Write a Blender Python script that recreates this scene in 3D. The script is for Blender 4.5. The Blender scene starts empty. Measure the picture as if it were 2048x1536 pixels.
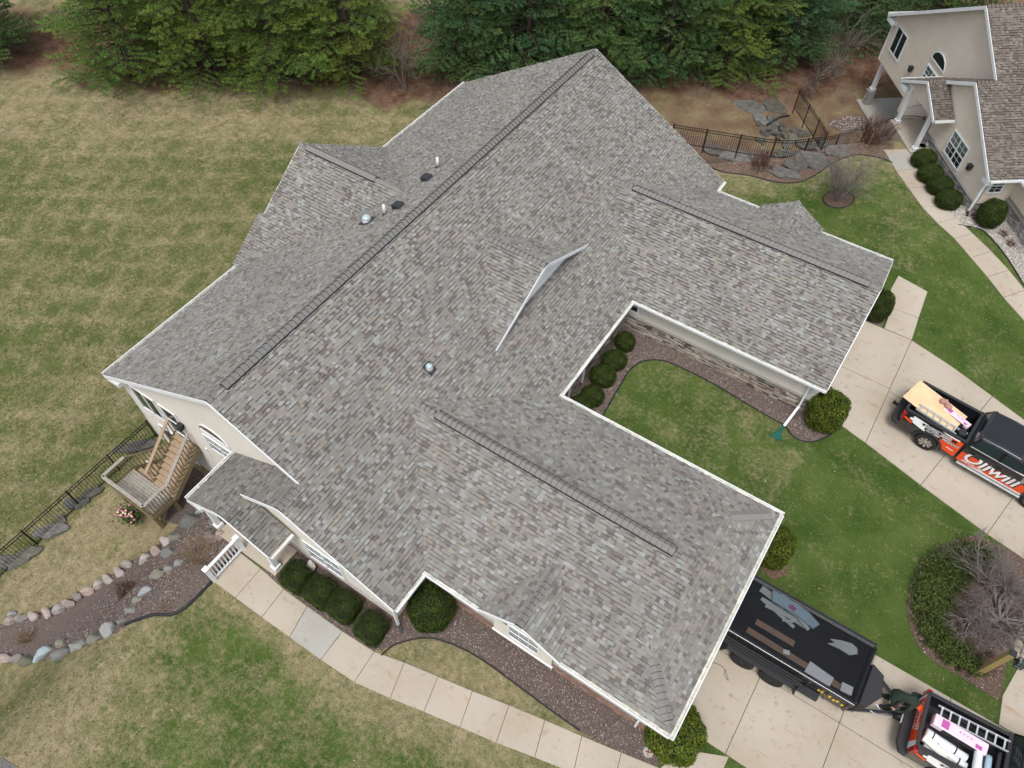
import bpy, bmesh, math, random
import numpy as np
from mathutils import Vector, Matrix
from mathutils.bvhtree import BVHTree

S = bpy.context.scene
COL = S.collection
R = math.radians
# ------------------------------------------------------------------ camera
_p, _y, _r = R(53.902), R(33.252), R(0.43)
_fh = Vector((-math.sin(_y), math.cos(_y), 0))
fwd = _fh * math.cos(_p) + Vector((0, 0, -math.sin(_p)))
rt = Vector((math.cos(_y), math.sin(_y), 0))
up = rt.cross(fwd)
rt, up = rt * math.cos(_r) + up * math.sin(_r), -rt * math.sin(_r) + up * math.cos(_r)
CAM = Vector((15.0985, -15.7692, 25.5))
cd = bpy.data.cameras.new('camera')
cd.sensor_width = 36.0
cd.lens = 1488.275 / 2048 * 36
cd.clip_end = 2000
co = bpy.data.objects.new('camera', cd)
COL.objects.link(co)
M3 = Matrix((rt, up, -fwd)).transposed().to_4x4()
co.matrix_world = Matrix.Translation(CAM) @ M3
S.camera = co
# ------------------------------------------------------------------ light: bright overcast
W = bpy.data.worlds.new("World")
S.world = W
W.use_nodes = True
wn = W.node_tree.nodes
wl = W.node_tree.links
wn.clear()
sky = wn.new('ShaderNodeTexSky')
sky.sky_type = 'NISHITA'
sky.sun_disc = False
SUN_EL, SUN_AZ = R(66), R(160)
sky.sun_elevation = SUN_EL
sky.sun_rotation = SUN_AZ
sky.air_density = 1.0
sky.dust_density = 4.0
hs = wn.new('ShaderNodeHueSaturation')
hs.inputs['Saturation'].default_value = 0.42
bg = wn.new('ShaderNodeBackground')
bg.inputs['Strength'].default_value = 0.13
wo = wn.new('ShaderNodeOutputWorld')
wl.new(sky.outputs[0], hs.inputs['Color'])
wl.new(hs.outputs[0], bg.inputs[0])
wl.new(bg.outputs[0], wo.inputs[0])
sd = bpy.data.lights.new('sun', 'SUN')
sd.energy = 1.35
sd.angle = R(18)
sd.color = (1.0, 0.975, 0.94)
so = bpy.data.objects.new('sun', sd)
COL.objects.link(so)
sdir = Vector((math.sin(SUN_AZ) * math.cos(SUN_EL), math.cos(SUN_AZ) * math.cos(SUN_EL), math.sin(SUN_EL)))
so.rotation_euler = sdir.to_track_quat('Z', 'Y').to_euler()
S.view_settings.view_transform = 'Standard'
S.view_settings.look = 'None'
S.view_settings.gamma = 1
S.view_settings.use_curve_mapping = False
S.view_settings.exposure = 0.42

rnd = random.Random(7)
# ------------------------------------------------------------------ materials
def mat(name, col, rough=0.8, noise=0.0, scale=5.0, bump=0.0, bscale=40.0, attr=None, metal=0.0, spec=0.3, col2=None, detail=6.0, coat=0.0):
    m = bpy.data.materials.new(name)
    m.use_nodes = True
    n, l = m.node_tree.nodes, m.node_tree.links
    b = n['Principled BSDF']
    b.inputs['Roughness'].default_value = rough
    b.inputs['Metallic'].default_value = metal
    b.inputs['Specular IOR Level'].default_value = spec
    b.inputs['Coat Weight'].default_value = coat
    tc = n.new('ShaderNodeTexCoord')
    src = None
    if attr:
        a = n.new('ShaderNodeAttribute')
        a.attribute_name = attr
        src = a.outputs['Color']
    if noise > 0 or col2:
        nz = n.new('ShaderNodeTexNoise')
        nz.inputs['Scale'].default_value = scale
        nz.inputs['Detail'].default_value = detail
        nz.inputs['Roughness'].default_value = 0.65
        l.new(tc.outputs['Object'], nz.inputs['Vector'])
        mr = n.new('ShaderNodeMapRange')
        mr.inputs[1].default_value = 0.3
        mr.inputs[2].default_value = 0.7
        l.new(nz.outputs['Fac'], mr.inputs[0])
        mx = n.new('ShaderNodeMix')
        mx.data_type = 'RGBA'
        l.new(mr.outputs[0], mx.inputs[0])
        if col2:
            mx.inputs[6].default_value = (*col, 1)
            mx.inputs[7].default_value = (*col2, 1)
            src2 = mx.outputs[2]
        else:
            mx.inputs[6].default_value = (1 - noise,) * 3 + (1,)
            mx.inputs[7].default_value = (1 + noise,) * 3 + (1,)
            mm = n.new('ShaderNodeMix')
            mm.data_type = 'RGBA'
            mm.blend_type = 'MULTIPLY'
            mm.inputs[0].default_value = 1
            if src: l.new(src, mm.inputs[6])
            else: mm.inputs[6].default_value = (*col, 1)
            l.new(mx.outputs[2], mm.inputs[7])
            src2 = mm.outputs[2]
        l.new(src2, b.inputs['Base Color'])
    elif src:
        l.new(src, b.inputs['Base Color'])
    else:
        b.inputs['Base Color'].default_value = (*col, 1)
    if bump > 0:
        bn = n.new('ShaderNodeTexNoise')
        bn.inputs['Scale'].default_value = bscale
        bn.inputs['Detail'].default_value = 5
        l.new(tc.outputs['Object'], bn.inputs['Vector'])
        bp = n.new('ShaderNodeBump')
        bp.inputs['Strength'].default_value = bump
        bp.inputs['Distance'].default_value = 0.02
        l.new(bn.outputs['Fac'], bp.inputs['Height'])
        l.new(bp.outputs[0], b.inputs['Normal'])
    return m

def concrete(name, col):
    m = mat(name, col, 0.88, 0.10, 0.9, 0.25, 70, detail=10, spec=.2)
    n, l = m.node_tree.nodes, m.node_tree.links
    b = n['Principled BSDF']; src = b.inputs['Base Color'].links[0].from_socket
    tc = n.new('ShaderNodeTexCoord')
    def layer(src, sc, lo, hi, c, amt, stretch=None, det=6):
        mp = n.new('ShaderNodeMapping'); l.new(tc.outputs['Object'], mp.inputs[0])
        if stretch: mp.inputs['Scale'].default_value = stretch
        z = n.new('ShaderNodeTexNoise'); z.inputs['Scale'].default_value = sc; z.inputs['Detail'].default_value = det; z.inputs['Roughness'].default_value = .7
        l.new(mp.outputs[0], z.inputs['Vector'])
        r_ = n.new('ShaderNodeMapRange'); r_.inputs[1].default_value = lo; r_.inputs[2].default_value = hi; r_.inputs[4].default_value = amt; l.new(z.outputs['Fac'], r_.inputs[0])
        x = n.new('ShaderNodeMix'); x.data_type = 'RGBA'; x.blend_type = 'MULTIPLY'; l.new(r_.outputs[0], x.inputs[0]); l.new(src, x.inputs[6]); x.inputs[7].default_value = (*c, 1)
        return x.outputs[2]
    s = layer(src, .45, .42, .66, (.80, .76, .71), 1.0)
    s = layer(s, 2.2, .60, .72, (.86, .66, .42), .9, (.35, 1.6, 1))      # rusty streaks
    s = layer(s, 3.5, .58, .70, (.66, .64, .62), .8)
    s = layer(s, 60, .35, .65, (.86, .86, .86), 1.0, None, 3)
    l.new(s, b.inputs['Base Color']); return m

M = {}
M['white'] = mat('white_trim', (0.80, 0.82, 0.84), 0.5, 0.06, 2.0)
M['gutter'] = mat('gutter_inside', (0.62, 0.62, 0.55), 0.6, 0.3, 3.0)
M['soffit'] = mat('soffit', (0.6, 0.6, 0.58), 0.7)
M['siding'] = mat('siding_beige', (0.70, 0.66, 0.59), 0.6, 0.05, 1.2)
M['siding2'] = mat('siding_tan', (0.74, 0.66, 0.555), 0.6, 0.05, 1.2)
M['shingle'] = mat('shingle_granules', (0.3, 0.3, 0.3), 0.95, 0.22, 60.0, 0.4, 160.0, attr='Col', spec=0.1)
_n, _l = M['shingle'].node_tree.nodes, M['shingle'].node_tree.links
_b = _n['Principled BSDF']; _s = _b.inputs['Base Color'].links[0].from_socket
_tc = _n.new('ShaderNodeTexCoord'); _z = _n.new('ShaderNodeTexNoise'); _z.inputs['Scale'].default_value = .55; _z.inputs['Detail'].default_value = 7; _z.inputs['Roughness'].default_value = .7
_l.new(_tc.outputs['Object'], _z.inputs['Vector']); _r = _n.new('ShaderNodeMapRange'); _r.inputs[1].default_value = .3; _r.inputs[2].default_value = .7; _r.inputs[3].default_value = .88; _r.inputs[4].default_value = 1.1; _l.new(_z.outputs['Fac'], _r.inputs[0])
_x = _n.new('ShaderNodeMix'); _x.data_type = 'RGBA'; _x.blend_type = 'MULTIPLY'; _x.inputs[0].default_value = 1; _l.new(_s, _x.inputs[6]); _l.new(_r.outputs[0], _x.inputs[7]); _l.new(_x.outputs[2], _b.inputs['Base Color'])
M['cap'] = mat('ridge_cap_granules', (0.222, 0.216, 0.206), 0.95, 0.15, 20.0, 0.4, 160.0, spec=0.1)
M['capend'] = mat('cap_shadow_edge', (0.045, 0.042, 0.04), 0.95)  # dark lap ends: the shadow between caps is put into the colour
M['cap2'] = mat('ridge_cap_brown', (0.16, 0.135, 0.12), 0.95, 0.15, 20.0, 0.4, 160.0, spec=0.1)
M['vent'] = mat('ridge_vent_plastic', (0.035, 0.037, 0.045), 0.6)
M['glass'] = mat('window_glass', (0.02, 0.03, 0.032), 0.06, spec=0.9)
M['blind'] = mat('window_blind', (0.12, 0.17, 0.16), 0.12, spec=0.8, noise=0.2, scale=2.0)
M['concrete'] = concrete('concrete_slab', (0.50, 0.445, 0.37))
M['concrete2'] = concrete('concrete_pale_slab', (0.45, 0.445, 0.415))
M['foundation'] = mat('foundation_concrete', (0.33, 0.32, 0.30), 0.9, 0.12, 2.0, 0.2, 40)
M['brickcol'] = mat('veneer_stone', (0.3, 0.3, 0.3), 0.9, 0.18, 30.0, 0.4, 80, attr='Col', spec=0.1)
M['mortar'] = mat('mortar', (0.26, 0.235, 0.21), 0.95, 0.1, 8.0)
M['black_iron'] = mat('black_iron', (0.012, 0.012, 0.014), 0.45)
M['edging'] = mat('black_edging', (0.018, 0.02, 0.024), 0.5)
M['gravelbase'] = mat('bed_soil', (0.085, 0.063, 0.056), 0.95, col2=(0.185, 0.15, 0.135), scale=45.0, bump=1.0, bscale=90, detail=8)
M['gravelbase2'] = mat('bed_pale_gravel', (0.20, 0.185, 0.165), 0.95, col2=(0.42, 0.40, 0.37), scale=45.0, bump=1.0, bscale=90, detail=8)
M['bark'] = mat('bark_mulch', (0.075, 0.047, 0.035), 0.95, col2=(0.17, 0.12, 0.09), scale=30.0, bump=1.0, bscale=60, detail=8)
M['stones'] = mat('gravel_stones', (0.3, 0.3, 0.3), 0.8, attr='Col')
M['wood_old'] = mat('weathered_wood', (0.31, 0.29, 0.25), 0.85, 0.25, 6.0, 0.3, 50)
M['wood_new'] = mat('tan_stained_wood', (0.36, 0.265, 0.175), 0.75, 0.15, 6.0, 0.2, 50)
M['wood_green'] = mat('treated_timber', (0.22, 0.175, 0.10), 0.8, 0.2, 6.0, 0.2, 50)
M['ply'] = mat('plywood', (0.70, 0.53, 0.32), 0.6, 0.14, 1.5, 0.1, 50)
M['skinbag'] = mat('pinkish_bag', (0.42, 0.22, 0.18), 0.7, 0.15, 9.0)
M['lampwood'] = mat('lamp_post_timber', (0.36, 0.27, 0.11), 0.8, 0.2, 5.0, 0.2, 40)
M['pinkf'] = mat('pink_petals', (0.62, 0.22, 0.32), 0.7)
M['creamf'] = mat('cream_petals', (0.75, 0.66, 0.40), 0.7)
M['bark_tree'] = mat('tree_bark', (0.085, 0.065, 0.05), 0.95, 0.3, 12.0, 0.6, 30)
M['twig'] = mat('bare_twig', (0.20, 0.165, 0.14), 0.9, 0.25, 12.0)
M['twig_red'] = mat('reddish_twig', (0.13, 0.065, 0.05), 0.9, 0.25, 12.0)
M['twig_tan'] = mat('dry_stems', (0.30, 0.22, 0.13), 0.9, 0.25, 12.0)
M['twig_grey'] = mat('grey_twig', (0.23, 0.20, 0.19), 0.9, 0.25, 12.0)
M['paint_black'] = mat('black_vehicle_paint', (0.012, 0.013, 0.016), 0.22, spec=0.5, coat=0.6)
M['plastic'] = mat('black_plastic', (0.03, 0.031, 0.034), 0.6)
M['tyre'] = mat('tyre_rubber', (0.022, 0.022, 0.023), 0.85)
M['rim'] = mat('wheel_alloy', (0.45, 0.43, 0.40), 0.35, metal=0.6)
M['rim_dark'] = mat('wheel_black', (0.02, 0.02, 0.02), 0.35)
M['orange'] = mat('wrap_orange', (0.78, 0.075, 0.012), 0.35, spec=0.4)
M['wrapwhite'] = mat('wrap_white', (0.80, 0.80, 0.80), 0.35, spec=0.4)
M['red'] = mat('tail_lamp_red', (0.28, 0.01, 0.015), 0.2)
M['alu'] = mat('aluminium', (0.60, 0.62, 0.64), 0.35, metal=0.5, noise=0.1)
M['pink'] = mat('pink_wrap', (0.76, 0.60, 0.71), 0.4, 0.12, 6.0)
M['magenta'] = mat('magenta_print', (0.45, 0.10, 0.33), 0.4)
M['rollwhite'] = mat('white_roll_wrap', (0.70, 0.73, 0.76), 0.4, 0.08, 8.0)
M['bluewrap'] = mat('blue_grey_wrap', (0.33, 0.47, 0.56), 0.4, 0.12, 8.0)
M['skin'] = mat('skin', (0.50, 0.30, 0.22), 0.6)
M['green_cloth'] = mat('dark_green_cloth', (0.022, 0.035, 0.026), 0.9, 0.2, 20, 0.3, 60)
M['hat'] = mat('orange_knit', (0.9, 0.11, 0.035), 0.85, 0.08, 60, 0.4, 90)
M['liner'] = mat('black_liner', (0.008, 0.008, 0.01), 0.9)
M['grey_board'] = mat('grey_vinyl_scrap', (0.50, 0.56, 0.56), 0.6, 0.15, 5.0)
M['brown_board'] = mat('brown_board', (0.28, 0.19, 0.14), 0.8, 0.15, 5.0)
M['terracotta'] = mat('terracotta_glaze', (0.36, 0.12, 0.03), 0.3)
M['yellow'] = mat('yellow_print', (0.8, 0.55, 0.02), 0.5)
M['greenplastic'] = mat('green_plastic', (0.015, 0.10, 0.075), 0.4)
M['stonewhite'] = mat('white_resin', (0.72, 0.71, 0.66), 0.6)
M['dome'] = mat('clear_acrylic_dome', (0.42, 0.52, 0.56), 0.05, spec=1.0)
M['asphalt'] = mat('asphalt', (0.16, 0.15, 0.145), 0.95, 0.25, 40.0, 0.5, 100)
M['tuft'] = mat('grass_blades', (.1, .1, .1), .8, attr='Col', spec=.1)
M['leaf_yew'] = mat('yew_leaves', (0.03, 0.05, 0.01), 0.6, attr='Col', spec=0.2)

def foliage_mat(name, c1, c2):
    m = bpy.data.materials.new(name)
    m.use_nodes = True
    n, l = m.node_tree.nodes, m.node_tree.links
    b = n['Principled BSDF']
    b.inputs['Roughness'].default_value = 0.6
    b.inputs['Specular IOR Level'].default_value = 0.25
    a = n.new('ShaderNodeAttribute'); a.attribute_name = 'Col'
    oi = n.new('ShaderNodeObjectInfo')
    mx = n.new('ShaderNodeMix'); mx.data_type = 'RGBA'
    mx.inputs[6].default_value = (*c1, 1); mx.inputs[7].default_value = (*c2, 1)
    l.new(oi.outputs['Random'], mx.inputs[0])
    mm = n.new('ShaderNodeMix'); mm.data_type = 'RGBA'; mm.blend_type = 'MULTIPLY'; mm.inputs[0].default_value = 1
    l.new(mx.outputs[2], mm.inputs[6]); l.new(a.outputs['Color'], mm.inputs[7])
    l.new(mm.outputs[2], b.inputs['Base Color'])
    tr = n.new('ShaderNodeBsdfTranslucent')
    l.new(mm.outputs[2], tr.inputs['Color'])
    ms = n.new('ShaderNodeMixShader'); ms.inputs[0].default_value = 0.25
    l.new(b.outputs[0], ms.inputs[1]); l.new(tr.outputs[0], ms.inputs[2])
    l.new(ms.outputs[0], n['Material Output'].inputs['Surface'])
    return m
M['needle_a'] = foliage_mat('pine_needles_yellow_green', (0.195, 0.26, 0.052), (0.14, 0.23, 0.052))
M['needle_b'] = foliage_mat('pine_needles_blue_green', (0.100, 0.190, 0.076), (0.12, 0.205, 0.058))
M['arbor'] = foliage_mat('arborvitae_leaves', (0.115, 0.15, 0.018), (0.10, 0.14, 0.018))
M['yew'] = foliage_mat('yew_needles', (0.050, 0.085, 0.014), (0.066, 0.098, 0.016))
M['juniper'] = foliage_mat('juniper_needles', (0.070, 0.10, 0.026), (0.070, 0.10, 0.026))

# tarp: woven mesh cloth that lets the load be seen through it
mt = mat('black_mesh_tarp', (0.009, 0.010, 0.013), 0.8, 0.3, 3.0)
n, l = mt.node_tree.nodes, mt.node_tree.links
tb = n.new('ShaderNodeBsdfTransparent')
ms = n.new('ShaderNodeMixShader'); ms.inputs[0].default_value = 0.50
l.new(n['Principled BSDF'].outputs[0], ms.inputs[1]); l.new(tb.outputs[0], ms.inputs[2])
l.new(ms.outputs[0], n['Material Output'].inputs['Surface'])
M['tarp'] = mt

# ------------------------------------------------------------------ mesh builder
class MB:
    def __init__(s):
        s.v = []; s.f = []; s.c = []; s.m = []; s.sm = []
    def face(s, pts, col=None, mi=0, smooth=False):
        i = len(s.v)
        s.v.extend([tuple(p) for p in pts])
        s.f.append(tuple(range(i, i + len(pts))))
        s.c.append(col); s.m.append(mi); s.sm.append(smooth)
        return s
    def add(s, vs, fs, col=None, mi=0, smooth=False):
        i = len(s.v)
        s.v.extend([tuple(p) for p in vs])
        for f in fs:
            s.f.append(tuple(k + i for k in f)); s.c.append(col); s.m.append(mi); s.sm.append(smooth)
        return s
    def box(s, a, b, col=None, mi=0, mtx=None):
        x0, y0, z0 = a; x1, y1, z1 = b
        vs = [(x0, y0, z0), (x1, y0, z0), (x1, y1, z0), (x0, y1, z0), (x0, y0, z1), (x1, y0, z1), (x1, y1, z1), (x0, y1, z1)]
        if mtx is not None: vs = [tuple(mtx @ Vector(q)) for q in vs]
        return s.add(vs, [(0, 3, 2, 1), (4, 5, 6, 7), (0, 1, 5, 4), (1, 2, 6, 5), (2, 3, 7, 6), (3, 0, 4, 7)], col, mi)
    def bar(s, p, q, w, h=None, col=None, mi=0, upv=(0, 0, 1)):
        """rectangular bar from p to q, w wide, h high (centred)"""
        p, q = Vector(p), Vector(q); h = h or w
        d = (q - p).normalized(); u = Vector(upv)
        if abs(d.dot(u)) > 0.98: u = Vector((1, 0, 0))
        sv = d.cross(u).normalized() * (w / 2); uv = sv.cross(d).normalized() * (h / 2)
        vs = []
        for c in (p, q):
            for a, b in ((-1, -1), (1, -1), (1, 1), (-1, 1)): vs.append(c + sv * a + uv * b)
        return s.add(vs, [(3, 2, 1, 0), (4, 5, 6, 7), (0, 1, 5, 4), (1, 2, 6, 5), (2, 3, 7, 6), (3, 0, 4, 7)], col, mi)
    def tube(s, pts, rad, k=6, col=None, mi=0, cap=True, smooth=True):
        pts = [Vector(p) for p in pts]
        if not hasattr(rad, '__len__'): rad = [rad] * len(pts)
        rings = []
        for i, p in enumerate(pts):
            d = (pts[min(i + 1, len(pts) - 1)] - pts[max(i - 1, 0)])
            if d.length < 1e-9: d = Vector((0, 0, 1))
            d.normalize()
            u = Vector((0, 0, 1)) if abs(d.z) < 0.9 else Vector((1, 0, 0))
            a = d.cross(u).normalized(); b = a.cross(d)
            rings.append([p + (a * math.cos(2 * math.pi * j / k) + b * math.sin(2 * math.pi * j / k)) * rad[i] for j in range(k)])
        vs = [q for r_ in rings for q in r_]; fs = []
        for i in range(len(pts) - 1):
            for j in range(k):
                a0 = i * k + j; a1 = i * k + (j + 1) % k
                fs.append((a0, a1, a1 + k, a0 + k))
        if cap:
            fs.append(tuple(range(k))[::-1]); fs.append(tuple(range((len(pts) - 1) * k, len(pts) * k)))
        return s.add(vs, fs, col, mi, smooth)
    def lathe(s, c, prof, k=24, sgn=1, col=None, mi=0, smooth=True):
        """prof: (radius, offset along y); open profile turned round the y axis through c"""
        vs = []
        for a, b in prof:
            for j in range(k):
                t = 2 * math.pi * j / k; vs.append((c[0] + a * math.cos(t), c[1] + sgn * b, c[2] + a * math.sin(t)))
        fs = [(i * k + j, i * k + (j + 1) % k, (i + 1) * k + (j + 1) % k, (i + 1) * k + j) for i in range(len(prof) - 1) for j in range(k)]
        return s.add(vs, fs, col, mi, smooth)
    def prism(s, poly, z0, z1, col=None, mi=0):
        n = len(poly)
        vs = [(x, y, z0) for x, y in poly] + [(x, y, z1) for x, y in poly]
        fs = [tuple(range(n))[::-1], tuple(range(n, 2 * n))] + [(i, (i + 1) % n, (i + 1) % n + n, i + n) for i in range(n)]
        return s.add(vs, fs, col, mi)
    def build(s, name, mats, parent=None, kind=None, label=None, cat=None, group=None, bevel=0, loc=None, rotz=0, subsurf=0):
        me = bpy.data.meshes.new(name)
        me.from_pydata(s.v, [], s.f)
        if not isinstance(mats, (list, tuple)): mats = [mats]
        for m_ in mats: me.materials.append(m_)
        if any(s.m): me.polygons.foreach_set('material_index', s.m)
        if any(s.sm): me.polygons.foreach_set('use_smooth', s.sm)
        if any(c is not None for c in s.c):
            ca = me.color_attributes.new('Col', 'FLOAT_COLOR', 'CORNER')
            cnt = np.array([len(f) for f in s.f])
            arr = np.array([(c if c is not None else (0.5, 0.5, 0.5)) for c in s.c], dtype=np.float32)
            arr = np.concatenate([arr, np.ones((len(arr), 1), np.float32)], 1)
            ca.data.foreach_set('color', np.repeat(arr, cnt, 0).ravel())
        me.update()
        o = bpy.data.objects.new(name, me)
        COL.objects.link(o)
        if parent: o.parent = parent
        if loc is not None: o.location = loc
        if rotz: o.rotation_euler.z = rotz
        if bevel:
            b = o.modifiers.new('bevel', 'BEVEL'); b.width = bevel; b.segments = 2; b.limit_method = 'ANGLE'
        if subsurf:
            b = o.modifiers.new('sub', 'SUBSURF'); b.levels = subsurf; b.render_levels = subsurf
        tag(o, label, cat, group, kind)
        return o

def tag(o, label=None, cat=None, group=None, kind=None):
    if label: o['label'] = label
    if cat: o['category'] = cat
    if group: o['group'] = group
    if kind: o['kind'] = kind
    return o

def empty(name, label, cat, loc=(0, 0, 0), rotz=0, group=None, scale=None):
    o = bpy.data.objects.new(name, None)
    COL.objects.link(o)
    o.location = loc; o.rotation_euler = (0, 0, rotz)
    o.empty_display_size = 0.3
    if scale: o.scale = scale
    return tag(o, label, cat, group)

def copy_tree(o, parent=None):
    c = o.copy(); COL.objects.link(c)
    if parent: c.parent = parent
    for ch in list(o.children): copy_tree(ch, c)
    return c

def clip_half(poly, a, b):
    """keep the part of 2-D poly left of the directed line a->b"""
    out = []
    n = len(poly)
    for i in range(n):
        p, q = poly[i], poly[(i + 1) % n]
        dp = (b[0] - a[0]) * (p[1] - a[1]) - (b[1] - a[1]) * (p[0] - a[0])
        dq = (b[0] - a[0]) * (q[1] - a[1]) - (b[1] - a[1]) * (q[0] - a[0])
        if dp >= -1e-9: out.append(p)
        if (dp > 1e-9 and dq < -1e-9) or (dp < -1e-9 and dq > 1e-9):
            t = dp / (dp - dq); out.append((p[0] + (q[0] - p[0]) * t, p[1] + (q[1] - p[1]) * t))
    return out
def clip_convex(poly, clip):
    for i in range(len(clip)):
        if len(poly) < 3: return []
        poly = clip_half(poly, clip[i], clip[(i + 1) % len(clip)])
    return poly
def area(poly):
    return sum(poly[i][0] * poly[(i + 1) % len(poly)][1] - poly[(i + 1) % len(poly)][0] * poly[i][1] for i in range(len(poly))) / 2
def ccw(poly):
    return list(poly) if area(poly) > 0 else list(poly)[::-1]
def inside(p, poly):
    x, y = p; c = False; n = len(poly); j = n - 1
    for i in range(n):
        xi, yi = poly[i]; xj, yj = poly[j]
        if (yi > y) != (yj > y) and x < (xj - xi) * (y - yi) / (yj - yi) + xi: c = not c
        j = i
    return c
def smooth(t): 
    t = max(0.0, min(1.0, t)); return t * t * (3 - 2 * t)
def spline(pts, n=6, closed=False):
    out = []; N = len(pts)
    for i in range(N if closed else N - 1):
        if closed: p0, p1, p2, p3 = pts[i - 1], pts[i], pts[(i + 1) % N], pts[(i + 2) % N]
        else: p0, p1, p2, p3 = pts[max(i - 1, 0)], pts[i], pts[i + 1], pts[min(i + 2, N - 1)]
        for k in range(n):
            t = k / n
            out.append(tuple(0.5 * ((2 * b) + (-a + c) * t + (2 * a - 5 * b + 4 * c - d) * t * t + (-a + 3 * b - 3 * c + d) * t ** 3) for a, b, c, d in zip(p0, p1, p2, p3)))
    if not closed: out.append(tuple(pts[-1]))
    return out

# ------------------------------------------------------------------ terrain
NBX, NBY, NBR, NBZ = 22.318, 32.971, -0.91491, 0.8347
def terr(x, y):
    t1 = smooth((0.3 - x) / 4.8)
    d = -0.65 * x + 0.76 * y
    t2 = smooth((d - 9.3) / 4.7)
    t = max(t1, t2)
    c_, s_ = math.cos(NBR), math.sin(NBR)
    xl = c_ * (x - NBX) + s_ * (y - NBY); yl = -s_ * (x - NBX) + c_ * (y - NBY)
    rise = NBZ * smooth((yl + 18.0) / 4.0) * (1 - smooth((xl - 9.5) / 6.0))
    return -2.75 * t + rise * (1 - t)
def P3(xy, dz=0.0): return (xy[0], xy[1], terr(*xy) + dz)

# ------------------------------------------------------------------ house
PAL1 = [((0.226, 0.224, 0.213), 36), ((0.252, 0.250, 0.240), 20), ((0.285, 0.307, 0.297), 12), ((0.262, 0.246, 0.217), 10), ((0.160, 0.147, 0.142), 12), ((0.193, 0.186, 0.178), 10)]
PAL2 = [((0.165, 0.145, 0.128), 40), ((0.195, 0.173, 0.155), 26), ((0.130, 0.112, 0.100), 20), ((0.225, 0.20, 0.175), 14)]
def pick(pal, r):
    t = r.random() * sum(w for _, w in pal)
    for c, w in pal:
        t -= w
        if t <= 0: break
    j = 0.93 + 0.14 * r.random()
    return (c[0] * j * 1.0, c[1] * j * .975, c[2] * j * .945)

def tab_geo(mb, P2, plane, lo, eh, hb, col):
    """P2: polygon in (s,t); plane maps (s,t,h)->xyz; lo = uphill edge t"""
    top = [plane(s_, t_, 0.004 + hb * (t_ - lo) / eh) for s_, t_ in P2]
    bot = [plane(s_, t_ + ((.009 if hb > .01 else .003) if t_ > lo + eh * .98 else 0), -0.006) for s_, t_ in P2]
    n = len(P2)
    mb.add(top + bot, [tuple(range(n))], col)
    k = len(mb.v) - 2 * n
    for i in range(n):
        mb.f.append((k + i, k + i + n, k + (i + 1) % n + n, k + (i + 1) % n)); mb.c.append((.055, .05, .048)); mb.m.append(0); mb.sm.append(False)  # butt faces dark: granule shadow band, with the shade below tabs painted in

class Roof:
    def __init__(s, root, pal, wmat=None):
        s.root = root; s.pal = pal; s.deck = MB(); s.sh = MB(); s.full = []; s.seed = 0
    def plane(s, pieces, down, zref, tref, m, skip=False, exp=0.132, tone=1.0):
        """pieces: convex plan polygons; down: plan unit vector downslope; z = zref - m*(p.down - tref)"""
        s.seed += 1
        dx, dy = down; sx, sy = -dy, dx
        def f(sv, t, h):
            return (sx * sv + dx * t, sy * sv + dy * t, zref - m * (t - tref) + h)
        eh = exp / math.sqrt(1 + m * m)
        for pc in pieces:
            pc = ccw(pc)
            top = [(x, y, zref - m * ((x * dx + y * dy) - tref) - 0.006) for x, y in pc]
            bot = [(x, y, z - 0.13) for x, y, z in top]
            n = len(pc)
            s.deck.add(top + bot, [tuple(range(n)), tuple(range(n, 2 * n))[::-1]] + [(i, i + n, (i + 1) % n + n, (i + 1) % n) for i in range(n)])
        if skip: return
        tmaxall = max(x * dx + y * dy for pc in pieces for x, y in pc)
        for pc in pieces:
            st = ccw([(x * sx + y * sy, x * dx + y * dy) for x, y in pc])
            smin = min(a for a, b in st); smax = max(a for a, b in st); tmin = min(b for a, b in st); tmax = max(b for a, b in st)
            k0 = int((tmaxall - tmax) / eh); k1 = int((tmaxall - tmin) / eh) + 1
            for k in range(k0, k1 + 1):
                hi = tmaxall - k * eh; lo = hi - eh
                r = random.Random(s.seed * 1000 + k)
                cur = -40.0 + r.random() * 0.4
                while cur < smax:
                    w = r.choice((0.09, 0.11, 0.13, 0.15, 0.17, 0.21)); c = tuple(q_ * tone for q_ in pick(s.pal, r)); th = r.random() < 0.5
                    nx = cur + w
                    if nx > smin:
                        rect = [(cur + 0.001, lo), (nx - 0.001, lo), (nx - 0.001, hi), (cur + 0.001, hi)]
                        cl = clip_convex(rect, st)
                        if len(cl) >= 3 and abs(area(cl)) > 0.0008:
                            hb = 0.030 if th else 0.005
                            if len(cl) == 4 and abs(area(cl)) > 0.97 * w * eh * 0.96:
                                s.full.append((cl, f, lo, eh, hb, c))
                            else: tab_geo(s.sh, cl, f, lo, eh, hb, c)
                    cur = nx
    def finish(s, name, cam_local=None):
        rf = s.deck.build(name, M['soffit'], s.root)
        if cam_local is not None:
            def sc(e):
                q = e[1](e[0][0][0], e[0][0][1], 0); a = abs(area(e[0]))
                return -a / ((q[0] - cam_local[0]) ** 2 + (q[1] - cam_local[1]) ** 2 + (q[2] - cam_local[2]) ** 2)
            s.full.sort(key=sc)
            for e in s.full[:300]:
                mb = MB(); tab_geo(mb, *e); mb.build('shingle', M['shingle'], rf)
            rest = s.full[300:]
        else: rest = s.full
        for e in rest: tab_geo(s.sh, *e)
        s.sh.build('shingles', M['shingle'], rf, kind='stuff')
        return rf

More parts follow.
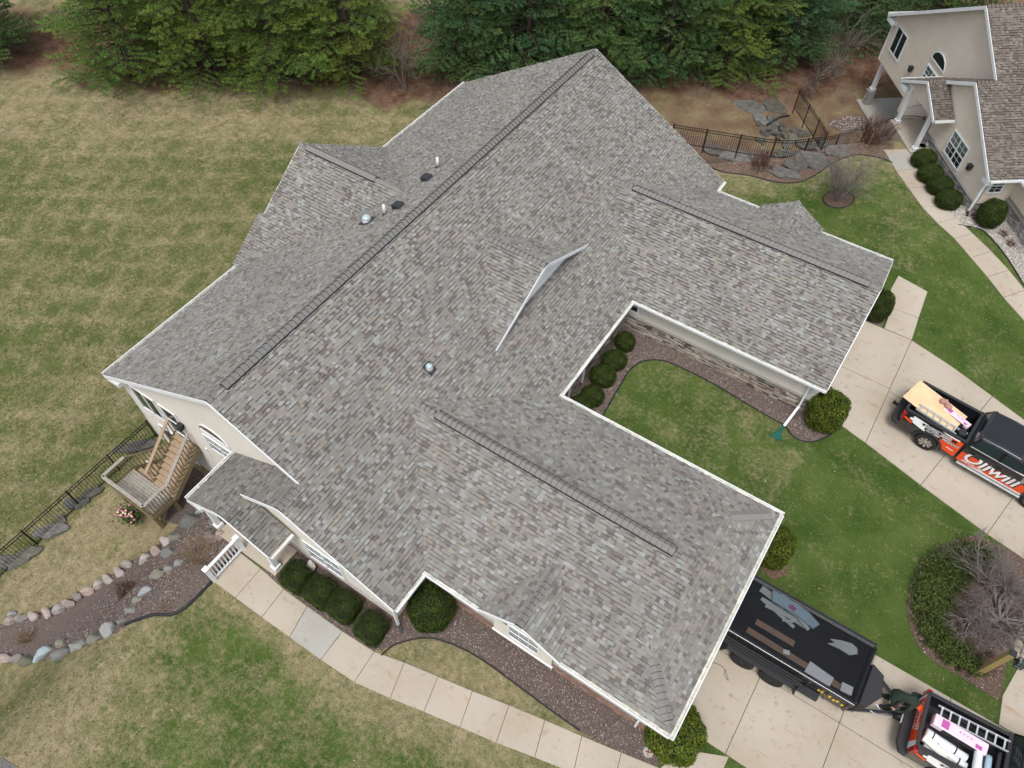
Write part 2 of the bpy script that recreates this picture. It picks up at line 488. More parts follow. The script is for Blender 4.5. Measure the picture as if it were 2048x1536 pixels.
class Caps:
    def __init__(s, root, mt, limit): s.root = root; s.mt = mt; s.n = 0; s.lim = limit; s.mb = MB()
    def run(s, p, q, nA, nB, w=0.15, exp=0.20, lift=0.012, curved=True):
        """row of caps from low/exposed end p to q. nA/nB: unit plan vectors off each side with slope z drop per metre (dx,dy,drop)"""
        p, q = Vector(p), Vector(q); L = (q - p).length; d = (q - p) / L
        A = Vector((nA[0], nA[1], -nA[2])).normalized(); B = Vector((nB[0], nB[1], -nB[2])).normalized()
        k = int(L / exp)
        for i in range(k):
            a = p + d * (i * exp); b = p + d * ((i + 1) * exp + 0.02)
            j = (s.n * 37 % 11) * 0.0006
            vs = []
            for e, (c, hh) in enumerate(((a, lift + 0.042 + j), (b, lift + 0.004))):
                Z = Vector((0, 0, hh))
                vs += [c + A * w + Z * 0.8, c + A * (w * 0.35) + Z + Vector((0, 0, 0.004)), c + Vector((0, 0, hh + 0.014 - 0.0)), c + B * (w * 0.35) + Z + Vector((0, 0, 0.004)), c + B * w + Z * 0.8]
            lowv = [c + A * w - Vector((0, 0, 0.005)) - d * (.022 if c is a else 0) for c in (a, b)] + [c + B * w - Vector((0, 0, 0.005)) - d * (.022 if c is a else 0) for c in (a, b)] + [a - Vector((0, 0, 0.012)) - d * .024]
            vs += lowv
            fs = [(i0, i0 + 1, i0 + 6, i0 + 5) for i0 in range(4)]
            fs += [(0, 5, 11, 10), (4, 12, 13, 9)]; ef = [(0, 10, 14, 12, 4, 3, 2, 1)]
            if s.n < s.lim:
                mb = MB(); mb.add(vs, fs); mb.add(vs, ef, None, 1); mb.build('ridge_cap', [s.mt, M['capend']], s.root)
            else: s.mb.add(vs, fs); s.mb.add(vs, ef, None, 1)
            s.n += 1
    def done(s):
        if s.mb.v: s.mb.build('ridge_caps', [s.mt, M['capend']], s.root, kind='stuff')

def gutter(root, p, q, n, z, brackets=True, ends=True):
    """U channel along the eave p->q (plan), n = outward unit normal"""
    p, q, n = Vector((*p, 0)), Vector((*q, 0)), Vector((*n, 0))
    d = (q - p).normalized(); mb = MB()
    W_, Hh, t = 0.145, 0.11, 0.012
    def strip(a0, a1, z0, z1, mi, e0=0.0, e1=0.0):
        vs = []
        for zz in (z0, z1):
            for base, aa in ((p - d * e0, a0), (q + d * e1, a0), (q + d * e1, a1), (p - d * e0, a1)):
                v = base + n * aa; vs.append((v.x, v.y, z + zz))
        mb.add(vs, [(0, 3, 2, 1), (4, 5, 6, 7), (0, 1, 5, 4), (1, 2, 6, 5), (2, 3, 7, 6), (3, 0, 4, 7)], None, mi)
    strip(0.0, t, -Hh, -0.012, 1)
    strip(t, W_ - t, -Hh, -Hh + 0.02, 1)
    strip(W_ - t, W_, -Hh, 0.004, 0)
    strip(W_ - 0.035, W_ - t, -0.006, 0.004, 0)
    L = (q - p).length
    if ends:
        for base in (p, q - d * t):
            vs = [base + n * a + d * b + Vector((0, 0, z + c)) for c in (-Hh + 0.02, -0.002) for a, b in ((t, 0), (W_ - t, 0), (W_ - t, t), (t, t))]
            mb.add(vs, [(0, 3, 2, 1), (4, 5, 6, 7), (0, 1, 5, 4), (1, 2, 6, 5), (2, 3, 7, 6), (3, 0, 4, 7)])
    o = mb.build('gutter', [M['white'], M['gutter']], root)
    if brackets:
        k = max(1, int(L / 0.9))
        for i in range(k):
            c = p + d * (L * (i + 0.5) / k)
            b = MB(); b.bar(c + n * t + Vector((0, 0, z - 0.02)), c + n * (W_ - t) + Vector((0, 0, z - 0.012)), 0.025, 0.008)
            b.build('bracket', M['white'], o)
    return o

def board(root, p, q, n, h=0.19, t=0.03, name='rake_board', lift=-0.01):
    """fascia/rake board: top edge on p->q, thickness t along n (plan)"""
    p, q, n = Vector(p), Vector(q), Vector((*n, 0)) * t; mb = MB()
    u = Vector((0, 0, lift)); dn = Vector((0, 0, -h))
    vs = [p + u + dn, q + u + dn, q + u + dn + n, p + u + dn + n, p + u, q + u, q + u + n, p + u + n]
    mb.add(vs, [(0, 3, 2, 1), (4, 5, 6, 7), (0, 1, 5, 4), (1, 2, 6, 5), (2, 3, 7, 6), (3, 0, 4, 7)])
    return mb.build(name, M['white'], root)

def wall(root, O, d, n, poly, sidmat, z_sid=None, exp=0.15, name='wall', thick=0.14):
    """vertical wall: O plan origin, d plan dir of s, n outward normal; poly in (s,z)"""
    poly = ccw(poly)
    mb = MB(); k = len(poly)
    f = lambda s_, z_, o_: (O[0] + d[0] * s_ + n[0] * o_, O[1] + d[1] * s_ + n[1] * o_, z_)
    vs = [f(a, b, -0.012) for a, b in poly] + [f(a, b, -thick) for a, b in poly]
    mb.add(vs, [tuple(range(k)), tuple(range(k, 2 * k))[::-1]] + [(i, i + k, (i + 1) % k + k, (i + 1) % k) for i in range(k)])
    w = mb.build(name, M['foundation'], root)
    z0 = min(b for a, b in poly) if z_sid is None else z_sid
    z1 = max(b for a, b in poly); smin = min(a for a, b in poly); smax = max(a for a, b in poly)
    sb = MB(); z = z0
    while z < z1:
        for z_a, z_b, ofn in ((z, z + exp * .70, lambda b: .026), (z + exp * .70, z + exp, lambda b: .026 - .022 * (b - z - exp * .70) / (exp * .30))):
            cl = clip_convex([(smin - 1, z_a), (smax + 1, z_a), (smax + 1, z_b), (smin - 1, z_b)], poly)
            if len(cl) < 3 or abs(area(cl)) < 1e-4: continue
            fr = [f(a, b, ofn(b)) for a, b in cl]; bk = [f(a, b, -0.012) for a, b in cl]; kk = len(cl)
            sb.add(fr + bk, [tuple(range(kk))] + [(i, i + kk, (i + 1) % kk + kk, (i + 1) % kk) for i in range(kk)])
        z += exp
    sb.build('siding', sidmat, w, kind='stuff')
    return w

def window(root, O, d, n, s0, s1, z0, z1, nx=1, nz=1, off=0.045, grid=(0, 0), blind=False, name='window', fw=0.07):
    mb = MB()
    f = lambda s_, z_, o_: (O[0] + d[0] * s_ + n[0] * o_, O[1] + d[1] * s_ + n[1] * o_, z_)
    def bx(a0, a1, b0, b1, o0, o1, m_=mb):
        vs = [f(a, b, o) for o in (o0, o1) for a, b in ((a0, b0), (a1, b0), (a1, b1), (a0, b1))]
        m_.add(vs, [(0, 3, 2, 1), (4, 5, 6, 7), (0, 1, 5, 4), (1, 2, 6, 5), (2, 3, 7, 6), (3, 0, 4, 7)])
    bx(s0, s1, z1 - fw, z1, off - .01, off + 0.035); bx(s0, s1, z0, z0 + fw, off - .01, off + 0.035)
    bx(s0, s0 + fw, z0 + fw, z1 - fw, off - .01, off + 0.035); bx(s1 - fw, s1, z0 + fw, z1 - fw, off - .01, off + 0.035)
    ws = (s1 - s0 - 2 * fw); hz = (z1 - z0 - 2 * fw)
    for i in range(1, nx):
        c = s0 + fw + ws * i / nx; bx(c - 0.035, c + 0.035, z0 + fw, z1 - fw, off - .01, off + 0.03)
    for j in range(1, nz):
        c = z0 + fw + hz * j / nz; bx(s0 + fw, s1 - fw, c - 0.025, c + 0.025, off - .01, off + 0.026)
    o = mb.build(name, M['white'], root)
    for i in range(nx):
        for j in range(nz):
            a0 = s0 + fw + ws * i / nx; a1 = a0 + ws / nx; b0 = z0 + fw + hz * j / nz; b1 = b0 + hz / nz
            pm_ = MB(); bx(a0 + .002, a1 - .002, b0 + .002, b1 - .002, off - 0.008, off + 0.004, pm_)
            pm_.build('pane', M['blind'] if (blind and j == nz - 1) else M['glass'], o)
            if grid[0]:
                gm = MB()
                for g in range(1, grid[0]): 
                    c = a0 + (a1 - a0) * g / grid[0]; bx(c - .009, c + .009, b0, b1, off + .005, off + .012, gm)
                for g in range(1, grid[1]):
                    c = b0 + (b1 - b0) * g / grid[1]; bx(a0, a1, c - .009, c + .009, off + .005, off + .011, gm)
                gm.build('glazing_bar', M['white'], o)
    return o

def half_round(root, O, d, n, s0, s1, z0, rise, off=0.045, name='arched_window'):
    f = lambda s_, z_, o_: (O[0] + d[0] * s_ + n[0] * o_, O[1] + d[1] * s_ + n[1] * o_, z_)
    c = (s0 + s1) / 2; a = (s1 - s0) / 2; N = 18; mb = MB()
    ar = [(c + a * math.cos(math.pi * i / N), z0 + rise * math.sin(math.pi * i / N)) for i in range(N + 1)]
    ai = [(c + (a - .07) * math.cos(math.pi * i / N), z0 + .06 + (rise - .12) * math.sin(math.pi * i / N)) for i in range(N + 1)]
    for i in range(N):
        q = [ar[i], ar[i + 1], ai[i + 1], ai[i]]
        vs = [f(*p_, off + .035) for p_ in q] + [f(*p_, off - .01) for p_ in q]
        mb.add(vs, [(0, 1, 2, 3), (0, 4, 5, 1), (1, 5, 6, 2), (2, 6, 7, 3)])
    q = [(s0, z0), (s1, z0), (s1 - .07, z0 + .06), (s0 + .07, z0 + .06)]
    vs = [f(*p_, off + .035) for p_ in q] + [f(*p_, off - .01) for p_ in q]
    mb.add(vs, [(0, 1, 2, 3), (0, 4, 5, 1), (1, 5, 6, 2), (2, 6, 7, 3), (3, 7, 4, 0)])
    o = mb.build(name, M['white'], root)
    g = MB(); g.face([f(*p_, off + .003) for p_ in ai]); g.build('pane', M['glass'], o)
    return o

def veneer(root, O, d, n, s0, s1, z0, z1, cols, proud=0.05, seed=1, rect=(0.12, 0.45), ch=0.075):
    """ledge-stone or brick facing: every piece is geometry, uneven and proud of the mortar"""
    f = lambda s_, z_, o_: (O[0] + d[0] * s_ + n[0] * o_, O[1] + d[1] * s_ + n[1] * o_, z_)
    r = random.Random(seed)
    mo = MB(); vs = [f(a, b, o) for o in (0.0, proud * 0.5) for a, b in ((s0, z0), (s1, z0), (s1, z1), (s0, z1))]
    F6 = [(0, 3, 2, 1), (4, 5, 6, 7), (0, 1, 5, 4), (1, 2, 6, 5), (2, 3, 7, 6), (3, 0, 4, 7)]
    mo.add(vs, F6); base = mo.build('stone_veneer', M['mortar'], root)
    mb = MB(); z = z0; 
    while z < z1 - 0.03:
        c = s0 - r.random() * 0.2
        h = min(ch * r.uniform(0.85, 1.15), z1 - z)
        while c < s1:
            w = r.uniform(*rect); a0, a1 = max(c, s0) + .006, min(c + w, s1) - .006
            if a1 > a0 + .02:
                o1 = proud * r.uniform(0.65, 1.0); cc = r.choice(cols); j = r.uniform(.85, 1.15)
                vs = [f(a, b, o) for o in (proud * .4, o1) for a, b in ((a0, z + .005), (a1, z + .005), (a1, z + h - .005), (a0, z + h - .005))]
                mb.add(vs, F6[1:], tuple(t * j for t in cc))
            c += w
        z += h
    mb.build('stones', M['brickcol'], base, kind='stuff')
    led = MB(); vs = [f(a, b, o) for b in (z1, z1 + .05) for a, o in ((s0, -.01), (s1, -.01), (s1, proud + .04), (s0, proud + .04))]
    led.add(vs, F6); led.build('ledge', M['foundation'], base)
STONE = [(0.34, 0.27, 0.22), (0.42, 0.36, 0.30), (0.25, 0.20, 0.165), (0.31, 0.285, 0.26), (0.50, 0.45, 0.40), (0.10, 0.08, 0.075)]
BRICK = [(0.28, 0.17, 0.13), (0.33, 0.21, 0.165), (0.24, 0.15, 0.12), (0.36, 0.26, 0.21)]
LIME = [(0.36, 0.35, 0.33), (0.46, 0.45, 0.43), (0.28, 0.275, 0.27), (0.52, 0.51, 0.49), (0.22, 0.22, 0.22)]

Zr, Zf, B_, F_, Y0, Y1 = 6.525, 2.22, 7.83, 7.58, -10.02, 14.26
pm = 0.568; w1, w2, hw, zr1, xe1, xg1, xe2 = -5.25, 9.15, 4.19, 4.19, 16.52, 14.98, 16.06
pw = 0.470; XM = 4.11; XR1, YP, XC, YQ, XE, XF = 3.36, -11.05, 1.27, -11.98, -0.86, 3.13
zQ = lambda x: 4.617 - 0.573 * (3.36 - x)
mzf = lambda x: Zr - pm * x

def left_end(root, sid, own):
    """walls and openings of the gable end; both buildings are of this pattern"""
    X, Y = (1, 0), (0, 1)
    zt = lambda x: (Zr - pm * abs(x)) - 0.14
    if own:
        wall(root, (0, -9.67), X, (0, -1), [(-7.48, -3.2), (3.4, -3.2), (3.4, zt(3.4)), (0, zt(0)), (-7.48, zt(7.48))], sid)
    else:
        wall(root, (0, -9.67), X, (0, -1), [(-7.48, -0.6), (3.4, -0.6), (3.4, zt(3.4)), (0, zt(0)), (-7.48, zt(7.48))], sid)
        wall(root, (0, -9.67), X, (0, -1), [(-3.4, -4), (3.4, -4), (3.4, -0.61), (-3.4, -0.61)], sid, z_sid=-1.5)
        wall(root, (-3.4, 0), Y, (-1, 0), [(-9.55, -4), (5, -4), (5, -0.61), (-9.55, -0.61)], sid)
        sl = MB(); sl.box((-7.46, -9.6, -0.72), (-3.5, 4, -0.6)); sl.build('overhang_floor', M['soffit'], root)
    wall(root, (-7.48, 0), (0, -1), (-1, 0), [(-13.9, -3.2), (9.52, -3.2), (9.52, 2.02), (-13.9, 2.02)] if own else [(-5, -.6), (9.52, -.6), (9.52, 2.02), (-5, 2.02)], sid, name='back_wall')
    # bump-out front wall and its return
    wall(root, (0, -10.8), X, (0, -1), [(1.6, 0.0), (7.23, 0.0), (7.23, zt(7.23)), (3.36, zt(3.36)), (1.6, zQ(1.6) - .14)], sid, z_sid=0.62)
    wall(root, (1.6, 0), (0, -1), (-1, 0), [(9.7, 0), (10.65, 0), (10.65, 3.3), (9.7, 3.3)], sid)
    wall(root, (7.23, 0), Y, X, [(-10.64, 0.0), (-9.1, 0), (-9.1, 2.1), (-10.64, 2.1)], sid, z_sid=0.62)
    st = BRICK if own else LIME
    veneer(root, (0, -10.8), X, (0, -1), 1.62, 7.25, -0.15, 0.55, st, seed=3, rect=(0.16, 0.24) if own else (0.12, 0.4))
    veneer(root, (7.23, 0), Y, X, -10.82, -9.1, -0.15, 0.55, st, seed=4, rect=(0.16, 0.24) if own else (0.12, 0.4))
    cb = MB(); cb.box((7.16, -10.83, 0.62), (7.26, -10.73, 2.1)); cb.build('corner_board', M['white'], root)
    cb = MB(); cb.box((-7.53, -9.72, -3.0 if own else -0.6), (-7.43, -9.62, 2.0)); cb.build('corner_board', M['white'], root)
    O = (0, -9.67); N = (0, -1)
    half_round(root, O, X, N, -2.63, -1.03, 2.33, 0.66)
    window(root, O, X, N, -2.63, -1.03, 0.9, 1.98, 2, 2, grid=(2, 2), blind=True)
    window(root, (0, -10.8), X, N, 3.45, 5.12, 0.78, 2.1, 2, 2, grid=(2, 2), blind=True)
    window(root, (7.23, 0), Y, X, -10.55, -9.83, 1.15, 2.05, 1, 2, grid=(2, 2), blind=True)
    # porch slab, posts, beam
    ps = MB(); ps.prism([(-0.3, -11.98), (2.62, -11.98), (2.62, -10.84), (1.58, -10.84), (1.58, -9.7), (-0.3, -9.7)], -0.3 if own else -.5, 0.13)
    ps.build('porch_slab', M['concrete'], root, bevel=0.01)
    for px, py, zt_ in ((2.45, -11.72, zQ(1.27) - .532 * (2.45 - 1.27)), (-0.45 if own else 0.0, -11.72, zQ(-0.3))):
        po = MB(); zb = 0.13
        po.box((px - .09, py - .09, zb), (px + .09, py + .09, zt_ - .15))
        po.box((px - .14, py - .14, zb), (px + .14, py + .14, zb + .2)); po.box((px - .12, py - .12, zt_ - .3), (px + .12, py + .12, zt_ - .151))
        po.build('porch_post', M['white'], root)
    # porch gable infill facing -y
    wall(root, (0, -11.72), X, N, [(-0.55, 2.1), (2.8, 2.1), (2.8, zQ(1.27) - .532 * 1.53 - .14), (1.27, zQ(1.27) - .14), (-0.55, zQ(-.55) - .14)], sid, name='porch_gable', thick=.1)
    # front door in the porch
    dr = MB(); dr.box((0.2, -9.72, 0.14), (1.15, -9.68, 2.05)); dr.build('front_door', M['white'], root)

def lantern(root, x, y, z):
    m = MB(); m.box((x - .05, y - .04, z - .1), (x + .05, y, z + .1)); m.box((x - .09, y - .24, z - .14), (x + .09, y - .06, z + .12)); m.box((x - .12, y - .27, z + .12), (x + .12, y - .03, z + .15))
    m.build('wall_lantern', M['plastic'], root)

def build_house(root, own, sid, pal, capm, camL):
    rf = Roof(root, pal)
    ymax = Y1 if own else -1.0
    r = rf.plane
    # main front slope
    pcs = [[(0, Y0), (XR1, Y0), (XR1, ymax), (0, ymax)], [(XR1, YP), (F_, YP), (F_, -9.44), (XM, w1), (XR1, w1)]]
    if own:
        pcs += [[(XR1, w1), (XM, w1), (F_, -1.06), (F_, 4.96), (XM, w2), (XR1, w2)], [(XR1, w2), (XM, w2), (F_, 13.34), (F_, Y1), (XR1, Y1)]]
    else:
        pcs += [[(XR1, w1), (XM, w1), (F_, -1.06), (XR1, -1.06)]]
    r(pcs, (1, 0), Zr, 0, pm)
    # main back slope
    if own:
        XV = -2.02
        r([[(0, Y0), (0, 2.2), (XV, 2.2), (-B_, -2.91), (-B_, Y0)], [(0, 2.2), (0, Y1), (-B_, Y1), (-B_, 7.31), (XV, 2.2)]], (-1, 0), Zr, 0, pm)
        r([[(-B_, 2.2), (XV, 2.2), (-B_, -2.91)], [(-B_, -0.75), (-B_, -2.91), (-B_ - .28, -2.91), (-B_ - .28, -0.75)]], (0, -1), 5.38, -2.2, 0.6468)
        r([[(-B_, 2.2), (XV, 2.2), (-B_, 7.31)]], (0, 1), 5.38, 2.2, 0.6468)
    else:
        r([[(0, Y0), (0, ymax), (-B_, ymax), (-B_, Y0)]], (-1, 0), Zr, 0, pm, skip=True)
    # left garage wing (clipped gable with a skirt)
    dd = xe1 - xg1
    xw = xe1 if own else 12.0
    if own:
        r([[(XM, w1), (xg1, w1), (xg1, w1 + hw), (F_, w1 + hw)], [(xg1, w1 + hw - dd), (xe1, w1 + hw), (xg1, w1 + hw)]], (0, 1), zr1, w1, pw)
        r([[(XM, w1), (F_, w1 - hw), (xg1, w1 - hw), (xg1, w1)], [(xg1, w1 - hw + dd), (xg1, w1 - hw), (xe1, w1 - hw)]], (0, -1), zr1, -w1, pw)
        r([[(xe1, w1 - hw), (xe1, w1 + hw), (xg1 - .02, w1 + hw - dd), (xg1 - .02, w1 - hw + dd)]], (1, 0), Zf, xe1, pw)
        r([[(xg1 - .55, w1 + hw - dd - .02), (xg1 - .55, w1 - hw + dd + .02), (xg1 - .02, w1 - hw + dd + .02), (xg1 - .02, w1 + hw - dd - .02)]], (1, 0), Zf, xe1, pw)
    else:
        r([[(XM, w1), (xw, w1), (xw, w1 + hw), (F_, w1 + hw)]], (0, 1), zr1, w1, pw, skip=True)
        r([[(XM, w1), (F_, w1 - hw), (xw, w1 - hw), (xw, w1)]], (0, -1), zr1, -w1, pw)
    if own:
        r([[(XM, w2), (xe2, w2), (xe2, w2 + hw), (F_, w2 + hw)]], (0, 1), zr1, w2, pw)
        r([[(XM, w2), (F_, w2 - hw), (xe2, w2 - hw), (xe2, w2)]], (0, -1), zr1, -w2, pw)
        # front dormer
        r([[(2.12, 1.94), (5.0, 1.94), (5.0, 5.42)]], (0, 1), 5.32, 1.94, pw)
        r([[(2.12, 1.94), (5.0, -1.54), (5.0, 1.94)]], (0, -1), 5.32, -1.94, pw)
        # gablets on the garage wings
        for yy, sg in ((w1 - hw - 0.12, -1), (w2 + hw + 0.12, 1)):
            cx = 11.32; hh = 1.5; zt_ = 2.36; za = zt_ + 0.62 * hh; yr = (w1 if sg < 0 else w2) + sg * (zr1 - za) / pw
            yb = (w1 if sg < 0 else w2) + sg * (zr1 - zt_) / pw
            r([[(cx, yr), (cx, yy), (cx - hh, yy), (cx - hh, yb)]], (-1, 0), za + .01, -cx, 0.62)
            r([[(cx, yr), (cx, yy), (cx + hh, yy), (cx + hh, yb)]], (1, 0), za + .01, cx, 0.62)
    # porch and bump-out
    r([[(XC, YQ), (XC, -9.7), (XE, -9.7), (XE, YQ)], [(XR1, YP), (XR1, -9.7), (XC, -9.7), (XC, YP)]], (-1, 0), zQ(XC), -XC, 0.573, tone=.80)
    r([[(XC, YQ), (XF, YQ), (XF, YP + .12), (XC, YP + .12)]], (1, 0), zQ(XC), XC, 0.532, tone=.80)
    if not own:
        r([[(-7.83, YP), (-7.8, YP), (-7.8, YP + .02), (-7.83, YP + .02)]], (-1, 0), 0, 0, 0, skip=True)
    roof = rf.finish('roof', camL)
    cp = Caps(roof, capm, 300)
    vent = MB()
    def vented(a, b, nA, nB, w=0.19):
        cp.run(a, b, nA, nB, w=w, lift=0.05)
        for nn in (nA, nB):
            A = Vector((nn[0], nn[1], -nn[2])).normalized()
            vent.bar(Vector(a) + A * (w + .012) + Vector((0, 0, .03)), Vector(b) + A * (w + .012) + Vector((0, 0, .03)), .036, .07)
    if own:
        cp.run((0, Y0 + .02, Zr), (0, Y0 + .6, Zr), (1, 0, pm), (-1, 0, pm))
        vented((0, Y0 + .7, Zr), (0, Y1 - .5, Zr), (1, 0, pm), (-1, 0, pm))
        cp.run((0, Y1 - .5, Zr), (0, Y1, Zr), (1, 0, pm), (-1, 0, pm))
        vented((14.2, w1, zr1), (5.1, w1, zr1), (0, 1, pw), (0, -1, pw))
        cp.run((14.84, w1, zr1), (14.25, w1, zr1), (0, 1, pw), (0, -1, pw)); cp.run((5.05, w1, zr1), (4.2, w1, zr1), (0, 1, pw), (0, -1, pw))
        vented((15.6, w2, zr1), (5.1, w2, zr1), (0, 1, pw), (0, -1, pw))
        cp.run((16.05, w2, zr1), (15.62, w2, zr1), (0, 1, pw), (0, -1, pw)); cp.run((5.05, w2, zr1), (4.2, w2, zr1), (0, 1, pw), (0, -1, pw))
        vented((-7.4, 2.2, 5.38), (-3.5, 2.2, 5.38), (0, 1, .647), (0, -1, .647))
        cp.run((-7.83, 2.2, 5.38), (-7.45, 2.2, 5.38), (0, 1, .647), (0, -1, .647)); cp.run((-3.45, 2.2, 5.38), (-2.1, 2.2, 5.38), (0, 1, .647), (0, -1, .647))
        cp.run((5.0, 1.94, 5.32), (2.3, 1.94, 5.32), (0, 1, pw), (0, -1, pw))
        for sg in (-1, 1):
            a = (xe1 - .25, w1 + sg * (hw - .25), Zf + pw * .25); b = (xg1 + .02, w1 + sg * (hw - dd + .02), Zf + pw * (dd - .02))
            cp.run(a, b, (.707, -sg * .707, pw * .707), (-.707, sg * .707, pw * .707), w=.18, exp=.19, lift=.02)
        for yy, sg, yr in ((w1 - hw - 0.12, -1, w1 - 1.92), (w2 + hw + 0.12, 1, w2 + 1.92)):
            cp.run((11.32, yy, 3.3), (11.32, yy - sg * 1.9, 3.3), (1, 0, .62), (-1, 0, .62))
    else:
        cp.run((0, Y0 + .02, Zr), (0, ymax, Zr), (1, 0, pm), (-1, 0, pm))
    cp.run((XR1, YP + .02, zQ(XR1)), (XR1, Y0 + .1, zQ(XR1)), (1, 0, pm), (-1, 0, .573))
    cp.run((XC, YQ + .02, zQ(XC)), (XC, YP, zQ(XC)), (1, 0, .532), (-1, 0, .573))
    cp.done()
    if vent.v: vent.build('ridge_vent', M['vent'], roof)
    # valley flashing-free trims ---------------------------------------
    zb = Zr - pm * B_
    board(root, (0, Y0, Zr), (XR1, Y0, mzf(XR1)), (0, -1)); board(root, (-B_, Y0, zb), (0, Y0, Zr), (0, -1))
    board(root, (XR1, YP, mzf(XR1)), (F_, YP, Zf), (0, -1)); board(root, (XC, YP, zQ(XC)), (XR1, YP, zQ(XR1)), (0, -1))
    board(root, (XE, YQ, zQ(XE)), (XC, YQ, zQ(XC)), (0, -1), h=.17); board(root, (XC, YQ, zQ(XC)), (XF, YQ, zQ(XC) - .532 * (XF - XC)), (0, -1), h=.17)
    # boxed eave returns
    for x0, x1, y_, z_ in ((-B_ + .02, -B_ + .75, Y0, zb), (F_ - .45, F_ - .02, YP, Zf), (XE, XE + .6, YQ, zQ(XE))):
        bx = MB(); bx.box((x0, y_ + .003, z_ - .36), (x1, y_ + .33, z_ - .145)); bx.build('eave_return', M['white'], root)
    gutter(root, (-B_, Y0 + .02), (-B_, -2.95 if own else ymax), (-1, 0), zb)
    gutter(root, (XE, YQ + .02), (XE, -9.72), (-1, 0), zQ(XE))
    gutter(root, (XF, YQ + .02), (XF, YP + .1), (1, 0), zQ(XC) - .532 * (XF - XC), brackets=False)
    gutter(root, (F_, YP + .02), (F_, -9.6), (1, 0), Zf)
    left_end(root, sid, own)
    # downspout at the bump-out corner
    ds = MB(); ds.bar((7.56, -10.95, 2.08), (7.36, -10.92, 1.85), .07, .09); ds.bar((7.36, -10.92, 1.87), (7.36, -10.92, 0.12), .09, .07); ds.build('downspout', M['white'], root)
    el = MB(); el.bar((7.36, -10.92, .14), (7.6, -11.05, .05), .1, .1); el.build('downspout_elbow', M['edging'], root)
    # inner wing walls
    X, Y = (1, 0), (0, 1)
    zu = 2.1
    veneer(root, (0, -9.2), X, (0, -1), 7.26, 16.2 if own else 12, -0.15, 0.85 if own else .7, BRICK if own else LIME, seed=8, rect=(0.16, 0.24) if own else (.12, .4))
    wall(root, (0, -9.2), X, (0, -1), [(7.1, 0), (16.2 if own else 12, 0), (16.2 if own else 12, zu), (7.1, zu)], sid, z_sid=0.92)
    if not own:
        board(root, (F_, w1 - hw, Zf), (12, w1 - hw, Zf), (0, -1), h=.16, name='fascia_board')
        gutter(root, (F_ + .1, w1 - hw), (12, w1 - hw), (0, -1), Zf)
        lantern(root, -3.77, -9.69, .97); lantern(root, 5.85, -10.82, 1.61)
        window(root, (0, -9.67), X, (0, -1), -6.8, -5.42, 0.4, 1.92, 2, 1, blind=False)
        pp = MB(); pp.box((-7.42, -9.6, -4.0), (-7.02, -9.2, -2.6)); pp.build('stone_pier', M['foundation'], root)
        veneer(root, (-7.22, -9.62), X, (0, -1), -.2, .2, -3.9, -2.6, LIME, seed=21, proud=.03)
        pp = MB(); pp.box((-7.33, -9.51, -2.5), (-7.11, -9.29, -.6)); pp.box((-7.38, -9.56, -2.545), (-7.06, -9.24, -2.4)); pp.box((-7.38, -9.56, -.75), (-7.06, -9.24, -.6))
        pp.build('corner_post', M['white'], root)
        sl = MB(); sl.box((-7.7, -9.9, -4.0), (-3.4, -4, -3.5)); sl.build('patio_slab', M['concrete2'], root)
        rl = MB()
        rl.bar((0.0, -11.72, 1.0), (-.35, -10.3, .98), .07, .06)
        rl.build('porch_rail', M['white'], root)
        return roof
    lantern(root, -4.05, -9.69, 1.3)
    # patio door group, trims
    window(root, (0, -9.67), X, (0, -1), -6.9, -5.45, 0.25, 1.85, 2, 1)
    window(root, (0, -9.67), X, (0, -1), -5.15, -4.2, -0.05, 1.9, 1, 2, name='patio_door')
    window(root, (0, -9.67), X, (0, -1), -6.6, -4.9, -2.7, -0.75, 2, 1, name='lower_patio_door')
    pp = MB(); pp.box((-3.3, -9.73, -2.8), (-3.2, -9.69, 0.3)); pp.build('downspout', M['white'], root)
    # remaining outer walls
    zt = lambda x: (Zr - pm * abs(x)) - 0.14
    wall(root, (0, 13.91), X, (0, 1), [(-7.48, -2.8), (7.23, -2.8), (7.23, zt(7.23)), (0, zt(0)), (-7.48, zt(7.48))], sid)
    wall(root, (7.23, 0), Y, X, [(-1.41, 0), (5.31, 0), (5.31, zu), (-1.41, zu)], sid, z_sid=.92)
    veneer(root, (7.23, 0), Y, X, -1.41, 5.31, -.15, .85, STONE, seed=11)
    wall(root, (7.23, 0), Y, X, [(12.99, 0), (13.91, 0), (13.91, zu), (12.99, zu)], sid)
    wall(root, (0, -1.41), X, (0, 1), [(7.23, 0), (16.17, 0), (16.17, zu), (7.23, zu)], sid)
    wall(root, (0, 5.31), X, (0, -1), [(7.1, 0), (15.7, 0), (15.7, zu), (7.1, zu)], sid, z_sid=.92)
    veneer(root, (0, 5.31), X, (0, -1), 7.26, 15.72, -.15, .85, STONE, seed=12)
    cb = MB(); cb.box((15.62, 5.22, .92), (15.74, 5.3, 2.1)); cb.build('corner_board', M['white'], root)
    wall(root, (0, 12.99), X, (0, 1), [(7.23, 0), (15.7, 0), (15.7, zu), (7.23, zu)], sid)
    wall(root, (16.17, 0), Y, X, [(-9.2, 0), (-1.41, 0), (-1.41, zu), (-9.2, zu)], sid)
    wall(root, (15.7, 0), Y, X, [(5.31, 0), (12.99, 0), (12.99, zu), (9.15, 4.03), (5.31, zu)], sid)
    wall(root, (-7.6, 0), Y, (-1, 0), [(-2.6, 2.0), (7.0, 2.0), (2.2, 5.1)], sid, name='rear_gable')
    wall(root, (xg1 - .12, 0), Y, X, [(w1 - 2.0, 3.15), (w1 + 2.0, 3.15), (w1, 4.07)], sid, name='garage_gable')
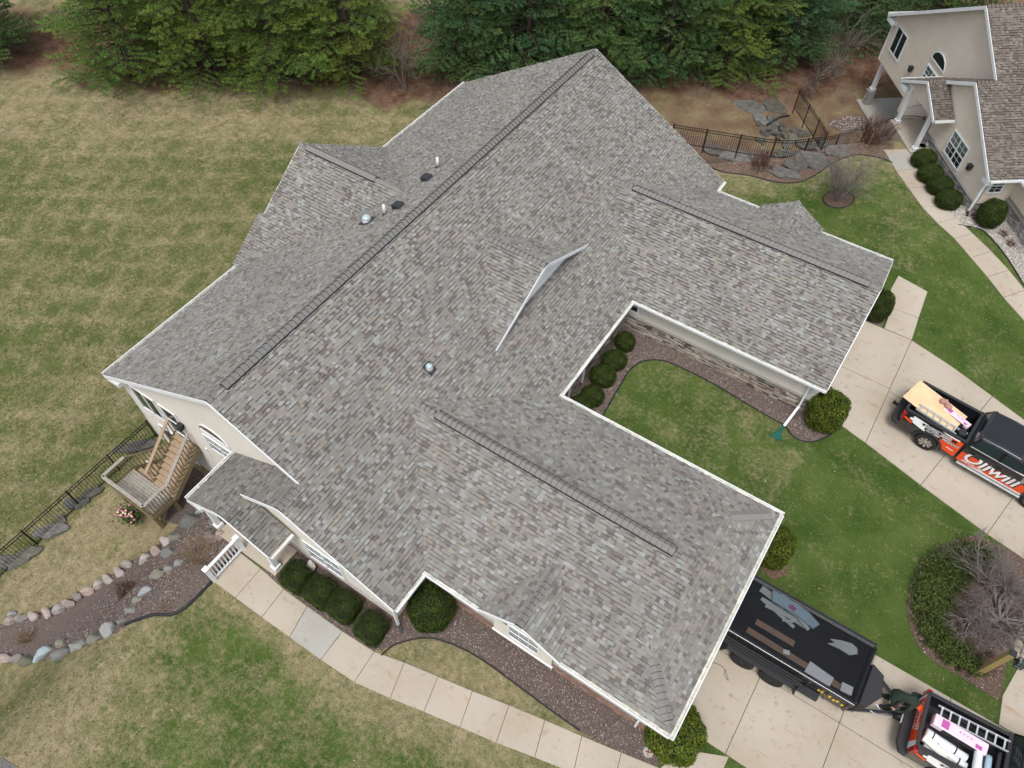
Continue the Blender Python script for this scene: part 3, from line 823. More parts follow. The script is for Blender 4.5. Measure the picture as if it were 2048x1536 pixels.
    wall(root, (4.72, 0), Y, X, [(1.94 - 2.95, 3.72), (1.94 + 2.95, 3.72), (1.94, 5.18)], M['white'], name='dormer_gable')
    for y0, y1, xx in ((-8.3, -2.3, 16.19), (6.1, 12.2, 15.72)):
        gd = MB()
        for i in range(4): gd.box((xx, y0, .02 + i * .5), (xx + .04, y1, .5 + i * .5))
        gd.build('garage_door', M['white'], root)
    # gablet boxes over the garage windows
    for yy, sg in ((w1 - hw - 0.12, -1), (w2 + hw + 0.12, 1)):
        yb = yy - sg * .16
        wall(root, (0, yb), X, (0, sg), [(10.3, .95), (12.5, .95), (12.5, 2.55), (11.4, 3.12), (10.3, 2.55)], sid, name='bay_wall', thick=.12)
        window(root, (0, yb), X, (0, sg), 10.86, 12.06, 1.35, 2.45, 1, 2, grid=(3, 2), blind=True)
        b = MB(); b.box((10.24, min(yb, yb + sg * .06), .86), (12.56, max(yb, yb + sg * .06), .95)); b.build('bay_sill', M['white'], root)
        for sx in (-1, 1):
            board(root, (11.32, yy, 3.29), (11.32 + sx * 1.5, yy, 2.36), (0, sg), h=.16)
    # dormer boards, wing rakes
    for sy in (-1, 1):
        board(root, (5.0, 1.94, 5.32), (5.0, 1.94 + sy * 3.46, 3.70), (1, 0), h=.17)
        board(root, (xe2, w2, zr1), (xe2, w2 + sy * hw, Zf), (1, 0))
        board(root, (0, Y1, Zr), (sy * (F_ if sy > 0 else B_), Y1, Zr - pm * (F_ if sy > 0 else B_)), (0, 1))
        board(root, (-B_, 2.2, 5.38), (-B_, 2.2 + sy * 5.1, 2.08), (-1, 0))
    gutter(root, (-B_, 7.3), (-B_, Y1), (-1, 0), zb)
    gutter(root, (F_, -.93), (F_, 4.83), (1, 0), Zf)
    gutter(root, (F_, 13.47), (F_, Y1), (1, 0), Zf)
    gutter(root, (F_, w1 + hw), (xe1 + .12, w1 + hw), (0, 1), Zf)
    gutter(root, (xe1, w1 - hw - .11), (xe1, w1 + hw), (1, 0), Zf)
    gutter(root, (F_, w1 - hw), (9.82, w1 - hw), (0, -1), Zf)
    gutter(root, (12.83, w1 - hw), (xe1, w1 - hw), (0, -1), Zf)
    gutter(root, (F_, w2 - hw), (xe2, w2 - hw), (0, -1), Zf)
    gutter(root, (F_ + .13, w2 + hw), (9.82, w2 + hw), (0, 1), Zf)
    gutter(root, (12.83, w2 + hw), (xe2, w2 + hw), (0, 1), Zf)
    window(root, (0, 5.31), X, (0, -1), 7.28, 7.85, 1.15, 1.95, 1, 2)
    # downspouts in the court and at the garages
    d1 = MB()
    d1.bar((15.35, 4.88, 2.1), (15.45, 5.2, 1.75), .09, .07); d1.bar((15.45, 5.2, 1.78), (15.45, 5.2, .3), .1, .08); d1.build('downspout', M['white'], root)
    d1 = MB(); d1.bar((15.45, 5.18, .3), (15.3, 4.1, .08), .1, .08); d1.build('downspout_extension', M['white'], root)
    d1 = MB(); d1.bar((15.3, 4.1, .08), (15.22, 3.75, .06), .12, .1); d1.add([(15.2, 3.8, .03), (15.36, 3.8, .03), (15.5, 3.4, .03), (14.95, 3.4, .03), (15.2, 3.8, .1), (15.36, 3.8, .1), (15.42, 3.4, .06), (15.02, 3.4, .06)], [(0, 1, 2, 3), (4, 5, 6, 7), (0, 1, 5, 4), (1, 2, 6, 5), (3, 0, 4, 7)])
    d1.build('downspout_splash_end', M['greenplastic'], root)
    for yy in (1.45, .3):
        d1 = MB(); d1.bar((F_ + .1, yy, 2.1), (7.36, yy, 1.8), .09, .07); d1.bar((7.36, yy, 1.82), (7.36, yy, .1), .09, .07); d1.build('downspout', M['white'], root)
    d1 = MB(); d1.bar((15.6, -9.5, 2.1), (15.6, -9.27, 1.8), .09, .07); d1.bar((15.6, -9.27, 1.82), (15.6, -9.27, .1), .09, .07); d1.build('downspout', M['white'], root)
    return roof

home = empty('house', 'large beige house with grey brown shingle roof, two garage wings and front dormer', 'house')
HR = build_house(home, True, M['siding'], PAL1, M['cap'], (CAM.x, CAM.y, CAM.z))

# roof fittings
def back_z(x): return Zr - pm * abs(x)
for x, y in ((-1.45, 3.05), (-1.25, 0.95)):
    m = MB(); z = back_z(x)
    m.add([(x - .23, y - .17, back_z(x - .23) + .02), (x + .16, y - .17, back_z(x + .2) + .02), (x + .16, y + .17, back_z(x + .2) + .02), (x - .23, y + .17, back_z(x - .23) + .02),
           (x - .27, y - .18, z + .12), (x + .06, y - .18, z + .2), (x + .06, y + .18, z + .2), (x - .27, y + .18, z + .12)],
          [(4, 5, 6, 7), (0, 1, 5, 4), (1, 2, 6, 5), (2, 3, 7, 6), (3, 0, 4, 7)])
    o = m.build('box_vent', M['vent'], home)
    f = MB(); f.add([(x - .3, y - .23, back_z(x - .3) + .033), (x + .24, y - .23, back_z(x + .24) + .033), (x + .24, y + .23, back_z(x + .24) + .033), (x - .3, y + .23, back_z(x - .3) + .033)], [(0, 1, 2, 3)]); f.build('flashing', M['cap'], o)
for x, y in ((-1.7, 4.05), (-1.65, .5)):
    m = MB(); z = back_z(x); m.tube([(x, y, z), (x, y, z + .50)], .06, 12)
    o = m.build('vent_pipe', M['stonewhite'], home)
    f = MB(); f.tube([(x, y, z - .02), (x, y, z + .09)], [.13, .07], 12); f.build('pipe_boot', M['vent'], o)
for x, y, ra in ((-2.3, .08, .19), (3.83, -3.95, .13)):
    z = Zr - pm * abs(x) + .02
    m = MB(); m.tube([(x, y, z - .1), (x, y, z + .14)], [ra * 1.05, ra], 20)
    o = m.build('sun_tunnel', M['alu'], home)
    m = MB(); prof = [(ra * .98 * math.cos(t * math.pi / 2 / 6), ra * .8 * math.sin(t * math.pi / 2 / 6)) for t in range(7)]
    m.tube([(x, y, z + .14 + b) for a, b in prof], [max(a, .004) for a, b in prof], 20); m.build('dome', M['dome'], o)
    m = MB(); sgn = 1 if x > 0 else -1
    m.add([(x + a, y + b, Zr - pm * abs(x + a) + .036) for a, b in ((-ra * 1.5, -ra * 1.4), (ra * 1.5, -ra * 1.4), (ra * 1.5, ra * 1.4), (-ra * 1.5, ra * 1.4))], [(0, 1, 2, 3)]); m.build('flashing', M['vent'], o)

nbh = empty('house', 'tan neighbouring house with brown shingle roof, cut by the right frame edge', 'house', (NBX, NBY, NBZ), NBR)
cl = Matrix.Rotation(-NBR, 4, 'Z') @ (CAM - Vector((NBX, NBY, NBZ)))
build_house(nbh, False, M['siding2'], PAL2, M['cap2'], (cl.x, cl.y, cl.z))

# ------------------------------------------------------------------ ground
def ground():
    xs = np.concatenate([np.array([-900., -500, -300, -200, -140, -100, -80, -68]), np.arange(-60, 40.01, 0.4), np.array([50., 70, 100, 160, 260, 500, 900])])
    ys = np.concatenate([np.array([-900., -500, -260, -140, -80, -50, -36]), np.arange(-28, 60.01, 0.4), np.array([70., 90, 130, 200, 320, 600, 900])])
    nx, ny = len(xs), len(ys)
    V = []; A = []
    for y in ys:
        for x in xs:
            V.append((x, y, terr(x, y)))
            d = -0.57 * x + 0.82 * y                     # distance towards the tree belt
            belt = smooth((d - 21.2 - 2.5 * smooth((-24 - x) / 8) + 1.2 * math.sin(x * .35) + .6 * math.sin(x * .9 + y)) / 2.6) * (1 - smooth((d - 30) / 8.0))
            front = smooth((x + 3) / 4.0)
            d2 = -0.65 * x + 0.76 * y
            if d2 > 12 and x > -6: belt = max(belt, .62 * smooth((d2 - 11) / 3))
            far = smooth((d - 15.0) / 5)
            dryb = (1 - front) * (0.47 + .22 * far)
            # front lawns: lush, drier at bed and paving edges
            df = 0.21
            if y < -11.5: df = 0.46 + 0.6 * smooth((1.5 - x + (-13.5 - y) * .35) / 5)
            if y > 15 and d2 < 9.3: df = 0.30 + .33 * smooth((d2 - 6.0) / 2.5)
            if d2 > 9.0 and x > -6 and y > 10: df = .95
            if -2.6 < x < 40 and y > -1.2 and y < 5 and x < 16.5: df = .36
            if 7.0 < x < 17 and -12.9 < y < -9.9: df = .68
            if y < -11.5: df = max(df, .78 * smooth((-y - 12.6) / .1) * (1 - smooth((abs(y + 13.4 + .22 * max(0, x - 8) * -1) - .1) / 1.6)))
            dry = front * df + dryb
            if y < -9.7 and -7.6 < x < -3.5: dry = 0.80
            A.append((dry, belt, (1 - front), 1.0))
    F = []
    for j in range(ny - 1):
        for i in range(nx - 1):
            a = j * nx + i; F.append((a, a + 1, a + nx + 1, a + nx))
    me = bpy.data.meshes.new('lawn'); me.from_pydata(V, [], F)
    ca = me.color_attributes.new('Zone', 'FLOAT_COLOR', 'POINT'); ca.data.foreach_set('color', np.array(A, np.float32).ravel())
    me.polygons.foreach_set('use_smooth', [True] * len(F))
    o = bpy.data.objects.new('lawn', me); COL.objects.link(o); tag(o, kind='structure')
    m = bpy.data.materials.new('lawn_grass'); m.use_nodes = True
    n, l = m.node_tree.nodes, m.node_tree.links
    b = n['Principled BSDF']; b.inputs['Roughness'].default_value = 0.95; b.inputs['Specular IOR Level'].default_value = 0.1
    tc = n.new('ShaderNodeTexCoord'); at = n.new('ShaderNodeAttribute'); at.attribute_name = 'Zone'
    sp = n.new('ShaderNodeSeparateColor'); l.new(at.outputs['Color'], sp.inputs[0])
    def noise(sc, det=5, rough=.6, dist=0):
        z = n.new('ShaderNodeTexNoise'); z.inputs['Scale'].default_value = sc; z.inputs['Detail'].default_value = det; z.inputs['Roughness'].default_value = rough; z.inputs['Distortion'].default_value = dist
        l.new(tc.outputs['Object'], z.inputs['Vector']); return z.outputs['Fac']
    def math_(op, a, b_=None, c=None):
        z = n.new('ShaderNodeMath'); z.operation = op
        for i, q in enumerate((a, b_, c)):
            if q is None: continue
            if isinstance(q, (int, float)): z.inputs[i].default_value = q
            else: l.new(q, z.inputs[i])
        return z.outputs[0]
    def mix(f, a, b_):
        z = n.new('ShaderNodeMix'); z.data_type = 'RGBA'
        if isinstance(f, (int, float)): z.inputs[0].default_value = f
        else: l.new(f, z.inputs[0])
        for i, q in ((6, a), (7, b_)):
            if isinstance(q, tuple): z.inputs[i].default_value = (*q, 1)
            else: l.new(q, z.inputs[i])
        return z.outputs[2]
    def rng(v, a, b_):
        z = n.new('ShaderNodeMapRange'); z.inputs[1].default_value = a; z.inputs[2].default_value = b_; l.new(v, z.inputs[0]); return z.outputs[0]
    big, mid, fin, blade = noise(.22, 4), noise(1.1, 6, .7, .4), noise(5.5, 8, .8), noise(26, 5, .8)
    # mowing stripes on the back lawn (two directions)
    def stripes(rot, wid):
        mp = n.new('ShaderNodeMapping'); mp.inputs['Rotation'].default_value = (0, 0, rot); l.new(tc.outputs['Object'], mp.inputs[0])
        wv = n.new('ShaderNodeTexWave'); wv.bands_direction = 'X'; wv.inputs['Scale'].default_value = 1 / wid; wv.inputs['Distortion'].default_value = .6; wv.inputs['Detail'].default_value = 2; wv.inputs['Detail Scale'].default_value = .6
        l.new(mp.outputs[0], wv.inputs[0]); return wv.outputs['Fac']
    st = math_('MAXIMUM', math_('POWER', stripes(R(57), 6.0), 2.5), math_('MULTIPLY', math_('POWER', stripes(R(-28), 5.2), 2.5), .8))
    st = math_('MULTIPLY', math_('SUBTRACT', st, .35), math_('MULTIPLY', sp.outputs[2], .19))
    v = math_('ADD', sp.outputs[0], st)
    v = math_('ADD', v, math_('MULTIPLY', math_('SUBTRACT', big, .5), .75))
    v = math_('ADD', v, math_('MULTIPLY', math_('SUBTRACT', mid, .5), 1.15))
    v = math_('ADD', v, math_('MULTIPLY', math_('SUBTRACT', fin, .5), 1.9))
    dryf = rng(v, .30, .86)
    green = mix(rng(noise(.6, 5), .35, .65), (0.044, 0.083, 0.015), (0.088, 0.130, 0.032))
    green = mix(math_('MULTIPLY', sp.outputs[2], .6), green, (0.108, 0.118, 0.042))
    straw = mix(rng(noise(3.0, 5), .35, .65), (0.215, 0.185, 0.100), (0.33, 0.275, 0.165))
    g = mix(dryf, green, straw)
    bl = mix(rng(blade, .32, .68), (0.50, 0.50, 0.50), (1.50, 1.50, 1.50))
    mm = n.new('ShaderNodeMix'); mm.data_type = 'RGBA'; mm.blend_type = 'MULTIPLY'; mm.inputs[0].default_value = 1; l.new(g, mm.inputs[6]); l.new(bl, mm.inputs[7])
    needles = mix(rng(noise(1.6, 7, .7), .35, .65), (0.085, 0.038, 0.022), (0.19, 0.125, 0.085))
    bf = rng(math_('ADD', sp.outputs[1], math_('MULTIPLY', math_('SUBTRACT', noise(.8, 7, .7), .5), 1.1)), .35, .75)
    l.new(mix(bf, mm.outputs[2], needles), b.inputs['Base Color'])
    bp = n.new('ShaderNodeBump'); bp.inputs['Strength'].default_value = .9; bp.inputs['Distance'].default_value = .05
    l.new(math_('ADD', math_('MULTIPLY', blade, .5), fin), bp.inputs['Height']); l.new(bp.outputs[0], b.inputs['Normal'])
    me.materials.append(m)
    return o
ground()

def sheet(name, poly, m, dz=0.012, step=0.4, kind='structure', parent=None):
    """surface that follows the terrain: polygon cut on the ground's own grid"""
    mb = MB()
    x0 = math.floor(min(p[0] for p in poly) / step) * step; x1 = max(p[0] for p in poly)
    y0 = math.floor(min(p[1] for p in poly) / step) * step; y1 = max(p[1] for p in poly)
    x = x0
    while x < x1:
        y = y0
        while y < y1:
            cl = clip_convex(list(poly), [(x, y), (x + step, y), (x + step, y + step), (x, y + step)])
            if len(cl) >= 3 and abs(area(cl)) > 1e-5:
                cl = ccw(cl); mb.face([(a, b, terr(a, b) + dz) for a, b in cl])
            y += step
        x += step
    return mb.build(name, m, parent, kind=kind)

def slabs(name, quads, z=0.035, m='concrete', pale=(), gap=0.010, th=0.12, label=None):
    root = empty(name, None, None); tag(root, kind='structure')
    for i, q in enumerate(quads):
        q = ccw(q); c = (sum(p[0] for p in q) / len(q), sum(p[1] for p in q) / len(q)); qq = []
        for p in q:
            dx, dy = p[0] - c[0], p[1] - c[1]; L = math.hypot(dx, dy); k = (L - gap * 1.3) / L
            qq.append((c[0] + dx * k, c[1] + dy * k))
        mb = MB(); k = len(qq)
        top = [(a, b, terr(a, b) + z) for a, b in qq]; bot = [(a, b, terr(a, b) + z - th) for a, b in qq]
        mb.add(top + bot, [tuple(range(k))] + [(j, j + k, (j + 1) % k + k, (j + 1) % k) for j in range(k)])
        mb.build('slab', M['concrete2'] if i in pale else M[m], root, bevel=.006)
    return root

WL = [(0.86, -13.33), (1.99, -13.32), (3.25, -13.31), (4.52, -13.28), (5.91, -13.25), (7.31, -13.18), (8.6, -12.92), (9.76, -12.64), (10.99, -12.37), (12.2, -12.11), (13.43, -11.79), (14.65, -11.50), (15.88, -11.23), (17.2, -10.93)]
WR = [(0.9, -12.02), (1.96, -12.05), (3.18, -12.15), (4.29, -12.15), (5.88, -12.13), (7.22, -12.05), (8.28, -11.77), (9.48, -11.51), (10.69, -11.25), (11.92, -10.95), (13.12, -10.69), (14.34, -10.44), (15.6, -10.17), (16.8, -9.9)]
slabs('walkway', [[WL[i], WL[i + 1], WR[i + 1], WR[i]] for i in range(13)] + [[(16.8, -9.9), (17.2, -10.93), (18.45, -10.7), (18.45, -8.42), (17.2, -9.0)]], pale=(3,), m='concrete')
# garage aprons and drives: real slabs with open joints
D1 = []
for x0, x1 in ((16.0, 18.32), (18.32, 20.98), (20.98, 23.75), (23.75, 26.6), (26.6, 29.4), (29.4, 33)):
    D1.append([(x0, -8.42), (x1, -8.42), (x1, -5.57), (x0, -5.57)]); D1.append([(x0, -5.57), (x1, -5.57), (x1, -2.82), (x0, -2.2 if x0 < 17 else -2.82)])
slabs('driveway', D1)
D2 = [[(15.6, 5.5), (17.3, 5.48), (18.33, 5.22), (18.33, 8.45), (15.6, 8.45)], [(15.6, 8.45), (18.33, 8.45), (18.33, 11.6), (15.6, 11.6)],
      [(18.33, 5.22), (20.72, 4.52), (21.4, 7.6), (18.33, 8.3)], [(18.33, 8.3), (21.4, 7.6), (22.04, 10.45), (20.25, 11.11), (18.33, 11.6)],
      [(20.72, 4.52), (23.35, 3.82), (24.0, 6.8), (21.4, 7.6)], [(21.4, 7.6), (24.0, 6.8), (24.6, 9.5), (22.04, 10.45)],
      [(23.35, 3.82), (26.5, 3.2), (27.0, 5.9), (24.0, 6.8)], [(24.0, 6.8), (27, 5.9), (27.6, 8.8), (24.6, 9.5)]]
slabs('driveway', D2)
slabs('garden_path', [[(16.15, 11.62), (17.1, 11.62), (17.0, 12.9), (16.9, 14.0), (16.3, 14.0), (16.2, 12.4)], [(17.1, 11.62), (18.33, 11.62), (18.2, 12.95), (17.0, 12.9)], [(17.0, 12.9), (18.2, 12.95), (18.05, 14.45), (16.62, 14.75), (16.6, 13.9)], [(15.3, 13.9), (16.6, 13.9), (16.62, 14.75), (15.3, 14.9)]][1:3])
slabs('walkway', [[(25.2, 1.7), (28.5, 1.7), (28.5, -1.0), (25.35, -0.6), (25.05, 0.1)], [(25.35, -.6), (28.5, -1), (28.5, -2.8), (25.22, -2.8), (25.12, -1.8)]])
NW = [((13.15, 23.15), (14.45, 24.1)), ((13.42, 22.85), (14.35, 23.75)), ((14.27, 21.75), (15.13, 22.6)), ((15.19, 20.75), (16.02, 21.45)), ((16.2, 19.65), (17.05, 20.4)), ((17.13, 18.9), (17.8, 19.8)), ((18.1, 18.25), (18.75, 19.1)), ((19.1, 17.4), (19.8, 18.35)), ((20.08, 16.75), (20.8, 17.7)), ((21.05, 16.1), (21.75, 17.05)), ((22.1, 15.5), (22.8, 16.4)), ((23.3, 14.8), (24, 15.7))]
slabs('walkway', [[NW[i][0], NW[i + 1][0], NW[i + 1][1], NW[i][1]] for i in range(len(NW) - 1)], pale=(1,), z=.04)
sheet('road', [(-14, -40), (-14, -19.0), (-1.162, -21.444), (-0.353, -20.956), (0.817, -20.728), (2.175, -20.665), (3, -40)], M['asphalt'], .02)

# ------------------------------------------------------------------ planting beds with loose stone
STC = [((0.13, 0.09, 0.08), 34), ((0.22, 0.17, 0.15), 24), ((0.07, 0.05, 0.045), 24), ((0.33, 0.29, 0.25), 8), ((0.46, 0.44, 0.41), 4), ((0.15, 0.13, 0.13), 12)]
STP = [((0.42, 0.41, 0.38), 30), ((0.58, 0.56, 0.53), 25), ((0.25, 0.24, 0.23), 22), ((0.34, 0.30, 0.26), 14)]
OCT_F = [(0, 2, 4), (2, 1, 4), (1, 3, 4), (3, 0, 4), (2, 0, 5), (1, 2, 5), (3, 1, 5), (0, 3, 5)]
def scatter(name, poly, dens, pal, smin=.014, smax=.031, seed=5, holes=()):
    r = random.Random(seed); mb = MB()
    x0 = min(p[0] for p in poly); x1 = max(p[0] for p in poly); y0 = min(p[1] for p in poly); y1 = max(p[1] for p in poly)
    for _ in range(int((x1 - x0) * (y1 - y0) * dens)):
        x, y = r.uniform(x0, x1), r.uniform(y0, y1)
        if not inside((x, y), poly): continue
        a, b, c = (r.uniform(smin, smax) for _ in range(3)); th = r.uniform(0, 3.14); ct, s_ = math.cos(th), math.sin(th); c *= .6
        z = terr(x, y) + .012 + c * .4
        vs = [(a, 0, 0), (-a, 0, 0), (0, b, 0), (0, -b, 0), (0, 0, c), (0, 0, -c)]
        mb.add([(x + p * ct - q * s_, y + p * s_ + q * ct, z + w) for p, q, w in vs], OCT_F, pick(pal, r))
    return mb.build(name, M['stones'], kind='stuff')

def edging(pts, label, r_=.028, closed=False):
    ps = spline(pts, 5, closed)
    mb = MB(); mb.tube([(x, y, terr(x, y) + .03) for x, y in ps], r_, 6)
    return mb.build('garden_edging', M['edging'], label=label, cat='edging')

# front bed along the lower garage wing
eA = [(7.6, -12.0), (7.66, -11.6), (7.74, -11.34), (8.27, -10.88), (9.15, -10.55), (10.09, -10.44), (11.11, -10.38), (12.31, -10.42), (13.48, -10.48), (14.3, -10.5)]
eA = [(7.5, -12.03), (7.654, -11.496), (8.353, -10.749), (9.169, -10.427), (10.101, -10.282), (11.106, -10.273), (12.314, -10.316), (13.474, -10.346), (14.217, -10.348)]
fb = [(1.9, -12.08), (2.62, -11.80), (2.62, -10.75), (7.3, -10.75), (7.3, -9.2), (16.4, -9.2), (17.4, -8.5), (17.0, -9.5), (16.6, -9.96), (14.9, -10.32)] + spline(eA[1:], 3)[::-1] + [(7.22, -12.03), (5.9, -12.11), (4.3, -12.13)]
sheet('planting_bed', fb, M['gravelbase'], .016); scatter('bed_gravel', fb, 650, STC, seed=1)
edging(eA, 'black edging curving round the grass beside the pale front walkway')
# court bed
eB = [(8.900, 0.493), (8.766, 2.144), (8.722, 3.297), (9.020, 4.022), (9.550, 4.409), (10.250, 4.549), (12.092, 4.526), (14.450, 4.263), (15.295, 4.209), (15.770, 3.919), (16.293, 3.927), (16.763, 4.355), (17.154, 5.132), (17.284, 5.481)]
cb_ = [(8.0, .0), (7.3, -.9), (7.3, 5.25), (15.7, 5.25), (16.6, 6.9), (16.9, 5.9)] + spline(eB, 3)[::-1] + [(8.3, -.4), (8.0, -1.0), (7.3, -1)]
cb_ = [(7.3, -1.2), (7.3, 5.25), (15.72, 5.25), (15.72, 6.2), (17.0, 6.2), (17.3, 5.5)] + spline(eB, 3)[::-1] + [(8.5, -1.2)]
sheet('planting_bed', cb_, M['gravelbase'], .016); scatter('bed_gravel', cb_, 650, STC, seed=2)
edging(eB, 'black edging curving round the lawn between the two garage wings')
# little beds at the garage corners
for pl, lab, e in (([(16.55, -9.9), (17.3, -8.6), (16.2, -8.5), (16.2, -9.2), (15, -9.2), (15, -10.2)], None, None), ([(16.1, 11.55), (15.8, 11.4), (15.8, 13.0), (16.9, 12.6), (17.0, 11.64), (16.95, 11.4)], None, None)):
    sheet('planting_bed', pl, M['gravelbase'], .02); scatter('bed_gravel', pl, 400, STC, seed=3)
bc = [(17.288, -0.375), (17.572, -1.009), (17.734, -1.813), (17.402, -2.258), (16.436, -1.998), (15.974, -1.371), (16.117, 0.188)]
sheet('planting_bed', bc, M['bark'], .018); scatter('bed_chips', bc, 250, [((0.22, 0.12, 0.07), 1), ((0.3, .2, .13), 1)], seed=6)
# shady ledge bed between the right lawn and the fence
eC = [(5.134, 18.195), (6.371, 17.743), (7.859, 18.291), (9.408, 18.639), (10.450, 19.537), (11.241, 21.170), (12.053, 22.022), (13.172, 22.368), (13.904, 22.357)]
lb = [(3.5, 18.9)] + spline(eC, 3) + [(13.423, 24.192), (12.342, 24.533), (10.721, 29.083), (9.078, 26.527), (7.734, 25.028), (5.431, 24.311), (3.023, 23.716), (1.698, 23.624)]
sheet('planting_bed', lb, M['bark'], .02); scatter('bed_chips', lb, 260, [((0.20, 0.12, 0.09), 3), ((0.32, .24, .18), 2), ((0.4, .35, .3), 1)], seed=7)
edging(eC, 'black edging between the upper right lawn and the ledge rock bed')
# ring round the bare shrub
tr = [(12.45 + .72 * math.cos(t * .628), 18.72 + .62 * math.sin(t * .628)) for t in range(10)]
sheet('planting_bed', tr, M['bark'], .018); edging(tr + [tr[0]], 'round black edging at the foot of the bare shrub on the right lawn', .025)
# neighbour's pale gravel bed
nbed = [NW[1][1], NW[2][1], NW[3][1], NW[4][1], NW[5][1], (18.090, 19.420), (19.091, 19.665), (19.941, 18.982), (21.639, 17.329), (22.253, 19.423), (20.548, 23.291), (17.8, 20.9), (16.2, 23.3), (15.1, 24.5)]
sheet('planting_bed', nbed, M['gravelbase2'], .022); scatter('bed_gravel', nbed, 300, STP, .025, .06, seed=9)
edging([(17.988, 19.352), (18.642, 19.577), (19.186, 19.558), (19.957, 18.913), (21.655, 17.275)], 'black edging of the pale gravel bed at the neighbouring house')
pg = [(8.940, 29.570), (10.029, 31.138), (10.879, 31.517), (11.595, 30.289), (10.393, 29.109)]
sheet('gravel_patch', pg, M['gravelbase'], .02); scatter('bed_gravel', pg, 160, STC + [((.3, .29, .26), 60)], .03, .09, seed=10)
# left slope bed between the two boulder rows
lbed = [(-0.385, -11.111), (0.886, -11.908), (0.830, -13.309), (0.799, -14.095), (0.629, -14.846), (-0.013, -15.406), (-0.615, -15.988), (-0.626, -16.407), (-1.375, -17.233), (-3.001, -18.429), (-4.377, -19.281), (-5.837, -20.144), (-6.840, -19.487), (-6.069, -18.746), (-5.425, -17.903), (-4.761, -16.829), (-4.288, -15.560), (-3.909, -14.364), (-3.293, -12.972), (-3.302, -12.190), (-4.261, -12.326), (-5.594, -12.379), (-6.236, -12.103), (-6.540, -9.789), (-4.099, -9.993), (-1.924, -10.594)]
sheet('planting_bed', lbed, M['gravelbase'], .03); scatter('bed_gravel', lbed, 330, STC, .02, .05, seed=11)
edging([(0.857, -13.358), (0.853, -13.799), (0.835, -14.242), (0.777, -14.642), (0.553, -15.001), (0.116, -15.288), (-0.258, -15.667), (-0.618, -16.093)], 'thick black edging pipe from the white railing down to the grey boulders', .06)
# lamp island
isl = [(23.072, 3.604), (22.362, 2.843), (21.764, 1.904), (21.554, 0.735), (21.616, -0.216), (21.862, -1.007), (22.364, -1.695), (23.016, -1.952), (23.748, -1.948), (24.477, -1.993), (25.034, -2.031)]
ip = spline(isl, 4) + [(25.1, -1.9), (25.0, -.5), (25.05, .1), (25.2, 1.7), (26.2, 3.0), (25.2, 3.6)]
sheet('planting_bed', ip, M['bark'], .018); scatter('bed_chips', ip, 350, STC, seed=12)

# ------------------------------------------------------------------ foliage
def leaf_mesh(name, pts, nrm, size, cols, mt, k=1, seed=0, flat=0.5, wid=.55, axis=None):
    """one small two-triangle leaf spray per point"""
    r = np.random.RandomState(seed); N = len(pts)
    pts = np.asarray(pts, float); nrm = np.asarray(nrm, float)
    d = nrm + r.normal(0, flat, (N, 3)); d /= np.linalg.norm(d, axis=1)[:, None]
    t = np.cross(d, r.normal(0, 1, (N, 3))); t /= np.linalg.norm(t, axis=1)[:, None]
    if axis is not None:
        t = np.asarray(axis, float); b0 = np.cross(t, d); b0 /= np.linalg.norm(b0, axis=1)[:, None]; d = np.cross(b0, t)
    b = np.cross(d, t); sz = np.asarray(size) * r.uniform(.7, 1.3, N)
    t *= sz[:, None]; b *= (sz * wid)[:, None]; tip = d * (sz * .25)[:, None]
    V = np.stack([pts - t * .9, pts - b * .6 + tip, pts + t, pts + b * .6 + tip], 1).reshape(-1, 3)
    F = np.arange(4 * N).reshape(N, 4)
    me = bpy.data.meshes.new(name)
    me.vertices.add(4 * N); me.vertices.foreach_set('co', V.ravel())
    me.loops.add(4 * N); me.loops.foreach_set('vertex_index', F.ravel())
    me.polygons.add(N); me.polygons.foreach_set('loop_start', np.arange(0, 4 * N, 4)); me.polygons.foreach_set('loop_total', np.full(N, 4))
    ca = me.color_attributes.new('Col', 'FLOAT_COLOR', 'CORNER')
    c = np.concatenate([np.asarray(cols, float).reshape(N, 3), np.ones((N, 1))], 1); ca.data.foreach_set('color', np.repeat(c, 4, 0).astype(np.float32).ravel())
    me.materials.append(mt); me.update(); me.validate()
    return me

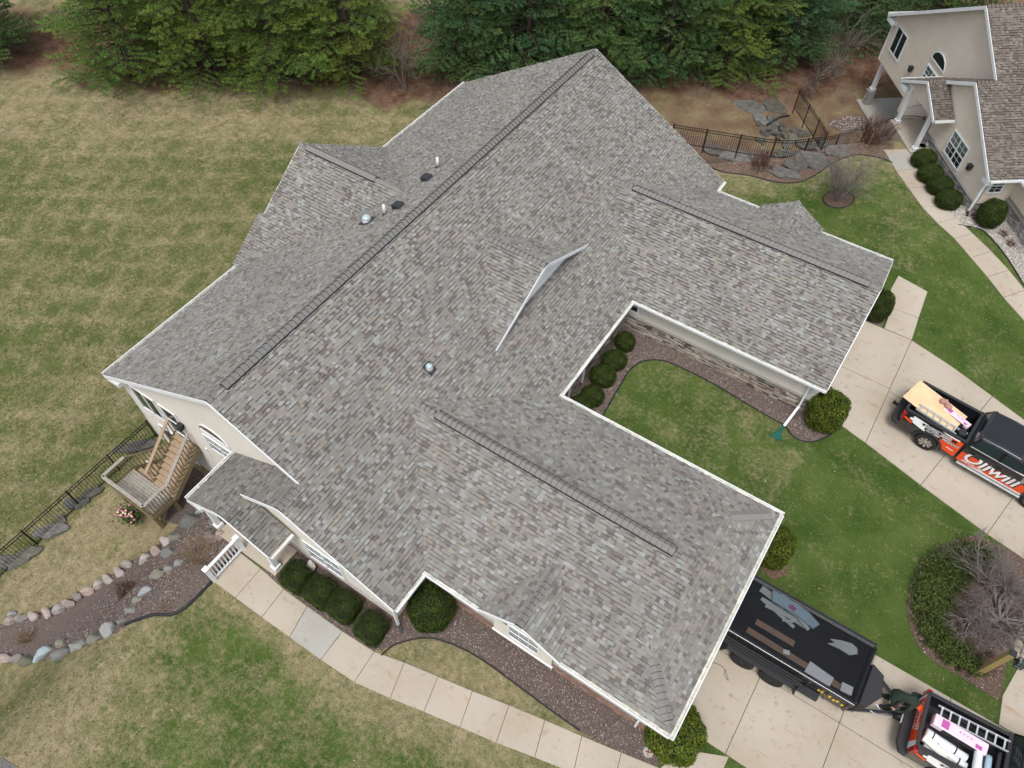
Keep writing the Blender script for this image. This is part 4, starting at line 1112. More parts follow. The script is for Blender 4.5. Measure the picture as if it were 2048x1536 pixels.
def pine_mesh(seed, H, Rm, mt):
    r = np.random.RandomState(seed); P = []; Nn = []; C = []; SZ = []; AX = []
    br = MB()
    z = .55
    ph = r.uniform(0, 6)
    while z < H * .97:
        f = z / H; L0 = Rm * (1 - f) ** .62 * (1.0 if f > .1 else .85)
        n = r.randint(6, 9) if f < .8 else 5
        for i in range(n):
            a = ph + 2 * math.pi * i / n + r.normal(0, .25); L = L0 * r.uniform(.62, 1.12) + .25
            rise = .10 + .5 * f + r.normal(0, .06); droop = .10 * (1 - f)
            ca, sa = math.cos(a), math.sin(a)
            def pt(t): return np.array([ca * L * t, sa * L * t, z + L * (rise * t - droop * t * t * 1.5)])
            br.tube([pt(0), pt(.5), pt(1)], [.05 * (1 - f) + .015, .03 * (1 - f) + .01, .006], 4)
            m = max(3, int(L * 3.4)); tint = np.array([1, 1, 1]) * r.uniform(.72, 1.25); yel = r.uniform(0, 1)
            tint = tint * (np.array([1.12, 1.0, .9]) * yel + np.array([.82, .97, 1.15]) * (1 - yel))
            for j in range(m):
                t = .22 + .78 * (j + .5) / m; base = pt(t); side = 1 if j % 2 else -1
                bl = (L * .46 * (1 - t * .6)) * r.uniform(.6, 1.15) + .12
                ang = a + side * r.uniform(.65, 1.05); dx, dy = math.cos(ang), math.sin(ang)
                q = max(2, int(bl * 5.5))
                for s_ in range(q):
                    u = (s_ + 1) / q; c = base + np.array([dx * bl * u, dy * bl * u, .10 * bl * u + r.normal(0, .015)])
                    k = 20
                    dirs = r.normal(0, 1, (k, 3)); dirs[:, 2] = np.abs(dirs[:, 2]) * .8; dirs += np.array([dx, dy, .25]) * 1.0
                    dirs /= np.linalg.norm(dirs, axis=1)[:, None]
                    for w in range(k):
                        P.append(c + dirs[w] * r.uniform(.06, .13)); Nn.append(np.array([r.normal(0, .6), r.normal(0, .6), 1.0])); C.append(tint * (r.uniform(.75, 1.2) + .18 * (u - .5))); SZ.append(r.uniform(.075, .12)); AX.append(dirs[w])
        z += r.uniform(.60, .88) * (1 - .35 * f); ph += r.uniform(.3, 1)
    br.tube([(0, 0, -.3), (0.04, 0, H * .4), (0, .03, H * .75), (0, 0, H)], [.24, .17, .09, .02], 8)
    P = np.array(P)
    return br, leaf_mesh('crown', P, np.array(Nn), np.array(SZ), C, mt, seed=seed, flat=.6, wid=.24, axis=np.array(AX))

PV = []
for sd_, H_, R_, mt_ in ((1, 11.5, 4.6, 'needle_a'), (2, 13, 4.3, 'needle_b'), (3, 10.5, 4.2, 'needle_a'), (4, 12, 4.5, 'needle_b')):
    br, cm = pine_mesh(sd_, H_, R_, M[mt_]); bo = br.build('trunk', M['bark_tree']); tm = bo.data; bpy.data.objects.remove(bo); PV.append((tm, cm))
def pine(x, y, v, sc, rz, label, z=None):
    t = empty('pine_tree', label, 'tree', (x, y, terr(x, y) if z is None else z), rz, 'pines in the belt behind the house', (sc, sc, sc))
    for nm, me in (('trunk', PV[v][0]), ('crown', PV[v][1])):
        o = bpy.data.objects.new(nm, me); COL.objects.link(o); o.parent = t
    return t
def belt(s_, off):   # s along the tree line, off = distance behind it
    off -= 2.3
    return (-28.8 + .82 * s_ - .57 * off, 7.8 + .57 * s_ + .82 * off)
PL = [
 (-1.5, 4.4, 0, 1.0, 'leftmost pine of the front row, its low boughs reaching out over the back lawn'),
 (3.6, 4.2, 2, 1.05, 'second pine from the left, bright yellow green, at the edge of the back lawn'),
 (8.6, 3.9, 0, .98, 'third pine from the left in the front row with spreading layered boughs'),
 (13.2, 4.2, 2, 1.05, 'pine just left of the bare tree gap, its tips touching the lawn edge'),
 (20.6, 4.2, 1, .9, 'dark pine just right of the bare tree gap behind the back gutter'),
 (24.8, 4.4, 3, 1.0, 'dark pine straight behind the far end of the main ridge'),
 (29.4, 4.2, 1, .95, 'pine behind the roof peak over the red needle litter'),
 (34.0, 4.6, 3, 1.0, 'pine above the brown dog-leg of the iron fence'),
 (38.2, 4.8, 0, .92, 'lighter green pine above the ledge rocks'),
 (42.6, 5.8, 1, .9, 'last front row pine before the neighbouring house'),
 (0.5, 9.8, 2, 1.05, 'pine behind the leftmost two, cut by the top edge'),
 (6.0, 9.2, 0, 1.1, 'tall yellow green pine of the second row, left side'),
 (11.4, 9.6, 2, 1.1, 'second row pine behind the third one from the left'),
 (22.6, 9.4, 3, 1.05, 'second row pine right of the gap, blue green'),
 (27.6, 9.6, 1, 1.1, 'second row pine beyond the roof peak'),
 (32.6, 10.0, 3, 1.05, 'second row pine behind the fence corner, cut by the top edge'),
 (37.6, 10.4, 0, 1.05, 'second row pine with lighter tips near the top edge right of centre'),
 (43.4, 11.0, 1, 1.0, 'second row pine left of the neighbouring gable'),
 (49.0, 9.5, 3, 1.0, 'pine beyond the neighbouring gable, dark'),
 (-12.0, 6.5, 1, .95, 'dark evergreen in the far top left corner'),
 (-6.0, 15.5, 3, 1.0, 'pine beyond the clearing near the top left corner'),
 (55.0, 10.0, 1, 1.0, 'pine behind the neighbouring roof ridge'),
]
for i, (a, b, v, sc, lab) in enumerate(PL):
    x, y = belt(a, b); pine(x, y, v, sc, i * 1.37, lab)

# ---- bare trees and shrubs
def grow(mb, p, d, L, r0, depth, rr, spread=.5, k=5, upb=.1, taper=.74, mi=0, kids=(2, 4)):
    p = Vector(p); d = Vector(d).normalized(); pts = [p]; rad = [r0]; seg = 3 if depth > 1 else 2
    for i in range(seg):
        d = (d + Vector((rr.gauss(0, .13), rr.gauss(0, .13), rr.gauss(0, .10) + upb * .2))).normalized()
        p = p + d * (L / seg); pts.append(p); rad.append(r0 * (1 - (1 - taper) * (i + 1) / seg))
    mb.tube(pts, rad, k, cap=False, mi=mi)
    if depth == 0: return
    for c in range(rr.randint(*kids)):
        t = rr.uniform(.35, 1.0); q = pts[min(seg, max(1, int(t * seg + .5)))]
        ax = Vector((rr.gauss(0, 1), rr.gauss(0, 1), rr.gauss(0, 1))).cross(d)
        if ax.length < .01: continue
        nd = (d + ax.normalized() * spread * rr.uniform(.7, 1.5) + Vector((0, 0, upb))).normalized()
        grow(mb, q, nd, L * rr.uniform(.6, .85), r0 * taper * rr.uniform(.6, .9), depth - 1, rr, spread, max(3, k - 1), upb, taper, mi, kids)

def bare(x, y, name, label, cat, seed, stems, L, r0, depth, m, spread=.5, upb=.1, lean=(0, 0), kids=(2, 4), rad=.15, fan=.9, group=None):
    rr = random.Random(seed); t = empty(name, label, cat, (x, y, terr(x, y)), 0, group); mb = MB()
    for i in range(stems):
        a = 2 * math.pi * i / stems + rr.uniform(-.3, .3); f = fan * rr.uniform(.3, 1)
        grow(mb, (rad * math.cos(a) * rr.random(), rad * math.sin(a) * rr.random(), -.03), (math.cos(a) * f + lean[0], math.sin(a) * f + lean[1], 1), L * rr.uniform(.75, 1.15), r0, depth, rr, spread, 4, upb, kids=kids)
    mb.build('branches', m, t); return t
x, y = (23.888, 0.870)
t = bare(24.5, .75, 'bare_tree', 'wide leafless ornamental tree above the junipers in the lamp island', 'tree', 5, 9, 1.0, .07, 5, M['twig_grey'], .60, .03, (-.15, .2), (3, 4), .12, 1.6)
t = bare(12.45, 18.72, 'bare_shrub', 'leafless vase shaped shrub in a round mulch ring on the right lawn', 'shrub', 6, 15, 1.25, .022, 4, M['twig_grey'], .36, .10, (0, 0), (3, 4), .15, .85)
x, y = (11.664, 22.367)
t = bare(12.35, 23.4, 'bare_shrub', 'dense brown leafless shrub by the iron fence near the neighbouring porch', 'shrub', 7, 34, .8, .014, 3, M['twig_red'], .22, .12, (0, 0), (3, 4), .35, .75)
x, y = (7.986, 19.369)
mbq = bare(x, y, 'bare_shrub', 'low round purplish twiggy shrub on the ledge rocks below the fence', 'shrub', 8, 60, .38, .009, 2, M['twig_red'], .4, .05, (0, 0), (3, 5), .5, .9)
x, y = (-2.409, -15.213)
bare(x, y, 'bare_shrub', 'small dark red twiggy shrub between the pink and grey boulders', 'shrub', 9, 60, .24, .007, 2, M['twig_red'], .5, .05, (0, 0), (3, 5), .22, 1.1)
x, y = (-4.746, -18.495)
bare(x, y, 'dry_grass_clump', 'tan and brown dry grass clump at the left end of the gravel slope', 'shrub', 10, 70, .32, .006, 1, M['twig_tan'], .3, .02, (0, 0), (2, 3), .15, 1.0)
x, y = (0.260, -14.923)
bare(x, y, 'dry_grass_clump', 'small pale straw tuft by the thick black edging pipe', 'shrub', 11, 60, .16, .005, 1, M['twig_tan'], .3, -.1, (0, 0), (2, 3), .12, 1.6)
x, y = (-0.237, -12.956)
bare(x, y, 'bare_shrub', 'thin olive twiggy shrub beside the white railing', 'shrub', 12, 44, .42, .007, 3, M['twig_tan'], .35, .05, (0, 0), (2, 4), .25, 1.0)
for (u, v), lab, sd_ in (((18.533, 20.327), 'small rusty shrub stub nearest the path turn at the neighbouring house', 13), ((19.981, 19.838), 'upper of two red brown shrub stubs in the pale gravel', 14), ((20.438, 19.316), 'lower of two red brown shrub stubs in the pale gravel, by the frame edge', 15)):
    bare(u, v, 'bare_shrub', lab, 'shrub', sd_, 40, .17, .006, 2, M['twig_red'], .5, .02, (0, 0), (2, 4), .12, 1.1)
for i, ((u, v), lab) in enumerate((((24.430, -1.108), 'russet dead looking low shrub beside the lamp post base'), ((23.515, -0.360), 'russet low shrub in the middle of the lamp island'))):
    bare(u, v, 'bare_shrub', lab, 'shrub', 30 + i, 60, .2, .006, 2, M['twig_red'], .6, .0, (0, 0), (3, 4), .35, 1.3)
# undergrowth and bare trees in the gap of the belt
for i, (a, b, L, lab) in enumerate(((16.6, 2.6, 1.9, 'leafless brown tree standing in the gap between the pines'), (18.4, 7.5, 2.1, 'bare tree farther back in the pine gap, by the top edge'), (45.5, 3.8, 1.7, 'thin bare tree between the last pine and the neighbouring house'), (43.6, 2.4, 1.3, 'bare sapling in the dark gap left of the neighbouring post'))):
    x, y = belt(a, b)
    bare(x, y, 'bare_tree', lab, 'tree', 50 + i, 3, L, .06, 4, M['twig'], .5, .12, (0, 0), (3, 4), .1, .35)
rr = random.Random(77); mb = MB()
for i in range(150):
    x, y = belt(rr.uniform(-3, 46), rr.uniform(.2, 4.5))
    for k in range(3): grow(mb, (x, y, terr(x, y)), (rr.gauss(0, .5), rr.gauss(0, .5), 1), rr.uniform(.4, .8), .008, 2, rr, .5, 3, .1, kids=(2, 3))
mb.build('undergrowth', M['twig'], kind='stuff')

# ---- clipped evergreen bushes
def bush_mesh(name, seed, shape, n, size, mt, core):
    r = np.random.RandomState(seed); P = []; Nn = []; C = []
    bm = bmesh.new(); bmesh.ops.create_icosphere(bm, subdivisions=3, radius=1.0)
    cv = []; 
    def rad(d):
        dx, dy, dz = d
        if shape == 'box':
            p = 9.0; base = (abs(dx) ** p + abs(dy) ** p + abs(dz) ** p) ** (-1 / p)
        elif shape == 'egg': base = 1.0 - .12 * dz * abs(dz)
        else: base = 1.0
        w = .045 * math.sin(5 * dx + seed) * math.sin(6 * dy + 1.3 * seed) + .02 * math.sin(15 * dz + 9 * dx)
        if shape == 'tuft': w *= 2.2
        return base + w
    for v in bm.verts:
        d = v.co.normalized(); v.co = d * rad(d) * .93
    me = bpy.data.meshes.new(name + '_core'); bm.to_mesh(me); bm.free(); me.materials.append(core)
    dirs = r.normal(0, 1, (n, 3)); dirs /= np.linalg.norm(dirs, axis=1)[:, None]
    for d in dirs:
        if d[2] < -.75: continue
        k = rad(d) * r.uniform(.93, 1.03); c = r.uniform(.5, 1.5) * (1 + .35 * math.sin(5 * d[0] + 3 * seed) * math.sin(4 * d[1] + 6 * d[2]))
        if r.random_sample() < .03: c *= .25; k *= .96
        P.append(d * k); Nn.append(d if shape != 'tuft' else d * .4 + np.array([0, 0, .6])); C.append((c * r.uniform(.9, 1.15), c, c * .9))
    lm = leaf_mesh('foliage', np.array(P), np.array(Nn), size, C, mt, seed=seed, flat=.55)
    return me, lm
core = mat('bush_inside', (0.008, 0.012, 0.003), .9)
BM = {'round': bush_mesh('round', 1, 'round', 9000, .045, M['yew'], core), 'egg': bush_mesh('egg', 2, 'egg', 9000, .045, M['yew'], core),
      'box': bush_mesh('box', 3, 'box', 12000, .042, M['yew'], core), 'arbor': bush_mesh('arbor', 4, 'tuft', 9000, .065, M['arbor'], core)}
def bush(x, y, kind, rx, ry, h, label, rz=0, group=None):
    t = empty('clipped_bush' if kind != 'arbor' else 'globe_arborvitae', label, 'bush', (x, y, terr(x, y)), rz, group)
    for nm, me in zip(('inner_branches', 'foliage'), BM[kind]):
        o = bpy.data.objects.new(nm, me); COL.objects.link(o); o.parent = t; o.scale = (rx, ry, h * .56); o.location = (0, 0, h * .46)
    return t
g = 'square clipped hedges along the front walkway'
for i, ((x, y), lab) in enumerate((((3.424, -11.640), 'leftmost of four square clipped hedges beside the front walkway, next to the porch post'), ((4.500, -11.592), 'second square hedge from the porch post along the walkway'), ((5.512, -11.529), 'third square hedge from the porch post along the walkway'), ((6.741, -11.570), 'last square hedge of the row, by the black downspout elbow'))):
    bush(x, y, 'box', .475, .45, .85, lab, 0.05, g)
x, y = (8.083, -9.962); bush(x, y, 'round', .80, .80, 1.5, 'large dark round bush in the corner where the lower garage wing starts')
g = 'round yews in the court between the garage wings'
for (x, y), a, b, h, lab in (((7.894, 4.208), .44, .44, .85, 'topmost small round yew in the court corner under the gutter'), ((7.993, 3.043), .55, .46, .85, 'second round yew from the court corner'), ((8.005, 2.024), .56, .50, .9, 'third and widest round yew in the court row'), ((8.141, 0.906), .50, .46, .85, 'fourth round yew in the court, near the downspouts'), ((7.991, 0.275), .5, .42, .8, 'last court yew, half hidden by the lower wing gutter')):
    bush(x, y, 'egg', a, b, h, lab, .6, g)
x, y = (16.478, 5.128); bush(x, y, 'arbor', .72, .72, 1.9, 'yellow green globe arborvitae at the upper garage corner beside the downspout')
x, y = (16.881, -1.550); bush(x, y, 'arbor', .66, .66, 1.9, 'yellow green arborvitae peeking out beside the black trailer')
x, y = (16.691, -8.934); bush(x, y, 'arbor', .86, .86, 1.6, 'yellow green globe arborvitae at the bottom corner of the lower garage wing')
x, y = (16.475, 12.038); bush(x, y, 'round', .56, .56, 1.6, 'dark round bush on the far side of the upper garage by the pad')
g = 'round yews along the neighbouring front wall'
for (x, y), lab in (((15.185, 22.964), 'nearest the white porch post of the neighbour row of four yews'), ((15.792, 21.957), 'second of the neighbour yews from its porch post'), ((16.451, 21.267), 'third of the neighbour yews from its porch post'), ((17.110, 20.428), 'fourth and biggest of the neighbour row of yews, by the downspout')):
    bush(x, y, 'egg', .62, .52, .95, lab, .4, g)
x, y = (19.086, 20.257); bush(x, y, 'round', .62, .70, 1.3, 'large round bush standing alone in the pale gravel of the neighbour')
# juniper ground cover on the lamp island
rj = np.random.RandomState(9); P = []; C = []; Nn = []
jp = [(21.746, 1.775), (21.563, 0.517), (21.804, -0.625), (22.387, -1.478), (23.225, -1.813), (24.250, -1.709), (24.380, -1.239), (23.635, -0.848), (22.960, -0.483), (22.897, 0.747), (23.526, 2.050), (23.797, 3.143), (22.761, 3.039)]
x0 = min(p[0] for p in jp); x1 = max(p[0] for p in jp); y0 = min(p[1] for p in jp); y1 = max(p[1] for p in jp)
for _ in range(4300):
    x, y = rj.uniform(x0, x1), rj.uniform(y0, y1)
    if not inside((x, y), jp): continue
    a = rj.uniform(0, 6.28); L = rj.uniform(.10, .3); c = rj.uniform(.5, 1.35); hh = rj.uniform(.03, .26)
    for s_ in range(7):
        u = s_ / 6; P.append((x + math.cos(a) * L * u, y + math.sin(a) * L * u, hh + .1 * u + rj.normal(0, .012))); Nn.append((math.cos(a) * .3, math.sin(a) * .3, 1)); C.append((c * (1 + .25 * u), c * (1 + .25 * u), c))
jm = leaf_mesh('ground_juniper', np.array(P), np.array(Nn), .05, C, M['juniper'], seed=5, flat=.6)
jo = bpy.data.objects.new('ground_juniper', jm); COL.objects.link(jo); tag(jo, kind='stuff')

# ---- grass tufts standing up from the lawns, ragged where they meet paving and beds
def pip(X, Y, poly):
    c = np.zeros(len(X), bool); j = len(poly) - 1
    for i in range(len(poly)):
        xi, yi = poly[i]; xj, yj = poly[j]
        if yi != yj: c ^= ((yi > Y) != (yj > Y)) & (X < (xj - xi) * (Y - yi) / (yj - yi) + xi)
        j = i
    return c
def lawn_tufts(name, x0, x1, y0, y1, dens, size, seed, keep=None):
    r = np.random.RandomState(seed); N = int((x1 - x0) * (y1 - y0) * dens)
    X = r.uniform(x0, x1, N); Y = r.uniform(y0, y1, N)
    ex = [fb, cb_, bc, lb, tr, nbed, pg, lbed, ip, [(-7.9, -9.9), (7.5, -9.9), (7.5, 14.1), (-7.9, 14.1)], [(7, -11), (7.6, -11), (7.6, -9), (7, -9)], [(7, -9.4), (16.4, -9.4), (16.4, -1.2), (7, -1.2)], [(7, 5.1), (15.9, 5.1), (15.9, 13.2), (7, 13.2)], [(15, 11), (18.1, 11.6), (18, 14.5), (16.5, 14.8), (15, 13.4)], [(-.5, -12.2), (3, -12.2), (3, -9.5), (-.5, -9.5)]]
    ex += D1 + D2 + [[WL[i], WL[i + 1], WR[i + 1], WR[i]] for i in range(13)] + [[(16.8, -9.9), (17.2, -10.93), (18.45, -10.7), (18.45, -8.42), (17.2, -9.0)]] + [[NW[i][0], NW[i + 1][0], NW[i + 1][1], NW[i][1]] for i in range(len(NW) - 1)]
    ex += [[(25.2, 1.7), (30, 1.7), (30, -2.8), (25.2, -2.8), (25.05, 0)]]
    m = np.ones(N, bool)
    for p in ex: m &= ~pip(X, Y, p)
    c_, s_ = math.cos(NBR), math.sin(NBR); xl = c_ * (X - NBX) + s_ * (Y - NBY); yl = -s_ * (X - NBX) + c_ * (Y - NBY)
    m &= ~((xl > -7.9) & (yl > -11.2)); dl_ = -.57 * X + .82 * Y; m &= dl_ < 20.8
    X, Y = X[m], Y[m]; N = len(X); Z = np.array([terr(a, b) for a, b in zip(X, Y)]) + size * .3
    g_ = r.random_sample(N); lush = np.clip((X + 3) / 4, 0, 1) * .35 + .32 + .2 * np.sin(X * 1.3 + Y * .7) * np.sin(Y * 1.1 - X * .4)
    green = np.array([.075, .12, .028]); straw = np.array([.27, .23, .13]); k_ = (g_ < lush)[:, None]
    C = np.where(k_, green, straw) * r.uniform(.55, 1.25, (N, 1))
    P = np.stack([X, Y, Z], 1); Nn = np.tile([0, 0, 1.0], (N, 1))
    me = leaf_mesh(name, P, Nn, size, C, M['tuft'], seed=seed, flat=.7, wid=.4)
    o = bpy.data.objects.new(name, me); COL.objects.link(o); tag(o, kind='stuff')
lawn_tufts('grass_tufts', -12, 27, -22, 22, 75, .042, 1)
lawn_tufts('grass_tufts', -42, -8, -18, 20, 26, .07, 2)
rr = random.Random(21); mb = MB()
for _ in range(260):
    x, y = rr.uniform(-2, 25), rr.uniform(-21, 19)
    if terr(x, y) < -.3 or (7 < x < 18.4 and -9 < y < -1.4) or (-8 < x < 7.6 and -11 < y < 14.2) or (7 < x < 16 and 5 < y < 13.4): continue
    a = rr.uniform(.015, .04); z = terr(x, y) + .06
    mb.face([(x - a, y, z), (x, y - a * .6, z + .01), (x + a, y + .01, z), (x, y + a * .6, z)], rr.choice([(.5, .42, .3), (.6, .56, .48), (.35, .24, .12)]))
mb.build('leaf_litter', M['tuft'], kind='stuff')
# ------------------------------------------------------------------ boulders and ledge rocks
def rock_mesh(seed, m, flat=False):
    r = random.Random(seed); bm = bmesh.new(); bmesh.ops.create_icosphere(bm, subdivisions=3, radius=1.0)
    cuts = []
    for i in range(9 if not flat else 14):
        d = Vector((r.gauss(0, 1), r.gauss(0, 1), r.gauss(0, .6))).normalized(); cuts.append((d, r.uniform(.55, .84)))
    if flat: cuts.append((Vector((0, 0, 1)), .45))
    off = Vector((r.random() * 9, r.random() * 9, 0))
    from mathutils import noise as nz
    for v in bm.verts:
        p = v.co.copy()
        for d, c in cuts:
            k = p.dot(d)
            if k > c: p -= d * (k - c)
        p *= 1 + .09 * nz.noise(p * 2.2 + off) + .03 * nz.noise(p * 7 + off)
        v.co = p
    me = bpy.data.meshes.new('boulder'); bm.to_mesh(me); bm.free(); me.materials.append(m)
    for p_ in me.polygons: p_.use_smooth = False
    return me
RK = {'pink': mat('pink_granite', (0.30, 0.235, 0.21), .85, col2=(0.44, 0.36, 0.32), scale=4, bump=.6, bscale=12), 'grey': mat('grey_granite', (0.19, 0.195, 0.18), .85, col2=(0.30, 0.30, 0.28), scale=4, bump=.6, bscale=12),
      'blue': mat('blue_grey_granite', (0.25, 0.30, 0.32), .85, col2=(0.36, 0.41, 0.43), scale=4, bump=.6, bscale=12), 'olive': mat('mossy_boulder', (0.14, 0.14, 0.10), .9, col2=(0.24, 0.235, 0.18), scale=4, bump=.6, bscale=12),
      'ledge': mat('limestone_ledge', (0.075, 0.072, 0.058), .9, col2=(0.20, 0.19, 0.165), scale=3, bump=.9, bscale=9, detail=9)}
for m_ in RK.values():
    n_, l_ = m_.node_tree.nodes, m_.node_tree.links; b_ = n_['Principled BSDF']; s_ = b_.inputs['Base Color'].links[0].from_socket
    oi = n_.new('ShaderNodeObjectInfo'); hv = n_.new('ShaderNodeHueSaturation'); mr = n_.new('ShaderNodeMapRange'); mr.inputs[3].default_value = .62; mr.inputs[4].default_value = 1.15
    l_.new(oi.outputs['Random'], mr.inputs[0]); l_.new(mr.outputs[0], hv.inputs['Value']); m2 = n_.new('ShaderNodeMath'); m2.operation = 'FRACT'; m3 = n_.new('ShaderNodeMath'); m3.operation = 'MULTIPLY'; m3.inputs[1].default_value = 7.3
    l_.new(oi.outputs['Random'], m3.inputs[0]); l_.new(m3.outputs[0], m2.inputs[0]); m4 = n_.new('ShaderNodeMapRange'); m4.inputs[3].default_value = .35; m4.inputs[4].default_value = 1.25; l_.new(m2.outputs[0], m4.inputs[0]); l_.new(m4.outputs[0], hv.inputs['Saturation'])
    l_.new(s_, hv.inputs['Color']); l_.new(hv.outputs[0], b_.inputs['Base Color'])
RM = {}
def rock(px, col, a, b, c, rz, label, seed=0, flat=False, group=None, sink=.3):
    if not flat: a, b, c = a * 1.1, b * 1.1, c * 1.1
    key = (col, seed % 4, flat)
    if key not in RM: RM[key] = rock_mesh(seed % 4 * 7 + len(RM), RK[col], flat)
    o = bpy.data.objects.new('boulder' if not flat else 'ledge_rock', RM[key]); COL.objects.link(o)
    o.scale = (a, b, c); o.rotation_euler = (0, 0, rz); o.location = (px[0], px[1], terr(*px) + c * (.5 - sink))
    tag(o, label, 'rock', group or ('boulders edging the gravel slope' if not flat else 'limestone ledges'))
    return o
rr = random.Random(3)
pinks = [((-5.840, -18.433), 'pale pink boulder farthest left in the upper row'), ((-5.578, -18.121), 'rounded pinkish boulder second from the left in the upper row'), ((-5.233, -17.821), 'low pink tan boulder in the upper row left part'), ((-4.921, -17.474), 'small brownish boulder in the upper row'), ((-4.703, -17.143), 'long rosy boulder in the upper row'), ((-4.551, -16.760), 'squat red granite boulder in the upper row'), ((-4.511, -16.401), 'dusty pink boulder left of the tan one in the row'), ((-4.312, -16.060), 'pale tan square boulder in the middle of the upper row'), ((-4.191, -15.674), 'greyish pink boulder above the dark red shrub'), ((-4.020, -15.288), 'tall pale pink boulder upslope of the dark red shrub'), ((-3.854, -14.862), 'broad flat pink boulder in the upper row right part'), ((-3.861, -14.492), 'small grey tan boulder perched in the row'), ((-3.252, -13.975), 'rose boulder right of the black pipe end'), ((-2.982, -13.492), 'cream boulder near the grey green ones'), ((-3.018, -13.020), 'rose granite boulder nearest the deck post'), ((-0.434, -12.226), 'tan boulder below the porch corner, left of its twin'), ((-0.229, -11.965), 'orange tan boulder beside the porch slab')]
for i, (q, lab) in enumerate(pinks): rock(q, 'pink', rr.uniform(.22, .31), rr.uniform(.17, .22), rr.uniform(.19, .26), rr.uniform(-.3, .9), lab, i)
greys = [((-2.756, -12.749), 'olive', .34, 'grey green boulder touching the rose one near the deck'), ((-2.054, -13.366), 'grey', .34, 'large smooth grey boulder above the twiggy olive shrub'), ((-0.874, -13.521), 'blue', .22, 'blue grey boulder left of the twiggy olive shrub'), ((-1.378, -14.189), 'olive', .34, 'mossy long boulder in the middle grey row'), ((-1.088, -13.870), 'grey', .22, 'flat grey boulder in the middle row'), ((-1.164, -14.935), 'blue', .3, 'smooth blue green boulder right of the dark red shrub'), ((-1.170, -15.247), 'olive', .22, 'small mossy boulder below the dark red shrub'), ((-0.972, -15.651), 'grey', .26, 'slim grey boulder where the edging pipe ends'), ((-0.909, -16.072), 'olive', .22, 'small olive boulder at the bend of the lower row'), ((-1.042, -16.524), 'grey', .38, 'big slate grey boulder in the lower row'), ((-1.427, -17.005), 'olive', .3, 'tan mossy boulder in the lower row'), ((-1.954, -17.529), 'grey', .36, 'dark grey boulder of the lower row, third from the pale one'), ((-2.445, -18.084), 'grey', .38, 'broad pale grey boulder in the lower row'), ((-3.582, -18.516), 'blue', .38, 'light blue grey boulder, the brightest in the lower row'), ((-3.985, -18.984), 'olive', .3, 'dark olive boulder left of the light blue one'), ((-4.460, -19.184), 'pink', .26, 'mauve boulder at the left end of the lower row'), ((-4.798, -19.408), 'pink', .28, 'mauve boulder cut by the left frame edge'), ((-3.093, -17.868), 'olive', .28, 'flat mossy rock behind the broad grey boulder'), ((-2.655, -11.900), 'olive', .5, 'big pale green boulder below the porch roof corner'), ((-0.987, -11.641), 'grey', .34, 'smooth grey boulder beside the porch wall'), ((-0.842, -12.088), 'olive', .2, 'small mossy boulder above the two tan ones'), ((-2.762, -11.312), 'blue', .3, 'pale blue boulder tucked under the porch eave'), ((-5.999, -18.193), 'grey', .2, 'pale stone upslope of the leftmost pink boulder')]
for i, (q, col, a, lab) in enumerate(greys): rock(q, col, a * 1.05, a * .68, a * .62, rr.uniform(.3, 1.0), lab, i + 3)
# flat limestone ledges: left fence foot, water run on the right
lg = [((-7.957, -17.006), 1.0, .45, .30, .75, 'ledge slab at the foot of the left fence, lowest'), ((-7.631, -16.280), .55, .35, .28, .8, 'cracked ledge slab second from the bottom of the left fence'), ((-7.780, -15.281), .8, .38, .3, .75, 'long grey ledge slab below the left fence'), ((-7.843, -14.706), .35, .25, .25, .2, 'small ledge stone by a post of the left fence'), ((-7.892, -13.857), .65, .38, .3, .8, 'triangular ledge slab below the deck flowers'), ((-7.764, -13.124), .5, .3, .3, .9, 'ledge slab close to the deck landing'), ((-8.103, -10.679), 1.1, .35, .3, .75, 'long ledge slab between the fence and the deck rail')]
for i, (q, a, b, c, rz, lab) in enumerate(lg): rock(q, 'ledge', a, b, c, rz, lab, i, True)
rg = [((5.828, 22.993), .95, .48, .45, .25, 'large flat ledge rock under the right fence, left one'), ((10.380, 21.047), .85, .5, .4, .1, 'large flat ledge rock under the right fence, right one'), ((9.597, 20.313), .6, .4, .3, .3, 'low ledge rock between the big ones at the bed edge'), ((4.382, 22.952), .6, .45, .3, .0, 'ledge rock half hidden by the roof edge'), ((9.081, 19.465), .8, .35, .2, .1, 'thin ledge slab near the bed edging'),
      ((4.349, 28.421), .9, .55, .25, .3, 'flat grey slab farthest up the dry water run'), ((5.692, 29.326), .8, .6, .28, -.5, 'broad slab left of the leaning fence panel'), ((6.274, 27.457), .7, .2, .35, -.9, 'long narrow rock across the dry water run'), ((7.032, 27.217), .75, .2, .4, -1.0, 'dark upright ledge in the dry water run'), ((7.856, 26.363), .65, .22, .35, -1.2, 'stepped ledge below the black pipe'), ((8.056, 27.535), .55, .35, .3, .2, 'pale block beside the leaning fence panel'), ((8.974, 26.636), .6, .4, .3, .3, 'flat block behind the fence pickets'), ((5.412, 27.512), .6, .3, .25, -.6, 'mossy rock on the left of the water run'), ((11.270, 22.057), .6, .4, .3, .4, 'ledge rock under the brown shrub'), ((9.740, 27.331), .5, .3, .25, -.2, 'small ledge stone by a right fence post')]
for i, (q, a, b, c, rz, lab) in enumerate(rg): rock(q, 'ledge', a * 1.4, b * 1.45, c * 1.1, rz, lab, i + 2, True)

